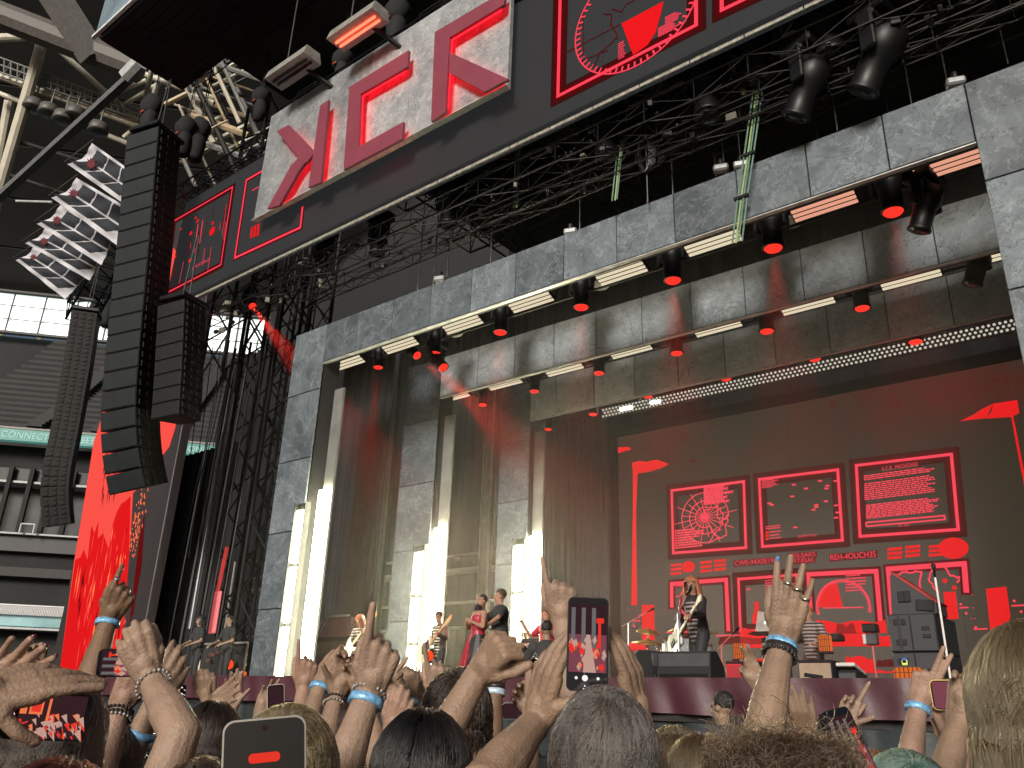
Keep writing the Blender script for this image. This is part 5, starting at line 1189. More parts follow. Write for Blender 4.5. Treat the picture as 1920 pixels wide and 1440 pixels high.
for lab, x, y, a in (('stage hand in black standing at the flight case, nearer the side screen', 381, 1154, 170), ('stage hand in black standing at the flight case, nearer the light column', 436, 1153, 175)):
    figure(lab, x, y, 1.76, R(a), dict(lean=.05, head=(0, .12, 0), armL=((-.34, .08, 1.12), (-.24, .32, 1.02), (.3, (0, .2, 1))), armR=((.34, .08, 1.12), (.24, .32, 1.02), (.3, (0, .2, 1)))), [('tshirt', TSB), ('trousers', TRB), ('shoes', BLACKM)], 'pale', HBL, 'bob' if x < 400 else 'short', group='stage hands at the flight case', vs=.014)
# photographer with printed hoodie, seen from behind, and the steward in the pit
figH, hH, _ = figure('person in a black hooded top with grey print on the back, facing the stage', 1024, 1163, 1.78, R(20), dict(lean=.05, head=(0, .06, 0), armL=((-.36, .12, 1.12), (-.12, .34, 1.42), (.6, (0, -1, .3))), armR=((.36, .12, 1.12), (.12, .34, 1.42), (.6, (0, -1, .3)))), [('jacket', mat('hoodie', (.035, .035, .034), .9, 0, .2, 8, .4, 18)), ('trousers', TRB), ('shoes', BLACKM)], 'mid', HBL, fixY=9.8)
vs_, fs_ = text_mesh('AIII', .2); Rz = Matrix.Rotation(R(20), 3, 'Z'); m = MB()
m.add([figH.location+Rz @ Vector((-.16+v.x, -.182+.0, 1.24+v.y*.7)) for v in vs_], fs_); vs_, fs_ = text_mesh('SWAR', .13); m.add([figH.location+Rz @ Vector((-.15+v.x, -.184, 1.08+v.y)) for v in vs_], fs_)
m.build('back_print', mat('print_grey', (.1, .1, .095), .8), figH)
cmr = thing('photo_camera', 'black camera held up by the person in the hooded top', 'camera', figH.location+Rz @ Vector((-.45, .3, 1.38))); MB().bbox(cmr.location, (.16, .1, .14), .02).build('camera_body', BLACK, cmr); MB().lathe([(.05, 0), (.055, .16), (.0, .16)], M4(cmr.location, frame_z(Rz @ Vector((0, 1, 0)), (0, 0, 1))), 12).build('lens', BLACK, cmr)
plat = thing('pit_platform', 'black platform box in the pit under the person with the camera', 'platform', (figH.location.x, 9.8, 0)); MB().bbox((figH.location.x, 9.85, figH.location.z/2), (1.2, 1.0, figH.location.z), .02).build('platform_box', BLACKM, plat)
figI, hI, _ = figure('steward with short dark hair and navy shirt leaning in the pit', 1361, 1300, 1.80, R(55), dict(lean=.1, head=(.0, .05, .45), armL=((-.42, .14, 1.25), (-.40, .40, 1.08), (.4, (0, .2, 1))), armR=((.36, .1, 1.12), (.3, .34, 1.0), (.4, (0, .2, 1)))), [('tshirt', NAVY), ('trousers', TRB), ('shoes', BLACKM)], 'mid', HBL, base=.0, eff=1.78, vs=.010, fixY=7.2)
sp = thing('pit_step', 'low black step in the pit under the steward', 'step', (figI.location.x, 7.2, 0)); MB().bbox((figI.location.x, 7.25, max(.02, figI.location.z/2)), (1.0, .8, max(.04, figI.location.z)), .01).build('step_box', BLACKM, sp)
# ================================================================== backline and gear on the stage
WEDGE = mat('wedge_grey', (.05, .05, .055), .55, 0, .2, 6, .2, 40); WGR = mat('wedge_grille', (.045, .045, .052), .5, .4, .2, 50, .5, 160); WSD = mat('wedge_side', (.008, .008, .009), .7)
def wedge(label, x, y, Y, w, h, d, rz, mt=WGR):
    p = P(x, y, Y); t = thing('floor_monitor', label, 'monitor', (p.x, Y, ZL if Y < 12 else ZS), rz, 'floor monitors on the stage edge')
    MB().prism([(-w/2, -d/2, 0), (-w/2, d/2, 0), (-w/2, d/2-.05, h*.55), (-w/2, d*.0, h), (-w/2, -d/2+.05, h*.98)], (w, 0, 0)).build('cabinet', WSD, t, False)
    Mx = Matrix.Rotation(math.atan2(h*.45, d/2-.05)*-1, 3, 'X'); MB().bbox((0, d*.22, h*.80), (w*.94, d*.56, .03), .01, Mx).build('grille', mt, t, False)
    MB().bbox((0, -d/2+.04, h*.5), (w*.96, .03, h*.86), .01).build('rear_panel', WEDGE, t, False)
    MB().bbox((0, -d/2+.005, h*.16), (w*.9, .04, .05), .01).build('handle_strip', BLACK, t, False); return t
wedge('wide floor monitor with its back to the crowd, below the long-haired guitarist', 1296, 1270, 11.5, .84, .40, .5, 0)
wedge('floor monitor standing side-on beside the drum kit', 1222, 1270, 11.7, .5, .42, .85, R(62))
wedge('grey floor monitor below the third light column', 968, 1269, 11.7, .82, .38, .5, 0)
wedge('pale lit floor monitor at the foot of the second light column', 768, 1262, 12.6, .7, .4, .6, R(-25))
def cab(label, x0, x1, y0, Y, d, mt, name='speaker_cabinet', base=None, feat=None, group=None):
    a, b = P(x0, 1270, Y), P(x1, 1270, Y); zt_ = P((x0+x1)/2, y0, Y).z; base = ZS if base is None else base; w = b.x-a.x; h = zt_-base; cx = (a.x+b.x)/2
    t = thing(name, label, 'speaker' if 'speaker' in name else 'amplifier' if 'amp' in name else 'case', (cx, Y, base), 0, group)
    MB().bbox((0, d/2, h/2), (w, d, h), .015).build('cabinet', BLACKM, t, False)
    MB().bbox((0, -.005, h/2-.02*h), (w*.94, .03, h*.88), .01).build('front', mt, t, False)
    return t, w, h
TOLEX = mat('amp_cloth', (.30, .22, .16), .85, 0, .15, 8, .3, 90); REDBOX = mat('red_cabinet', (.32, .02, .03), .5, 0, .15, 4); PINKC = mat('cabinet_tan', (.38, .24, .17), .8, 0, .15, 6)
t, w, h = cab('tan fronted guitar amplifier on the stage edge', 1498, 1562, 1237, 12.2, .4, TOLEX, 'guitar_amp'); MB().bbox((-.02, -.03, h*.62), (w*.55, .02, .05), .01, Matrix.Rotation(R(8), 3, 'Y')).build('badge_strip', BLACK, t, False); MB().bbox((0, -.03, h*.25), (w*.2, .02, .05), .01).build('name_plate', mat('plate_brown', (.12, .05, .04), .5), t, False)
t, w, h = cab('low effects rack with pale top beside the amplifier', 1572, 1606, 1256, 12.3, .5, WEDGE, 'effects_case'); MB().bbox((0, .2, h+.02), (w*1.05, .5, .05), .01, Matrix.Rotation(R(-12), 3, 'X')).build('pale_top', mat('pale_top', (.5, .5, .48), .5), t, False)
cab('red painted cabinet behind the stage edge', 1361, 1424, 1239, 12.6, .5, REDBOX, 'speaker_cabinet')
t, w, h = cab('tan cabinet glowing beside the third light column', 976, 1012, 1197, 15.5, .5, PINKC, 'speaker_cabinet')
t, w, h = cab('tall tan cabinet behind the laptop stand', 1432, 1470, 1195, 17.5, .5, PINKC, 'speaker_cabinet')
t, w, h = cab('large dark speaker box with a raised lid between the first two light columns', 566, 650, 1195, 14.5, 1.0, mat('sub_brown', (.07, .055, .05), .6, 0, .2, 4), 'speaker_cabinet')
MB().prism([(-w*.3, .1, h), (w*.42, .1, h), (w*.40, .1, h+.5), (-.08*w, .1, h+.5)], (0, .7, 0)).build('top_box', mat('top_maroon', (.09, .045, .045), .6), t, False); m = MB(); m.path([(-w*.5, 0, h+.03), (-w*.3, 0, h+.06), (-w*.1, 0, h+.52), (w*.42, 0, h+.52)], .025, 6); m.build('edge_rail', ALU, t, False)
# flight case with rack at far side
t, w, h = cab('open flight case with aluminium edges in front of the stage hands', 372, 458, 1207, 13.2, .7, mat('rack_dark', (.03, .033, .03), .5, 0, .4, 10), 'flight_case')
for a, b in (((-w/2, 0), (-w/2, h)), ((w/2, 0), (w/2, h)), ((-w/2, h), (w/2, h)), ((-w/2, 0.02), (w/2, .02))): MB().tube((a[0], -.03, a[1]), (b[0], -.03, b[1]), .03, 6).build('edge_rail', mat('case_edge', (.45, .43, .36), .4, .5), t, False)
for k in range(9): MB().bbox((random.uniform(-.35, .35)*w, -.03, random.uniform(.15, .85)*h), (.22, .03, .1), .01).build('rack_unit', random.choice((WEDGE, STEEL, MATS['plate_brown'])), t, False)
# amber and red beacons
AMB = emat('amber_glow', (1, .2, .03), .5); REDG = emat('red_glow', (1, .05, .01), 1.1)
def beacon(label, x, y, Y, w, h, mt, rnd=False):
    p = P(x, y, Y); t = thing('beacon_lamp', label, 'lamp', p-Vector((0, 0, h/2)), 0, 'glowing beacon lamps')
    if rnd: MB().ell((0, 0, h/2), (w/2, w/2, h/2), None, 14, 9).build('lamp_globe', mt, t, False, True); MB().bbox((0, .06, h/2), (.08, .08, .3), .01).build('holder', BLACK, t, False)
    else:
        MB().bbox((0, 0, h/2), (w, .12, h), .02).build('lamp_glass', mt, t, False)
        for k in range(6): MB().box((-w/2+w*(k+.5)/6, -.065, h/2), (.008, .02, h)).build('cage_bar', mat('cage_rust', (.08, .02, .01), .5), t, False)
        for k in (.3, .7): MB().box((0, -.066, h*k), (w, .02, .008)).build('cage_bar', MATS['cage_rust'], t, False)
        MB().bbox((0, .0, -.02), (w*1.05, .16, .04), .01).build('base', BLACK, t, False)
beacon('amber beacon at the foot of the flight case', 453, 1266, 11.6, .22, .15, AMB); beacon('red round lamp on the flight case', 429, 1246, 12.9, .22, .24, REDG, True); beacon('red round lamp beside the bass player', 805, 1230, 13, .17, .2, REDG, True)
beacon('amber caged lamp behind the red cabinet', 1387, 1221, 14.5, .22, .26, AMB); beacon('amber caged lamp behind the tan amplifier', 1547, 1206, 15.5, .22, .28, AMB); beacon('amber lamp in front of the stacked speakers', 1703, 1268, 11.2, .3, .2, AMB); beacon('amber glowing lamp beside the boom stand and red cabinet', 1343, 1262, 12.3, .22, .3, AMB)
# keyboard, stands, laptop, tripod
kp = P(1512, 1197, 17.0); t = thing('keyboard', 'black stage keyboard on a crossed stand', 'keyboard', (kp.x, 17.0, ZS)); kz = kp.z-ZS
MB().bbox((0, 0, kz), (1.4, .35, .13), .02).build('keyboard_body', BLACK, t, False); MB().bbox((0, .06, kz+.07), (1.2, .15, .02), .004).build('keys', mat('keys_white', (.6, .58, .52), .4), t, False)
for s_ in (-1, 1): MB().tube((s_*.5, 0, 0), (-s_*.4, 0, kz-.06), .025, 6).build('stand_leg', ALU, t, False)
kp = P(1437, 1186, 16.5); t = thing('laptop', 'silver laptop open on a tilted black tray', 'laptop', kp); MB().bbox((0, 0, 0), (.5, .34, .02), .006).build('keyboard_base', BLACK, t, False); MB().bbox((-.05, .1, .2), (.36, .015, .40), .01, Matrix.Rotation(R(12), 3, 'Y')).build('screen_lid', mat('laptop_silver', (.5, .47, .45), .35, .6), t, False); MB().ell((-.05, .088, .2), (.025, .004, .03)).build('lid_logo', emat('logo_white', (1, .95, .85), 1.2), t, False)
t2 = thing('laptop_stand', 'thin stand carrying the laptop tray', 'stand', (kp.x, kp.y, ZS)); MB().tube((kp.x, kp.y, ZS), (kp.x, kp.y, kp.z-.02), .02, 8).build('pole', BLACK, t2); MB().bbox((kp.x, kp.y, kp.z-.03), (.6, .4, .03), .01).build('tray', BLACK, t2)
kp = P(1632, 1178, 15.0); t = thing('tripod_camera', 'small black camera rig on a red pole stand', 'camera', (kp.x, 15.0, ZS)); z = kp.z-ZS; MB().bbox((0, 0, z), (.24, .2, .14), .02).build('camera_body', BLACK, t, False); MB().bbox((0, 0, z-.18), (.2, .16, .18), .02).build('camera_box', WEDGE, t, False); MB().bbox((-.09, -.02, z-.18), (.05, .18, .16), .01).build('pale_plate', WHITE, t, False); MB().tube((0, 0, 0), (0, 0, z-.25), .018, 8).build('pole', mat('pole_red', (.4, .1, .09), .4), t, False)
# stacked side-fill speakers at the right
SLT = mat('fill_slate', (.03, .03, .035), .55, 0, .12, 5); pa_l, pa_r = P(1678, 1270, 11.6), P(1770, 1270, 11.6); w = pa_r.x-pa_l.x; cx = (pa_l.x+pa_r.x)/2; zt1 = P(1722, 1150, 11.6).z; zm = P(1722, 1223, 11.6).z
for i, (z0, z1, lab) in enumerate(((ZL+.005, zm, 'lower slate speaker box of the stack at the stage edge'), (zm+.005, zt1, 'upper slate speaker box of the stack at the stage edge'))):
    t = thing('fill_speaker', lab, 'speaker', (cx, 11.6, z0), 0, 'stacked side-fill speakers'); h = z1-z0
    MB().bbox((0, .55, h/2), (w, 1.1, h), .012).build('cabinet', mat('fill_black', (.012, .012, .013), .6), t, False); MB().bbox((0, -.005, h/2), (w*.985, .03, h*.97), .01).build('front_plate', SLT, t, False)
    for (u, v, a, b) in (((-.32, .78, .1, .16), (-.16, .78, .1, .16), (-.25, .25, .22, .15), (.28, .6, .16, .1), (.29, .4, .16, .1)) if i else ((-.27, .7, .22, .2), (.3, .42, .16, .1), (.3, .18, .16, .1), (-.3, .06, .1, .08))): MB().bbox((u*w, -.022, v*h), (a*w, .02, b*h), .005).build('handle_slot', WSD, t, False)
    MB().box((-.02*w, -.022, h/2), (.03*w, .012, h*.9)).build('seam_bar', BLACK, t, False)
    if not i: MB().bbox((-.24*w, -.036, .72*h), (.06, .02, .07), .01).build('blue_tag', mat('tag_blue', (.05, .12, .4), .5), t, False); MB().bbox((-.24*w, -.036, .66*h), (.07, .02, .07), .01).build('lime_tag', mat('tag_lime', (.55, .65, .15), .5), t, False)
    else: MB().box((-.26*w, -.03, h/2), (.05*w, .012, h)).build('strap', mat('strap_dark', (.03, .025, .025), .8), t, False)
t = thing('fill_wedge', 'angled wedge speaker lying on top of the speaker stack', 'speaker', (cx, 11.75, zt1+.01)); a = w*.46
MB().prism([(-a, 0, 0), (a*1.1, 0, 0), (a*1.1, 0, .12), (-a*.75, 0, .52), (-a*.85, 0, .5)], (0, .55, 0)).build('cabinet', SLT, t, False); MB().bbox((a*.6, -.01, .1), (a*.85, .02, .14), .01, Matrix.Rotation(R(6), 3, 'Y')).build('side_grille', WSD, t, False)
for k in (-.32, -.12): MB().bbox((k*a*1.4, -.012, .22), (.08, .02, .14), .01).build('handle_slot', WSD, t, False)
MB().prism([(-a*.75, -.005, .52), (a*1.1, -.005, .125), (a*1.1, .55, .125), (-a*.75, .55, .52)], (.02, 0, .02)).build('top_face', mat('wedge_red', (.3, .02, .02), .5), t, False)
b0 = P(1782, 1272, 11.3); tp = P(1764, 1082, 11.3); mic_stand('tall white microphone stand in front of the speaker stack', (b0.x, 11.3, ZS), (b0.x+.0, 11.3, tp.z), None, mat('stand_white_paint', (.65, .62, .6), .4)); 
b0 = P(1178, 1262, 14.0); mic_stand('boom microphone stand over the drum kit', (b0.x, 14, ZS), P(1178, 1168, 14), P(1213, 1148, 14), ALU)
b0 = P(1037, 1250, 15.0); mic_stand('straight microphone stand in front of the percussionist', (b0.x, 15, ZS), P(1036, 1137, 15), None, ALU); b0 = P(1012, 1250, 15.2); mic_stand('tilted microphone stand beside the percussionist', (b0.x, 15.2, ZS), P(1012, 1185, 15.2), P(1001, 1158, 15.2), ALU)
b0 = P(1352, 1262, 12.4); mic_stand('short boom stand beside the amber lamp', (b0.x, 12.4, ZS), P(1353, 1210, 12.4), P(1372, 1190, 12.4), MATS['pole_red'])
# drum kits
CHROME = mat('chrome', (.6, .6, .6), .15, 1, 0); GOLD = mat('cymbal_gold', (.55, .38, .14), .3, .9); SHELL = mat('drum_shell', (.35, .4, .44), .25, .3); SHELLR = mat('drum_red', (.3, .03, .03), .3)
def drum(t, name, p, r, h, axis, shell, headm=None):
    M = M4(p, frame_z(axis, (0.3, 0.2, .9) if abs(Vector(axis).normalized().z) < .9 else (1, 0, 0))); o = MB().lathe([(r, 0), (r, h)], M, 24).build(name, shell, t, smooth=False)
    for z in (0, h): MB().lathe([(r*.98, z-.02), (r*1.05, z-.02), (r*1.05, z+.02), (r*.98, z+.02)], M, 24).build('hoop', CHROME, o)
    MB().lathe([(0, h+.005), (r*.97, h+.005), (r*.97, h+.012), (0, h+.012)], M, 24).build('drum_head', headm or mat('head_white', (.5, .46, .42), .5), o)
def cymbal(t, p, r, tilt=(.1, .1)):
    M = Matrix.Translation(p) @ Matrix.Rotation(tilt[0], 4, 'X') @ Matrix.Rotation(tilt[1], 4, 'Y'); MB().lathe([(0, .05), (.05, .045), (.06, .02), (r, -.02), (r, -.026), (.06, .014), (0, .04)], M, 24).build('cymbal', GOLD, t, smooth=True); MB().tube((p.x, p.y, ZS), p, .014, 6).build('cymbal_stand', CHROME, t)
YD = 15.2; kp = P(1250, 1255, YD); t = thing('drum_kit', 'drum kit with gold cymbals behind the floor monitors', 'drum kit', (kp.x, YD, ZS))
drum(t, 'bass_drum', P(1241, 1252, YD)+Vector((0, .1, 0)), .30, .42, (.1, -1, 0), SHELLR, mat('head_brown', (.32, .2, .16), .5)); drum(t, 'tom_drum', P(1265, 1222, YD), .17, .26, (0, -.3, 1), SHELL); drum(t, 'tom_drum', P(1290, 1220, YD), .18, .28, (0, -.3, 1), SHELL); drum(t, 'snare_drum', P(1232, 1222, YD)+Vector((0, .3, 0)), .18, .14, (0, 0, 1), CHROME); drum(t, 'floor_tom', P(1303, 1245, YD)+Vector((0, .3, 0)), .22, .36, (0, 0, 1), SHELL)
cymbal(t, P(1215, 1183, YD), .24, (.2, .25)); cymbal(t, P(1213, 1203, YD), .30, (.15, .1)); cymbal(t, P(1276, 1177, YD), .26, (.2, -.1)); cymbal(t, P(1322, 1190, YD), .28, (.2, -.2))
for x in (1207, 1236, 1258, 1290, 1328): p = P(x, 1260, YD-.1); MB().tube((p.x, p.y, ZS), (p.x, p.y, ZS+random.uniform(.5, .9)), .016, 6).build('stand_tube', CHROME, t)
YD = 16.0; kp = P(1005, 1240, YD); t = thing('percussion_rack', 'small percussion rack in front of the percussionist', 'drum kit', (kp.x, YD, ZS)); drum(t, 'tom_drum', P(1003, 1205, YD), .13, .18, (0, -.4, 1), SHELL); drum(t, 'tom_drum', P(1016, 1203, YD), .13, .18, (0, -.4, 1), SHELLR); drum(t, 'snare_drum', P(992, 1203, YD), .15, .14, (0, 0, 1), CHROME); cymbal(t, P(985, 1190, YD), .2); MB().tube((P(990, 1215, YD).x, YD, ZS), (P(990, 1215, YD).x, YD, ZS+.8), .02, 6).build('stand_tube', CHROME, t)
# seat for nobody: red banner strips in the wing
p = P(402, 1148, 14.2); t = thing('wing_light', 'tall pink-red lit panel hanging between the stage hands', 'light', p); MB().bbox(p, (.42, .06, 1.2), .02).build('lit_panel', mat('pink_panel', (.5, .14, .15), .6, emit=(.6, .1, .11), es=.55), t); MB().tube(p+Vector((0, 0, .6)), p+Vector((.12, 0, 1.9)), .06, 8).build('lit_mast', mat('red_mast', (.4, .06, .05), .5, emit=(.7, .05, .05), es=.4), t)
# ================================================================== crowd
def hair_mat(name, base, light, rough=.35):
    m = bpy.data.materials.new(name); m.use_nodes = True; N = m.node_tree.nodes; L = m.node_tree.links; N.remove(N['Principled BSDF'])
    h = N.new('ShaderNodeBsdfHairPrincipled'); h.parametrization = 'COLOR'; h.inputs['Roughness'].default_value = rough; h.inputs['Radial Roughness'].default_value = .45
    hi = N.new('ShaderNodeHairInfo'); x = N.new('ShaderNodeMix'); x.data_type = 'RGBA'; x.inputs[6].default_value = (*base, 1); x.inputs[7].default_value = (*light, 1)
    L.new(hi.outputs['Random'], x.inputs[0]); L.new(x.outputs[2], h.inputs['Color']); L.new(h.outputs[0], N['Material Output'].inputs[0]); return m
HM = {'dark': hair_mat('hair_dark', (.012, .008, .006), (.035, .022, .015)), 'black': hair_mat('hair_jet', (.004, .0035, .0035), (.012, .010, .009)), 'blond': hair_mat('hair_blond', (.085, .055, .024), (.20, .135, .06)),
      'grey': hair_mat('hair_grey', (.022, .019, .017), (.13, .112, .098)), 'brown': hair_mat('hair_chestnut', (.016, .010, .006), (.05, .031, .016)), 'light': hair_mat('hair_lightbrown', (.045, .030, .015), (.125, .085, .042)), 'teal': hair_mat('hair_teal', (.04, .15, .125), (.15, .20, .11)), 'ginger': hair_mat('hair_copper', (.10, .032, .012), (.2, .075, .03)), 'red': hair_mat('hair_auburn', (.03, .009, .007), (.075, .025, .018))}
SCALP = {k: mat('scalp_'+k, c, .9, 0, .3, 30) for k, c in dict(dark=(.008, .006, .005), black=(.004, .0035, .0035), blond=(.045, .03, .014), grey=(.03, .026, .023), brown=(.012, .008, .005), light=(.03, .02, .01), teal=(.03, .06, .045), ginger=(.04, .014, .006), red=(.02, .006, .005)).items()}
def hair_curves(parent, hc, m3, s, style, mt, n, L, seed, rad=.0008, messy=.25, part=0.):
    """strands rooted on the skull, combed over its surface, then hanging"""
    g = np.random.default_rng(seed); M = np.array(m3); rx, ry, rz = .077*s, .097*s, .102*s; cz = .02*s
    pts = []
    while len(pts) < n:
        v = g.normal(size=(n*2, 3)); v /= np.linalg.norm(v, axis=1)[:, None]
        ok = (v[:, 2] > -.55) & ~((v[:, 1] > .55) & (v[:, 2] < .45)) & ~((abs(v[:, 0]) > .9) & (v[:, 2] < -.1))
        pts += list(v[ok])
    v = np.array(pts[:n]); K = {'short': 8, 'curly': 9, 'long': 18}[style]; A = np.array([rx, ry, rz]); root = v*A
    nc = max(30, n//60); cl = g.integers(0, n, nc); cid = np.argmin(((v[:, None, :]-v[cl][None])**2).sum(2), axis=1) if n*nc < 6e6 else g.integers(0, nc, n)
    coff = g.normal(size=(nc, 3))*messy; clen = g.uniform(.75, 1.15, nc)
    crown = np.array([.0+part*.2, -.45 if style == 'short' else .25, .9]); crown /= np.linalg.norm(crown)
    flow = v-crown*(v@crown)[:, None]*1.0; flow /= np.linalg.norm(flow, axis=1)[:, None]+1e-6
    sw = np.cross(v, crown); flow = flow+sw*.25
    if style == 'long': flow[:, 0] += np.sign(v[:, 0]+part)*.25; flow[:, 1] -= .35
    P_ = np.zeros((n, K, 3)); P_[:, 0] = root; p = root.copy(); nr = v/A; nr /= np.linalg.norm(nr, axis=1)[:, None]
    d = nr*{'short': .28, 'long': .10, 'curly': .35}[style]+flow*.8+coff[cid]*.6+g.normal(size=(n, 3))*(.12 if style != 'long' else .05)
    st = (L*clen[cid]*g.uniform(.8, 1.1, n)/(K-1))[:, None]
    hlim = g.random(n)
    down = M.T@np.array([0, 0, -1.])
    for k in range(1, K):
        u = p/A; u /= np.linalg.norm(u, axis=1)[:, None]+1e-9
        d /= np.linalg.norm(d, axis=1)[:, None]; p = p+d*st
        q = np.linalg.norm(p/A, axis=1); lim = 1.025+(.09 if style != 'long' else .10)*(hlim**2)+(.04 if style == 'curly' else .02); ins = q < lim
        p[ins] *= (lim[ins]/q[ins])[:, None]
        out = (~ins) & (p[:, 2] > -.25*rz)
        if style != 'curly': p[out] *= (.25+.75*lim[out]/q[out])[:, None]
        P_[:, k] = p
        nn = p/A/A; nn /= np.linalg.norm(nn, axis=1)[:, None]
        grav = {'short': .12, 'long': .26, 'curly': .30}[style]
        d = d+down*grav+coff[cid]*.18*{'short': 1, 'curly': 2, 'long': .45}[style]+g.normal(size=(n, 3))*({'short': .10, 'long': .03, 'curly': .38}[style])
        near = (q < 1.25)[:, None]; dn = (d*nn).sum(1)[:, None]; d = np.where(near & (dn < 0), d-nn*dn, d); d = np.where(near & (dn > .3), d-nn*dn*.6, d)
    lowm = P_[:, :, 2] < .35*rz; wx = {'short': 1.13, 'long': 1.13, 'curly': 1.24}[style]; rad_ = np.sqrt((P_[:, :, 0]/(A[0]*wx))**2+(P_[:, :, 1]/(A[1]*wx))**2)+1e-9; f_ = np.where(rad_ > 1, (1+.12*np.tanh((rad_-1)*2))/rad_, 1.); P_[:, :, 0] *= f_; P_[:, :, 1] *= f_
    if style == 'curly':
        ph = g.random((n, 1))*6.28; tt = np.arange(K)[None]*1.9
        P_[:, :, 0] += np.cos(tt+ph)*.007*s*np.linspace(0, 1, K); P_[:, :, 2] += np.sin(tt+ph)*.007*s*np.linspace(0, 1, K)
    W_ = (P_+np.array([0, 0, cz]))@M.T+np.array(hc)
    cu = bpy.data.hair_curves.new('hair'); cu.add_curves([K]*n); cu.attributes['position'].data.foreach_set('vector', W_.astype('f').ravel())
    ra = cu.attributes.new('radius', 'FLOAT', 'POINT'); rr = np.tile(np.linspace(1, .35, K)*rad, n); ra.data.foreach_set('value', rr.astype('f'))
    cu.materials.append(mt); o = bpy.data.objects.new('hair', cu); C.objects.link(o); o.parent = parent; return o
BANDM = mat('wristband_blue', (.20, .44, .70), .3, .2, .55, 90, .2, 60); BANDW = mat('wristband_pale', (.5, .62, .72), .35, .2, .4, 90); BEAD = mat('bead_grey', (.3, .28, .26), .3, .3, .5, 120); BEADD = mat('bead_dark', (.03, .025, .025), .4, .2, .6, 150); NAILR = mat('nail_wine', (.09, .01, .03), .2, 0, 0, coat=.6); RINGM = mat('ring_silver', (.6, .56, .48), .25, .9, 0)
TEE = [mat('crowd_tee_%d' % i, c, .85, 0, .2, 8, .3, 16) for i, c in enumerate(((.02, .02, .022), (.035, .036, .04), (.06, .02, .025), (.03, .04, .06), (.3, .3, .3)))]
DENIM = mat('denim_teal', (.04, .14, .18), .8, 0, .3, 12, .5, 40)
NHAND = 0
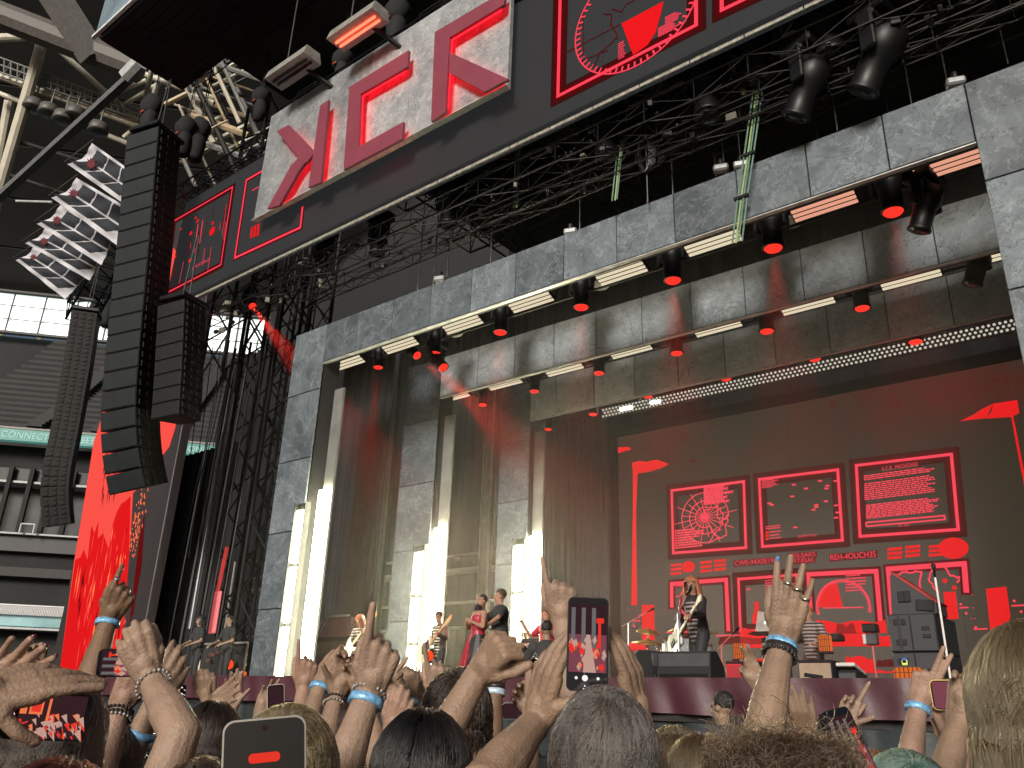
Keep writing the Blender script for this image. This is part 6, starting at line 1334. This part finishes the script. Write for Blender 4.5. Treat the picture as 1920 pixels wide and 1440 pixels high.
def crowd(label, head=None, arms=(), skinm='mid', shirt=0, hair=None, group='crowd in front of the stage', face=None, lat=1, sleeves=False, at=None):
    shirtm = TEE[shirt] if isinstance(shirt, int) else shirt; A_ = []
    for a in arms:
        W_ = PD(*a['w'], a['D']); E = PD(*a['e'][:2], a['e'][2] if len(a['e']) > 2 else a['D']); E = W_+(E-W_).normalized()*a.get('fl', .255); A_.append((a, W_, E))
    s = 1.
    if head: hx, hy, hD = head[:3]; s = head[3] if len(head) > 3 else 1.; hc = PD(hx, hy, hD)-Vector((0, 0, .138*s)); fwd = (hc-CAM); D0 = hD
    elif at: hc = PD(*at); D0 = at[2]
    else:
        a, W_, E = A_[0]; S_ = E+(Vector((0, 0, -1))+(_r*(.25*lat))-Vector((_f.x, _f.y, 0))*.15).normalized()*.28; D0 = a['D']
        hc = S_+Vector((_r.x, _r.y, 0))*(.17*lat)+Vector((0, 0, .25)); lim = PD(960, 1440, D0).z-.125
        hc.z = min(hc.z, lim)
    fa = R(38) if face is None else R(face); m3 = Matrix.Rotation(fa, 3, 'Z')
    loc = Vector((hc.x, hc.y, 0)); t = thing('person', label, 'person', loc, 0, group); Lc = lambda v: Vector(v)-loc
    lx = m3 @ Vector((1, 0, 0)); neck = hc+Vector((0, 0, -.20*s))-m3 @ Vector((0, .03, 0)); shs = [neck-lx*.17*s-Vector((0, 0, .04)), neck+lx*.17*s-Vector((0, 0, .04))]
    # fused skin: head, neck, trunk, legs
    b = MB(); hv = Lc(hc)
    hh = lambda q: hv+m3 @ (Vector(q)*s)
    b.ell(hh((0, -.01, .02)), (.074*s, .093*s, .099*s), m3, 18, 12); b.ell(hh((0, .03, -.055)), (.054*s, .056*s, .066*s), m3, 14, 10); cone(b, hh((0, .085, .01)), hh((0, .106, -.022)), .011*s, .017*s, 8)
    for q in (-1, 1): b.ell(hh((q*.077, -.005, -.012)), (.011*s, .02*s, .03*s), m3, 10, 6)
    limb(b, [hh((0, -.02, -.06)), Lc(neck-Vector((0, 0, .06)))], [.052*s, .066*s]); limb(b, [Lc(shs[0]), Lc(shs[1])], [.055*s]*2); hipz = max(.6, hc.z*.56)
    hip = Vector((neck.x, neck.y, hipz)); limb(b, [Lc(neck-Vector((0, 0, .12))), Lc(hip)], [.12*s, .12*s])
    for q in (-1, 1): limb(b, [Lc(hip+lx*q*.09), Lc(Vector((hip.x, hip.y, .45))+lx*q*.1), Lc(Vector((hip.x, hip.y, .08))+lx*q*.1)], [.085, .056, .04]); cone(b, Lc(Vector((hip.x, hip.y, .05))+lx*q*.1), Lc(Vector((hip.x, hip.y, .04))+lx*q*.1+m3 @ Vector((0, .15, 0))), .04, .035)
    meshes = [voxel(b, .013, 2)]; extras = []
    for a, W_, E in A_:
        near = a['D']; vs = .0034 if near < 2 else .0045 if near < 2.8 else .006
        S_ = min(shs, key=lambda q: (q-E).length) if a.get('sh') is None else shs[a['sh']]
        dS = S_-E
        c = MB(); hs = a.get('hs', 1.); cone(c, Lc(E), Lc(E.lerp(W_, .35)), .040*hs, .040*hs, 14); cone(c, Lc(E.lerp(W_, .35)), Lc(E.lerp(W_, .75)), .040*hs, .030*hs, 14); cone(c, Lc(E.lerp(W_, .75)), Lc(W_), .030*hs, .0265*hs, 14)
        limb(c, [Lc(E), Lc(E.lerp(S_, .5)), Lc(S_)], [.041*hs, .049*hs, .058*hs], 14)
        tip = PD(*a['tip'][:2], a['tip'][2] if len(a['tip']) > 2 else a['D']); zd = tip-W_; toc = (CAM-W_).normalized(); yh = toc if not a.get('palm') else -toc
        if a.get('yh'): yh = _r*a['yh'][0]+_u*a['yh'][1]-_f*a['yh'][2]
        M = M4(Lc(W_), frame_z(zd, yh)); tips = hand_pts(c, M, a.get('curl', (.1,)*4), a.get('thumb', (.6, .1)), a.get('spread', .07), a.get('side', 1), hs)
        meshes.append(voxel(c, vs, 2, .45))
        ax = (W_-E).normalized(); fr_ = frame_z(ax, toc)
        for kind, k, mt in a.get('bands', ()):
            p = W_.lerp(E, k); Mb = M4(Lc(p), fr_) @ Matrix.Scale(1.0, 4); r0 = (.0285+.016*max(0, k-.05))*hs
            if kind == 'band': MB().lathe([(r0*.98, -.009), (r0*1.1, -.009), (r0*1.08, .009), (r0*.96, .009)], Mb @ Matrix.Diagonal((1.12, .95, 1, 1)), 22).build('wristband', mt, t, False, True)
            else:
                m_ = MB()
                for q in range(22): aa = q/22*6.283; m_.ell(Mb @ Vector((math.cos(aa)*r0*1.18, math.sin(aa)*r0*1.02, .004*math.sin(aa))), (.0042,)*3, None, 7, 5)
                m_.build('bracelet', mt, t, False, True)
        for k, mt in a.get('nails', ()):
            MB().ell(tips[k]+ (M.to_3x3() @ Vector((0, .006, .002))), (.0055, .0045, .008), M.to_3x3(), 10, 6).build('nail', mt, t, False, True)
        for k, u_, mt in a.get('rings', ()):
            x_, z_, ln, r_ = FING[k]; p = M @ (Vector((x_*a.get('side', 1), .003, z_+ln[0]*u_))*hs); MB().lathe([(r_*.9, -.002), (r_*1.15, -.002), (r_*1.15, .002), (r_*.9, .002)], M4(p, M.to_3x3()), 14).build('ring', mt, t, False, True)
        if a.get('sleeve'):
            sm = MB(); k = a['sleeve']; limb(sm, [Lc(E.lerp(W_, k-1) if k > 1 else E.lerp(S_, 1-k)), Lc(S_)], [.056*hs, .072*hs]); extras.append(voxel(sm, .01, 2))
    link('body', join_meshes('body', meshes, [SK[skinm]]), t)
    c = MB(); limb(c, [Lc(shs[0]), Lc(shs[1])], [.07*s]*2); limb(c, [Lc(neck-Vector((0, 0, .10))), Lc(hip)], [.15*s, .145*s]); cone(c, Lc(neck-Vector((0, 0, .1))), Lc(neck-Vector((0, 0, .02))), .1*s, .07*s)
    for q in (-1, 1): limb(c, [Lc(shs[0] if q < 0 else shs[1]), Lc((shs[0] if q < 0 else shs[1])+lx*q*.05-Vector((0, 0, .12)))], [.068*s, .064*s])
    link('shirt', join_meshes('shirt', [voxel(c, .014, 2)]+extras, [shirtm]), t)
    c = MB()
    for q in (-1, 1): limb(c, [Lc(hip+lx*q*.07), Lc(Vector((hip.x, hip.y, .45))+lx*q*.1), Lc(Vector((hip.x, hip.y, .1))+lx*q*.1)], [.11, .075, .06])
    link('trousers', join_meshes('trousers', [voxel(c, .016, 2)], [TRB]), t)
    hk = hair or dict(style='short', col='dark', n=2500, L=.06)
    c = MB(); c.ell(hh((0, 0, .02)), (.0775*s, .0975*s, .1025*s), m3, 24, 18); cm = c.mesh('scalp', SCALP[hk['col']], True); bm = bmesh.new(); bm.from_mesh(cm); inv = m3.transposed(); bmesh.ops.delete(bm, geom=[v_ for v_ in bm.verts if (lambda q: (q.y > .02*s and q.z < .05*s) or q.z < -.055*s)(inv @ (v_.co-hv))], context='VERTS'); bm.to_mesh(cm); bm.free(); link('scalp', cm, t)
    hair_curves(t, hv, m3, s*1.02, hk['style'], HM[hk['col']], hk['n'], hk['L'], hk.get('seed', 1), hk.get('rad', .0008), hk.get('messy', .25), hk.get('part', 0.))
    return t
# ------------------------------------------------------------------ phones
PHB = mat('phone_black', (.012, .012, .014), .25, .2, 0, coat=.4); PHS = mat('phone_silver', (.35, .34, .33), .3, .8, 0); PHG = mat('phone_gold', (.5, .38, .12), .3, .7, 0); PHW = mat('phone_case_white', (.6, .58, .54), .5, 0, .1); GLS = mat('phone_glass', (.006, .006, .008), .08, 0, 0)
PIC = [emat('pic_dark', (.05, .02, .025), .5), emat('pic_red', (1, .05, .03), .55), emat('pic_skin', (.75, .45, .36), .5), emat('pic_plum', (.28, .08, .11), .5), emat('pic_white', (1, .95, .9), .7), emat('pic_orange', (1, .22, .08), .6), emat('pic_grey', (.2, .19, .19), .5)]
def phone(label, c, D, ang, frame=PHB, pic='crowd', w=.074, h=.152, tilt=(0, 0), group='phones held up by the crowd', seed=1):
    o = PD(*c, D); n = (CAM-o).normalized(); up = _u*math.cos(R(ang))+_r*math.sin(R(ang)); up = (up-n*up.dot(n)).normalized(); x = up.cross(n)
    m3 = Matrix((x, up, n)).transposed(); m3 = m3 @ Matrix.Rotation(R(tilt[0]), 3, 'Y') @ Matrix.Rotation(R(tilt[1]), 3, 'X')
    t = thing('phone', label, 'phone', o, 0, group); t.rotation_euler = m3.to_euler()
    def rr(w_, h_, r, z):
        out = []
        for cx, cy, a0 in ((w_/2-r, h_/2-r, 0), (-w_/2+r, h_/2-r, 90), (-w_/2+r, -h_/2+r, 180), (w_/2-r, -h_/2+r, 270)):
            out += [(cx+r*math.cos(R(a0+k*15)), cy+r*math.sin(R(a0+k*15)), z) for k in range(7)]
        return out
    MB().prism(rr(w, h, .011, -.0085), (0, 0, .0083)).build('frame', frame, t, False); MB().prism(rr(w*.955, h*.975, .010, -.0015), (0, 0, .0022)).build('glass', GLS, t, False)
    r = random.Random(seed); m = MB(); z = .0011; W2, H2 = w*.45, h*.36; y0 = h*.06
    def q(x0, ya, x1, yb, k, dz): m.add([(x0, ya, z+dz), (x1, ya, z+dz), (x1, yb, z+dz), (x0, yb, z+dz)], [(0, 1, 2, 3)], k)
    if pic == 'crowd':
        q(-W2, y0-H2, W2, y0+H2, 3, 0); q(-W2, y0+H2*.1, W2, y0+H2, 0, .0001)
        for k in range(3): x0 = -W2*.9+k*W2*.55; q(x0, y0-H2*.3, x0+W2*.22, y0+H2*.9, 6, .0002)
        q(W2*.55, y0-H2*.4, W2*.7, y0+H2*.6, 1, .0003); q(W2*.45, y0+H2*.45, W2*.85, y0+H2*.6, 1, .0003)
        for k in range(46):
            a, b = r.uniform(-W2*.9, W2*.9), y0+r.uniform(-H2*.95, -H2*.05); s_ = r.uniform(.002, .006); col = r.choice((1, 5, 2, 2, 3, 1)); m.add([(a-s_, b, z+.0003+k*.00001), (a, b-s_*1.6, z+.0003+k*.00001), (a+s_, b, z+.0003+k*.00001), (a+s_*.2, b+s_*2, z+.0003+k*.00001)], [(0, 1, 2, 3)], col)
        m.add([(-.008, y0-H2, z+.001), (.016, y0-H2, z+.001), (.008, y0-H2*.3, z+.001), (.004, y0+H2*.1, z+.001), (-.003, y0+H2*.1, z+.001), (-.004, y0-H2*.3, z+.001)], [(0, 1, 2, 3, 4, 5)], 2)
    elif pic == 'stage':      # landscape picture: right part shows red windows
        Hh = h*.43; q(-w*.45, -Hh, w*.45, Hh*.75, 0, 0)
        for k in range(70):
            b, a = r.uniform(-Hh, Hh*.7), -w*.45+abs(r.gauss(0, w*.22)); s_ = r.uniform(.002, .006); a = min(a, w*.3); m.add([(a-s_, b-s_, z+.0002+k*.00001), (a+s_*1.6, b-s_*.3, z+.0002+k*.00001), (a+s_, b+s_, z+.0002+k*.00001)], [(0, 1, 2)], r.choice((1, 5, 2, 2, 2, 1, 0)))
        q(-w*.1, -Hh*.05, w*.42, Hh*.02, 5, .0015); q(w*.03, Hh*.15, w*.34, Hh*.5, 5, .0015); q(w*.08, Hh*.2, w*.29, Hh*.45, 1, .0016); q(w*.03, Hh*.56, w*.34, Hh*.74, 5, .0015)
        for k in (-.25, 0, .25): m.ell((w*k, Hh*.92, z+.0005), (.004, .004, .0005), None, 10, 5, 4)
    elif pic == 'record': 
        m.add(rr(.030, .009, .004, z+.0003), [tuple(range(28))], 1)
        m.v = [(a, b+h*.27, c_) for a, b, c_ in m.v]; m.ell((0, h*.44, z), (.003, .003, .0004), None, 10, 5, 0)
        q(w*.38, h*.15, w*.42, h*.17, 4, .0004); q(w*.36, h*.05, w*.43, h*.06, 4, .0004)
    elif pic == 'plum':
        q(-w*.44, -h*.46, w*.44, h*.46, 3, 0)
        for k in range(18): a, b = r.uniform(-w*.42, -w*.05), r.uniform(-h*.3, h*.1); s_ = r.uniform(.003, .007); m.add([(a-s_, b-s_, z+.0003+k*.00001), (a+s_, b-s_, z+.0003+k*.00001), (a, b+s_, z+.0003+k*.00001)], [(0, 1, 2)], r.choice((2, 5, 2)))
    else: q(-w*.44, -h*.46, w*.44, h*.46, 0, 0)
    if m.v: m.build('screen_picture', PIC, t, False)
    if pic == 'crowd':
        mk = MB(); mk.ell((-.004, -h*.36, .0012), (.0055, .0055, .0006), None, 14, 6)
        for a, b in ((-.02, -.36), (.02, -.36)): mk.ell((a, b*h, .0012), (.003, .003, .0004), None, 8, 5)
        for a, b in ((-.004, -.44), (.012, -.44), (-.006, -.47), (.01, -.47)): mk.ell((a, b*h, .0012), (.0016, .0016, .0004), None, 8, 5)
        mk.build('camera_buttons', PIC[4], t, False)
    return t
F1 = (.0, 1.05, 1.1, 1.12); FIST = (1.05, 1.08, 1.1, 1.1); OPEN = (.06, .03, .05, .1); HOLD = (.35, .32, .35, .4)
# ---- near heads
crowd('person with short grey hair holding a phone up with both hands', (1132, 1284, 1.40, 1.04), [
    dict(w=(1006, 1352), D=1.60, tip=(1040, 1200), e=(905, 1480, 1.36), curl=(.12, .16, .2, .3), thumb=(.75, .5), side=-1, palm=True, yh=(-.8, .0, .45), sh=0, hs=1.08, sleeve=.5),
    dict(w=(1196, 1352), D=1.60, tip=(1172, 1200), e=(1230, 1520, 1.38), curl=(.12, .16, .2, .3), thumb=(.5, .45), side=1, palm=True, yh=(.8, .0, .45), sh=1, hs=1.08, sleeve=.5)],
    'mid', 0, dict(style='short', col='grey', n=12000, L=.045, seed=3, rad=.0007, messy=.34))
phone('black phone held upright in both hands by the grey-haired person', (1102, 1207), 1.54, 1, PHB, 'crowd', .077, .168)
crowd('person with curly brown hair, head at the bottom edge of the picture', (1465, 1386, 1.14, 1.0), (), 'mid', 1, dict(style='curly', col='brown', n=15000, L=.10, seed=5, messy=.5, rad=.0008))
crowd('person with shoulder-length light brown hair at the edge of the picture', (1938, 1158, 1.12, 1.05), (), 'mid', 0, dict(style='long', col='light', n=17000, L=.30, seed=6, messy=.35, rad=.0007))
crowd('person with tousled blond hair behind the silver-framed phone', (548, 1318, 1.40, 1.0), (), 'pale', 1, dict(style='short', col='blond', n=15000, L=.07, seed=7, messy=.4, rad=.0006))
crowd('person with straight black hair in the middle of the crowd', (798, 1326, 1.48, 1.0), (), 'pale', 0, dict(style='long', col='black', n=14000, L=.34, seed=8, messy=.12, rad=.0008))
crowd('person with long dark brown hair behind the phone that shows the stage', (124, 1266, 1.60, 1.0), (), 'pale', 0, dict(style='long', col='dark', n=14000, L=.34, seed=9, messy=.15, rad=.0008))
crowd('person with auburn hair just entering the bottom corner', (120, 1418, 1.12), (), 'pale', 0, dict(style='long', col='red', n=9000, L=.3, seed=10, messy=.3))
crowd('person with brown hair lit at its edge beside the bracelet hand', (205, 1345, 2.1), (), 'mid', 0, dict(style='long', col='brown', n=8000, L=.32, seed=11, messy=.15, rad=.001))
crowd('person with dark hair low between the raised hands', (405, 1312, 2.55), (), 'mid', 0, dict(style='long', col='dark', n=6000, L=.32, seed=12, messy=.15, rad=.0012))
crowd('person with dark bun hair under the small upright phone', (662, 1292, 2.5), (), 'mid', 0, dict(style='short', col='dark', n=6000, L=.06, seed=13, rad=.0012))
crowd('person with brown hair between the grey-haired and curly heads', (1264, 1358, 2.2), (), 'mid', 0, dict(style='short', col='light', n=6500, L=.08, seed=14, messy=.4, rad=.0011))
crowd('person with straight blond hair in front of the steward', (1316, 1372, 1.75), (), 'pale', 0, dict(style='long', col='light', n=9000, L=.32, seed=15, messy=.15, rad=.0009))
crowd('person with teal and blond dyed hair at the bottom edge', (1690, 1404, 1.48), (), 'pale', 0, dict(style='short', col='teal', n=11000, L=.06, seed=16, messy=.35, rad=.0008))
crowd('person with copper hair beside the tilted dark phone', (1628, 1402, 2.3), (), 'pale', 0, dict(style='short', col='ginger', n=5000, L=.08, seed=17, rad=.0011))
# ---- arms
crowd('person raising one hand with a pointing finger, blue wristband and bead bracelet', None, [dict(w=(693, 1296), D=1.76, tip=(712, 1225), e=(628, 1480, 1.62), curl=F1, thumb=(.3, .9), side=1, hs=1.05, bands=(('band', .09, BANDM), ('bead', .015, BEAD)))], 'pale', 1, lat=-1)
crowd('person raising a clenched hand bent at the wrist', None, [dict(w=(897, 1262), D=1.66, tip=(945, 1200, 1.62), e=(790, 1450, 1.55), curl=(1.0, 1.0, 1.05, 1.05), thumb=(.4, .7), side=-1, hs=1.0, yh=(-.55, .45, .6))], 'mid', 0, lat=-1)
crowd('person raising an open ringed hand with blue and black wristbands', None, [dict(w=(1468, 1198), D=1.86, tip=(1482, 1120), e=(1425, 1400, 1.70), curl=(.10, .06, .1, .16), thumb=(.35, .5), side=1, hs=1.0, spread=.10, bands=(('band', .07, BANDM), ('band', .12, BEADD), ('bead', .15, BEADD), ('bead', .17, BEADD)), rings=((1, .75, RINGM), (2, .75, RINGM), (3, .7, RINGM)), nails=((0, mat('nail_blue', (.12, .2, .4), .2, 0, 0)),))], 'mid', 1, lat=-1)
crowd('person pointing up beside the red side screen with a blue wristband', None, [dict(w=(204, 1160), D=2.75, tip=(222, 1125), e=(162, 1300, 2.6), curl=(.3, 1.05, 1.08, 1.1), thumb=(.3, .9), side=1, hs=1.1, bands=(('band', .06, BANDM),), rings=((0, .9, RINGM),))], 'tan', 0, lat=-1)
crowd('person holding the phone that shows the stage from outside the frame', None, [dict(w=(-70, 1312), D=1.16, tip=(30, 1288, 1.20), e=(-160, 1500, 1.05), curl=(.06, .12, .16, .2), thumb=(.9, .5), side=-1, hs=1.0, yh=(-.2, .75, .6), spread=.03)], 'mid', 0, lat=-1)
phone('dark phone held sideways showing the red stage picture', (88, 1343), 1.22, -87, PHB, 'stage', .066, .115)
crowd('person reaching in with dark red nails at the picture edge', None, [dict(w=(-40, 1310), D=1.6, tip=(45, 1230), e=(-120, 1480, 1.5), curl=(.12, .16, .12, .12), thumb=(.6, .1), side=1, palm=True, spread=.09, nails=((0, NAILR), (1, NAILR), (2, NAILR)))], 'pink', 0, lat=-1)
crowd('person with bent elbow and bead bracelet lifting a small phone', None, [dict(w=(279, 1268), D=1.80, tip=(262, 1222), e=(345, 1385, 1.62), curl=(.75, .7, .7, .75), thumb=(.3, .6), side=-1, hs=.98, fl=.22, bands=(('bead', .16, BEAD),), sleeve=.5)], 'pale', 4, lat=-1)
phone('small phone held sideways beside the lifted bent hand', (226, 1243), 1.86, -90, PHB, 'crowd', .060, .095, seed=4)
crowd('person with braided dark bracelets spreading the fingers upwards', None, [dict(w=(226, 1322), D=2.0, tip=(243, 1290), e=(190, 1440, 1.9), curl=(.5, .35, .3, .4), thumb=(.95, .1), side=-1, hs=.95, bands=(('bead', .06, BEADD), ('bead', .10, BEADD), ('bead', .13, BEAD)))], 'pink', 0, lat=-1)
crowd('person holding up a forearm with pale blue cuff band', None, [dict(w=(292, 1312), D=2.15, tip=(310, 1280), e=(236, 1430, 2.1), curl=(.4, .5, .55, .6), thumb=(.6, .3), side=1, bands=(('band', .34, BANDM),))], 'mid', 3, lat=1)
small = [
    ('small open hand reaching over the dark head by the flight case', (436, 1325), (437, 1304), (425, 1380), 3.6, OPEN, True, 1, 'pale', ()),
    ('open hand stretched up beside the fair head under the first light column', (487, 1340), (500, 1312), (470, 1400), 3.2, (.15, .1, .12, .2), True, 1, 'pale', ()),
    ('hand wrapped round a blue tipped pen in front of the stage cloth', (392, 1312), (388, 1290), (400, 1390), 3.0, (.7, .7, .75, .8), False, 1, 'mid', ((0, NAILR),)),
    ('hand stretched flat sideways over the dark head', (385, 1330), (408, 1314), (350, 1380), 2.9, (.1, .12, .15, .2), True, -1, 'mid', ()),
    ('hand pointing up in front of the dark speaker box', (570, 1290), (573, 1265), (560, 1360), 2.7, F1, False, 1, 'pink', ()),
    ('hand with a ring and a slanting blue wristband near the speaker box', (602, 1280), (622, 1258), (580, 1350), 2.6, (.45, .6, .6, .65), False, 1, 'mid', ()),
    ('hand pointing sideways towards the second light column', (712, 1310), (740, 1284), (660, 1360), 2.7, (.0, .5, .6, .7), True, -1, 'mid', ()),
    ('raised fist with a blue wristband below the second light column', (768, 1308), (768, 1285), (760, 1390), 2.8, (1.0, 1.0, 1.05, 1.05), False, 1, 'mid', ()),
    ('thin hand with fingers fanned beside the upright pointing hand', (790, 1318), (795, 1295), (780, 1390), 2.9, (.05, .3, .4, .45), False, -1, 'pale', ()),
    ('hand with straight pointing finger and stretched thumb, blue wristband', (824, 1308), (822, 1272), (815, 1390), 2.35, (.0, 1.05, 1.08, 1.1), False, 1, 'pale', ()),
    ('brown arm with dark hair tie and white wristband below the singers', (929, 1283), (932, 1268), (922, 1390), 2.6, (1.0, 1.0, 1.05, 1.05), False, 1, 'tan', ()),
    ('fist with a purple ring beside the hooded person', (1000, 1300), (1006, 1270), (990, 1400), 2.5, FIST, False, -1, 'pale', ()),
    ('hand curled over the shoulder of the denim jacket', (890, 1372), (884, 1350), (905, 1440), 2.0, (.45, .45, .45, .5), False, 1, 'mid', ()),
    ('hand clasping in front of the black-haired person', (735, 1370), (743, 1345), (720, 1450), 2.3, (.55, .55, .55, .6), False, 1, 'pink', ()),
    ('hand with one long dark-nailed finger up, seen against the skirt', (1580, 1362), (1592, 1338), (1560, 1440), 2.7, (.75, .0, .55, .5), True, 1, 'pale', ((1, NAILR),)),
    ('finger tips showing over the curly brown head', (1515, 1385), (1510, 1360), (1525, 1450), 2.4, (.3, .3, .3, .35), False, 1, 'mid', ()),
    ('hand giving two raised fingers with a pale blue wristband', (1722, 1318), (1732, 1290), (1706, 1430), 2.25, (.04, .02, 1.05, 1.1), False, -1, 'pink', ()),
    ('arm reaching up to the gold phone by the light brown head', (1800, 1350), (1808, 1320), (1770, 1460), 1.75, (.4, .4, .4, .45), True, 1, 'mid', ()),
    ('hand low at the bottom edge by the light brown hair', (1815, 1425), (1805, 1400), (1830, 1500), 1.9, (.5, .5, .5, .5), False, 1, 'pink', ()),
    ('open hand stretched beside the raised ringed arm', (1425, 1288), (1412, 1265), (1440, 1360), 2.9, (.12, .1, .3, .4), True, 1, 'pale', ((0, MATS['nail_blue']),)),
    ('arm lifting a small pale phone near the tan arm', (1005, 1340), (992, 1322), (965, 1400), 2.7, (.4, .4, .4, .4), True, 1, 'pink', ()),
    ('hands around the small upright phone, bracelet on the wrist', (632, 1300), (640, 1275), (612, 1380), 2.45, (.3, .35, .4, .4), True, -1, 'mid', ()),
    ('thumb and fingers on the far side of the small upright phone', (682, 1298), (672, 1270), (700, 1380), 2.45, (.35, .35, .4, .4), True, 1, 'mid', ()),
    ('pointing fingertip beside the phone of the grey-haired person', (1055, 1165), (1052, 1135), (1070, 1280), 2.0, (.05, 1.05, 1.08, 1.1), False, 1, 'pale', ()),
    ('hand holding a phone in front of the skirt near the side screen', (55, 1262), (62, 1240), (40, 1340), 2.9, (.4, .4, .4, .4), True, 1, 'mid', ()),
    ('pair of small hands lifting a phone in front of the flight case', (315, 1295), (320, 1272), (320, 1380), 2.9, (.3, .4, .5, .5), False, 1, 'pale', ()),
]
for i, (lab, w_, tp, e_, D, cu_, palm, sd, sk_, nl) in enumerate(small):
    bands = ()
    if 'blue wristband' in lab: bands = (('band', .07, BANDM),)
    if 'white wristband' in lab: bands = (('band', .10, BANDW), ('band', .03, BEADD))
    if 'bracelet' in lab: bands = (('bead', .08, BEADD), ('bead', .14, BEAD))
    crowd(('person with ' if lab.startswith(('finger', 'thumb', 'hands')) else 'person with an ' if lab[0] in 'ao' else 'person with a ')+lab, None, [dict(w=w_, D=D, tip=tp, e=(e_[0], e_[1], D-.1), curl=cu_, palm=palm, side=sd, thumb=(.7, .1) if cu_[1] < .5 else (.35, .7), nails=nl, bands=bands, hs=.9, rings=((2, .8, RINGM),) if 'ring' in lab.split() else ())], sk_, i % 4, dict(style='short', col=('dark', 'brown', 'black')[i % 3], n=1500, L=.06, seed=30+i, rad=.0015), lat=(-1, 1)[i % 2])
crowd('person in a teal denim jacket beside the black-haired head', None, (), 'mid', DENIM, dict(style='short', col='dark', n=3000, L=.06, seed=80, rad=.0012), at=(855, 1362, 2.0))
# remaining phones
phone('silver-framed phone with a red recording label at the bottom edge', (494, 1512), .80, 1, PHS, 'record', .080, .160, seed=2)
phone('small upright phone with white frame showing the crowd', (649, 1273), 2.55, 2, PHW, 'crowd', .062, .112, seed=5)
phone('dark phone held upright behind the straight pointing finger', (847, 1293), 2.5, 0, PHS, 'plum', .066, .120, seed=6)
phone('small pale-framed phone held sideways against the skirt', (966, 1333), 2.8, -90, PHW, 'dark', .052, .088, seed=7)
phone('dark phone tilted away near the curly brown head', (1606, 1420), 1.35, -25, PHB, 'crowd', .074, .155, (52, 0), seed=8)
phone('gold-framed phone held sideways beside the light brown hair', (1800, 1303), 1.9, -90, PHG, 'plum', .066, .12, seed=9)
phone('thin pale-rimmed phone held up below the first light column', (517, 1312), 3.0, 0, PHW, 'dark', .060, .105, seed=10)
phone('small phone with pink case beside the red side screen', (58, 1245), 2.95, 0, PHW, 'plum', .055, .1, seed=11)
phone('phone held sideways in front of the flight case', (318, 1300), 3.0, -90, PHB, 'crowd', .06, .11, seed=12)
phone('thin phone seen edge-on over the denim shoulder', (879, 1310), 2.6, 4, PHS, 'dark', .06, .12, (60, 0), seed=13)
# ================================================================== smoke hanging inside the stage
HZ = bpy.data.materials.new('haze'); HZ.use_nodes = True; _N = HZ.node_tree.nodes; _N.remove(_N['Principled BSDF'])
_v = _N.new('ShaderNodeVolumePrincipled'); _v.inputs['Color'].default_value = (.93, .9, .82, 1); _v.inputs['Density'].default_value = .0115; _v.inputs['Anisotropy'].default_value = .25
HZ.node_tree.links.new(_v.outputs[0], _N['Material Output'].inputs['Volume'])
hz = MB().box((-11, 17.3, 7.6), (25, 8.9, 11.4)).build('haze', HZ); hz['kind'] = 'stuff'; hz['label'] = 'thin smoke hanging inside the stage'

for o in C.objects:
    if o.name.split('.')[0] in ('rigging_slot', 'clamp', 'bracelet', 'screen_picture', 'camera_buttons', 'caption_graphic', 'back_print', 'coil', 'ribbon_lettering', 'stair', 'diagram_window', 'lattice', 'box_truss', 'top_truss', 'sign_truss', 'roof_truss', 'carrier_truss'): o['kind'] = 'stuff'
bpy.data.scenes.remove(TMP)
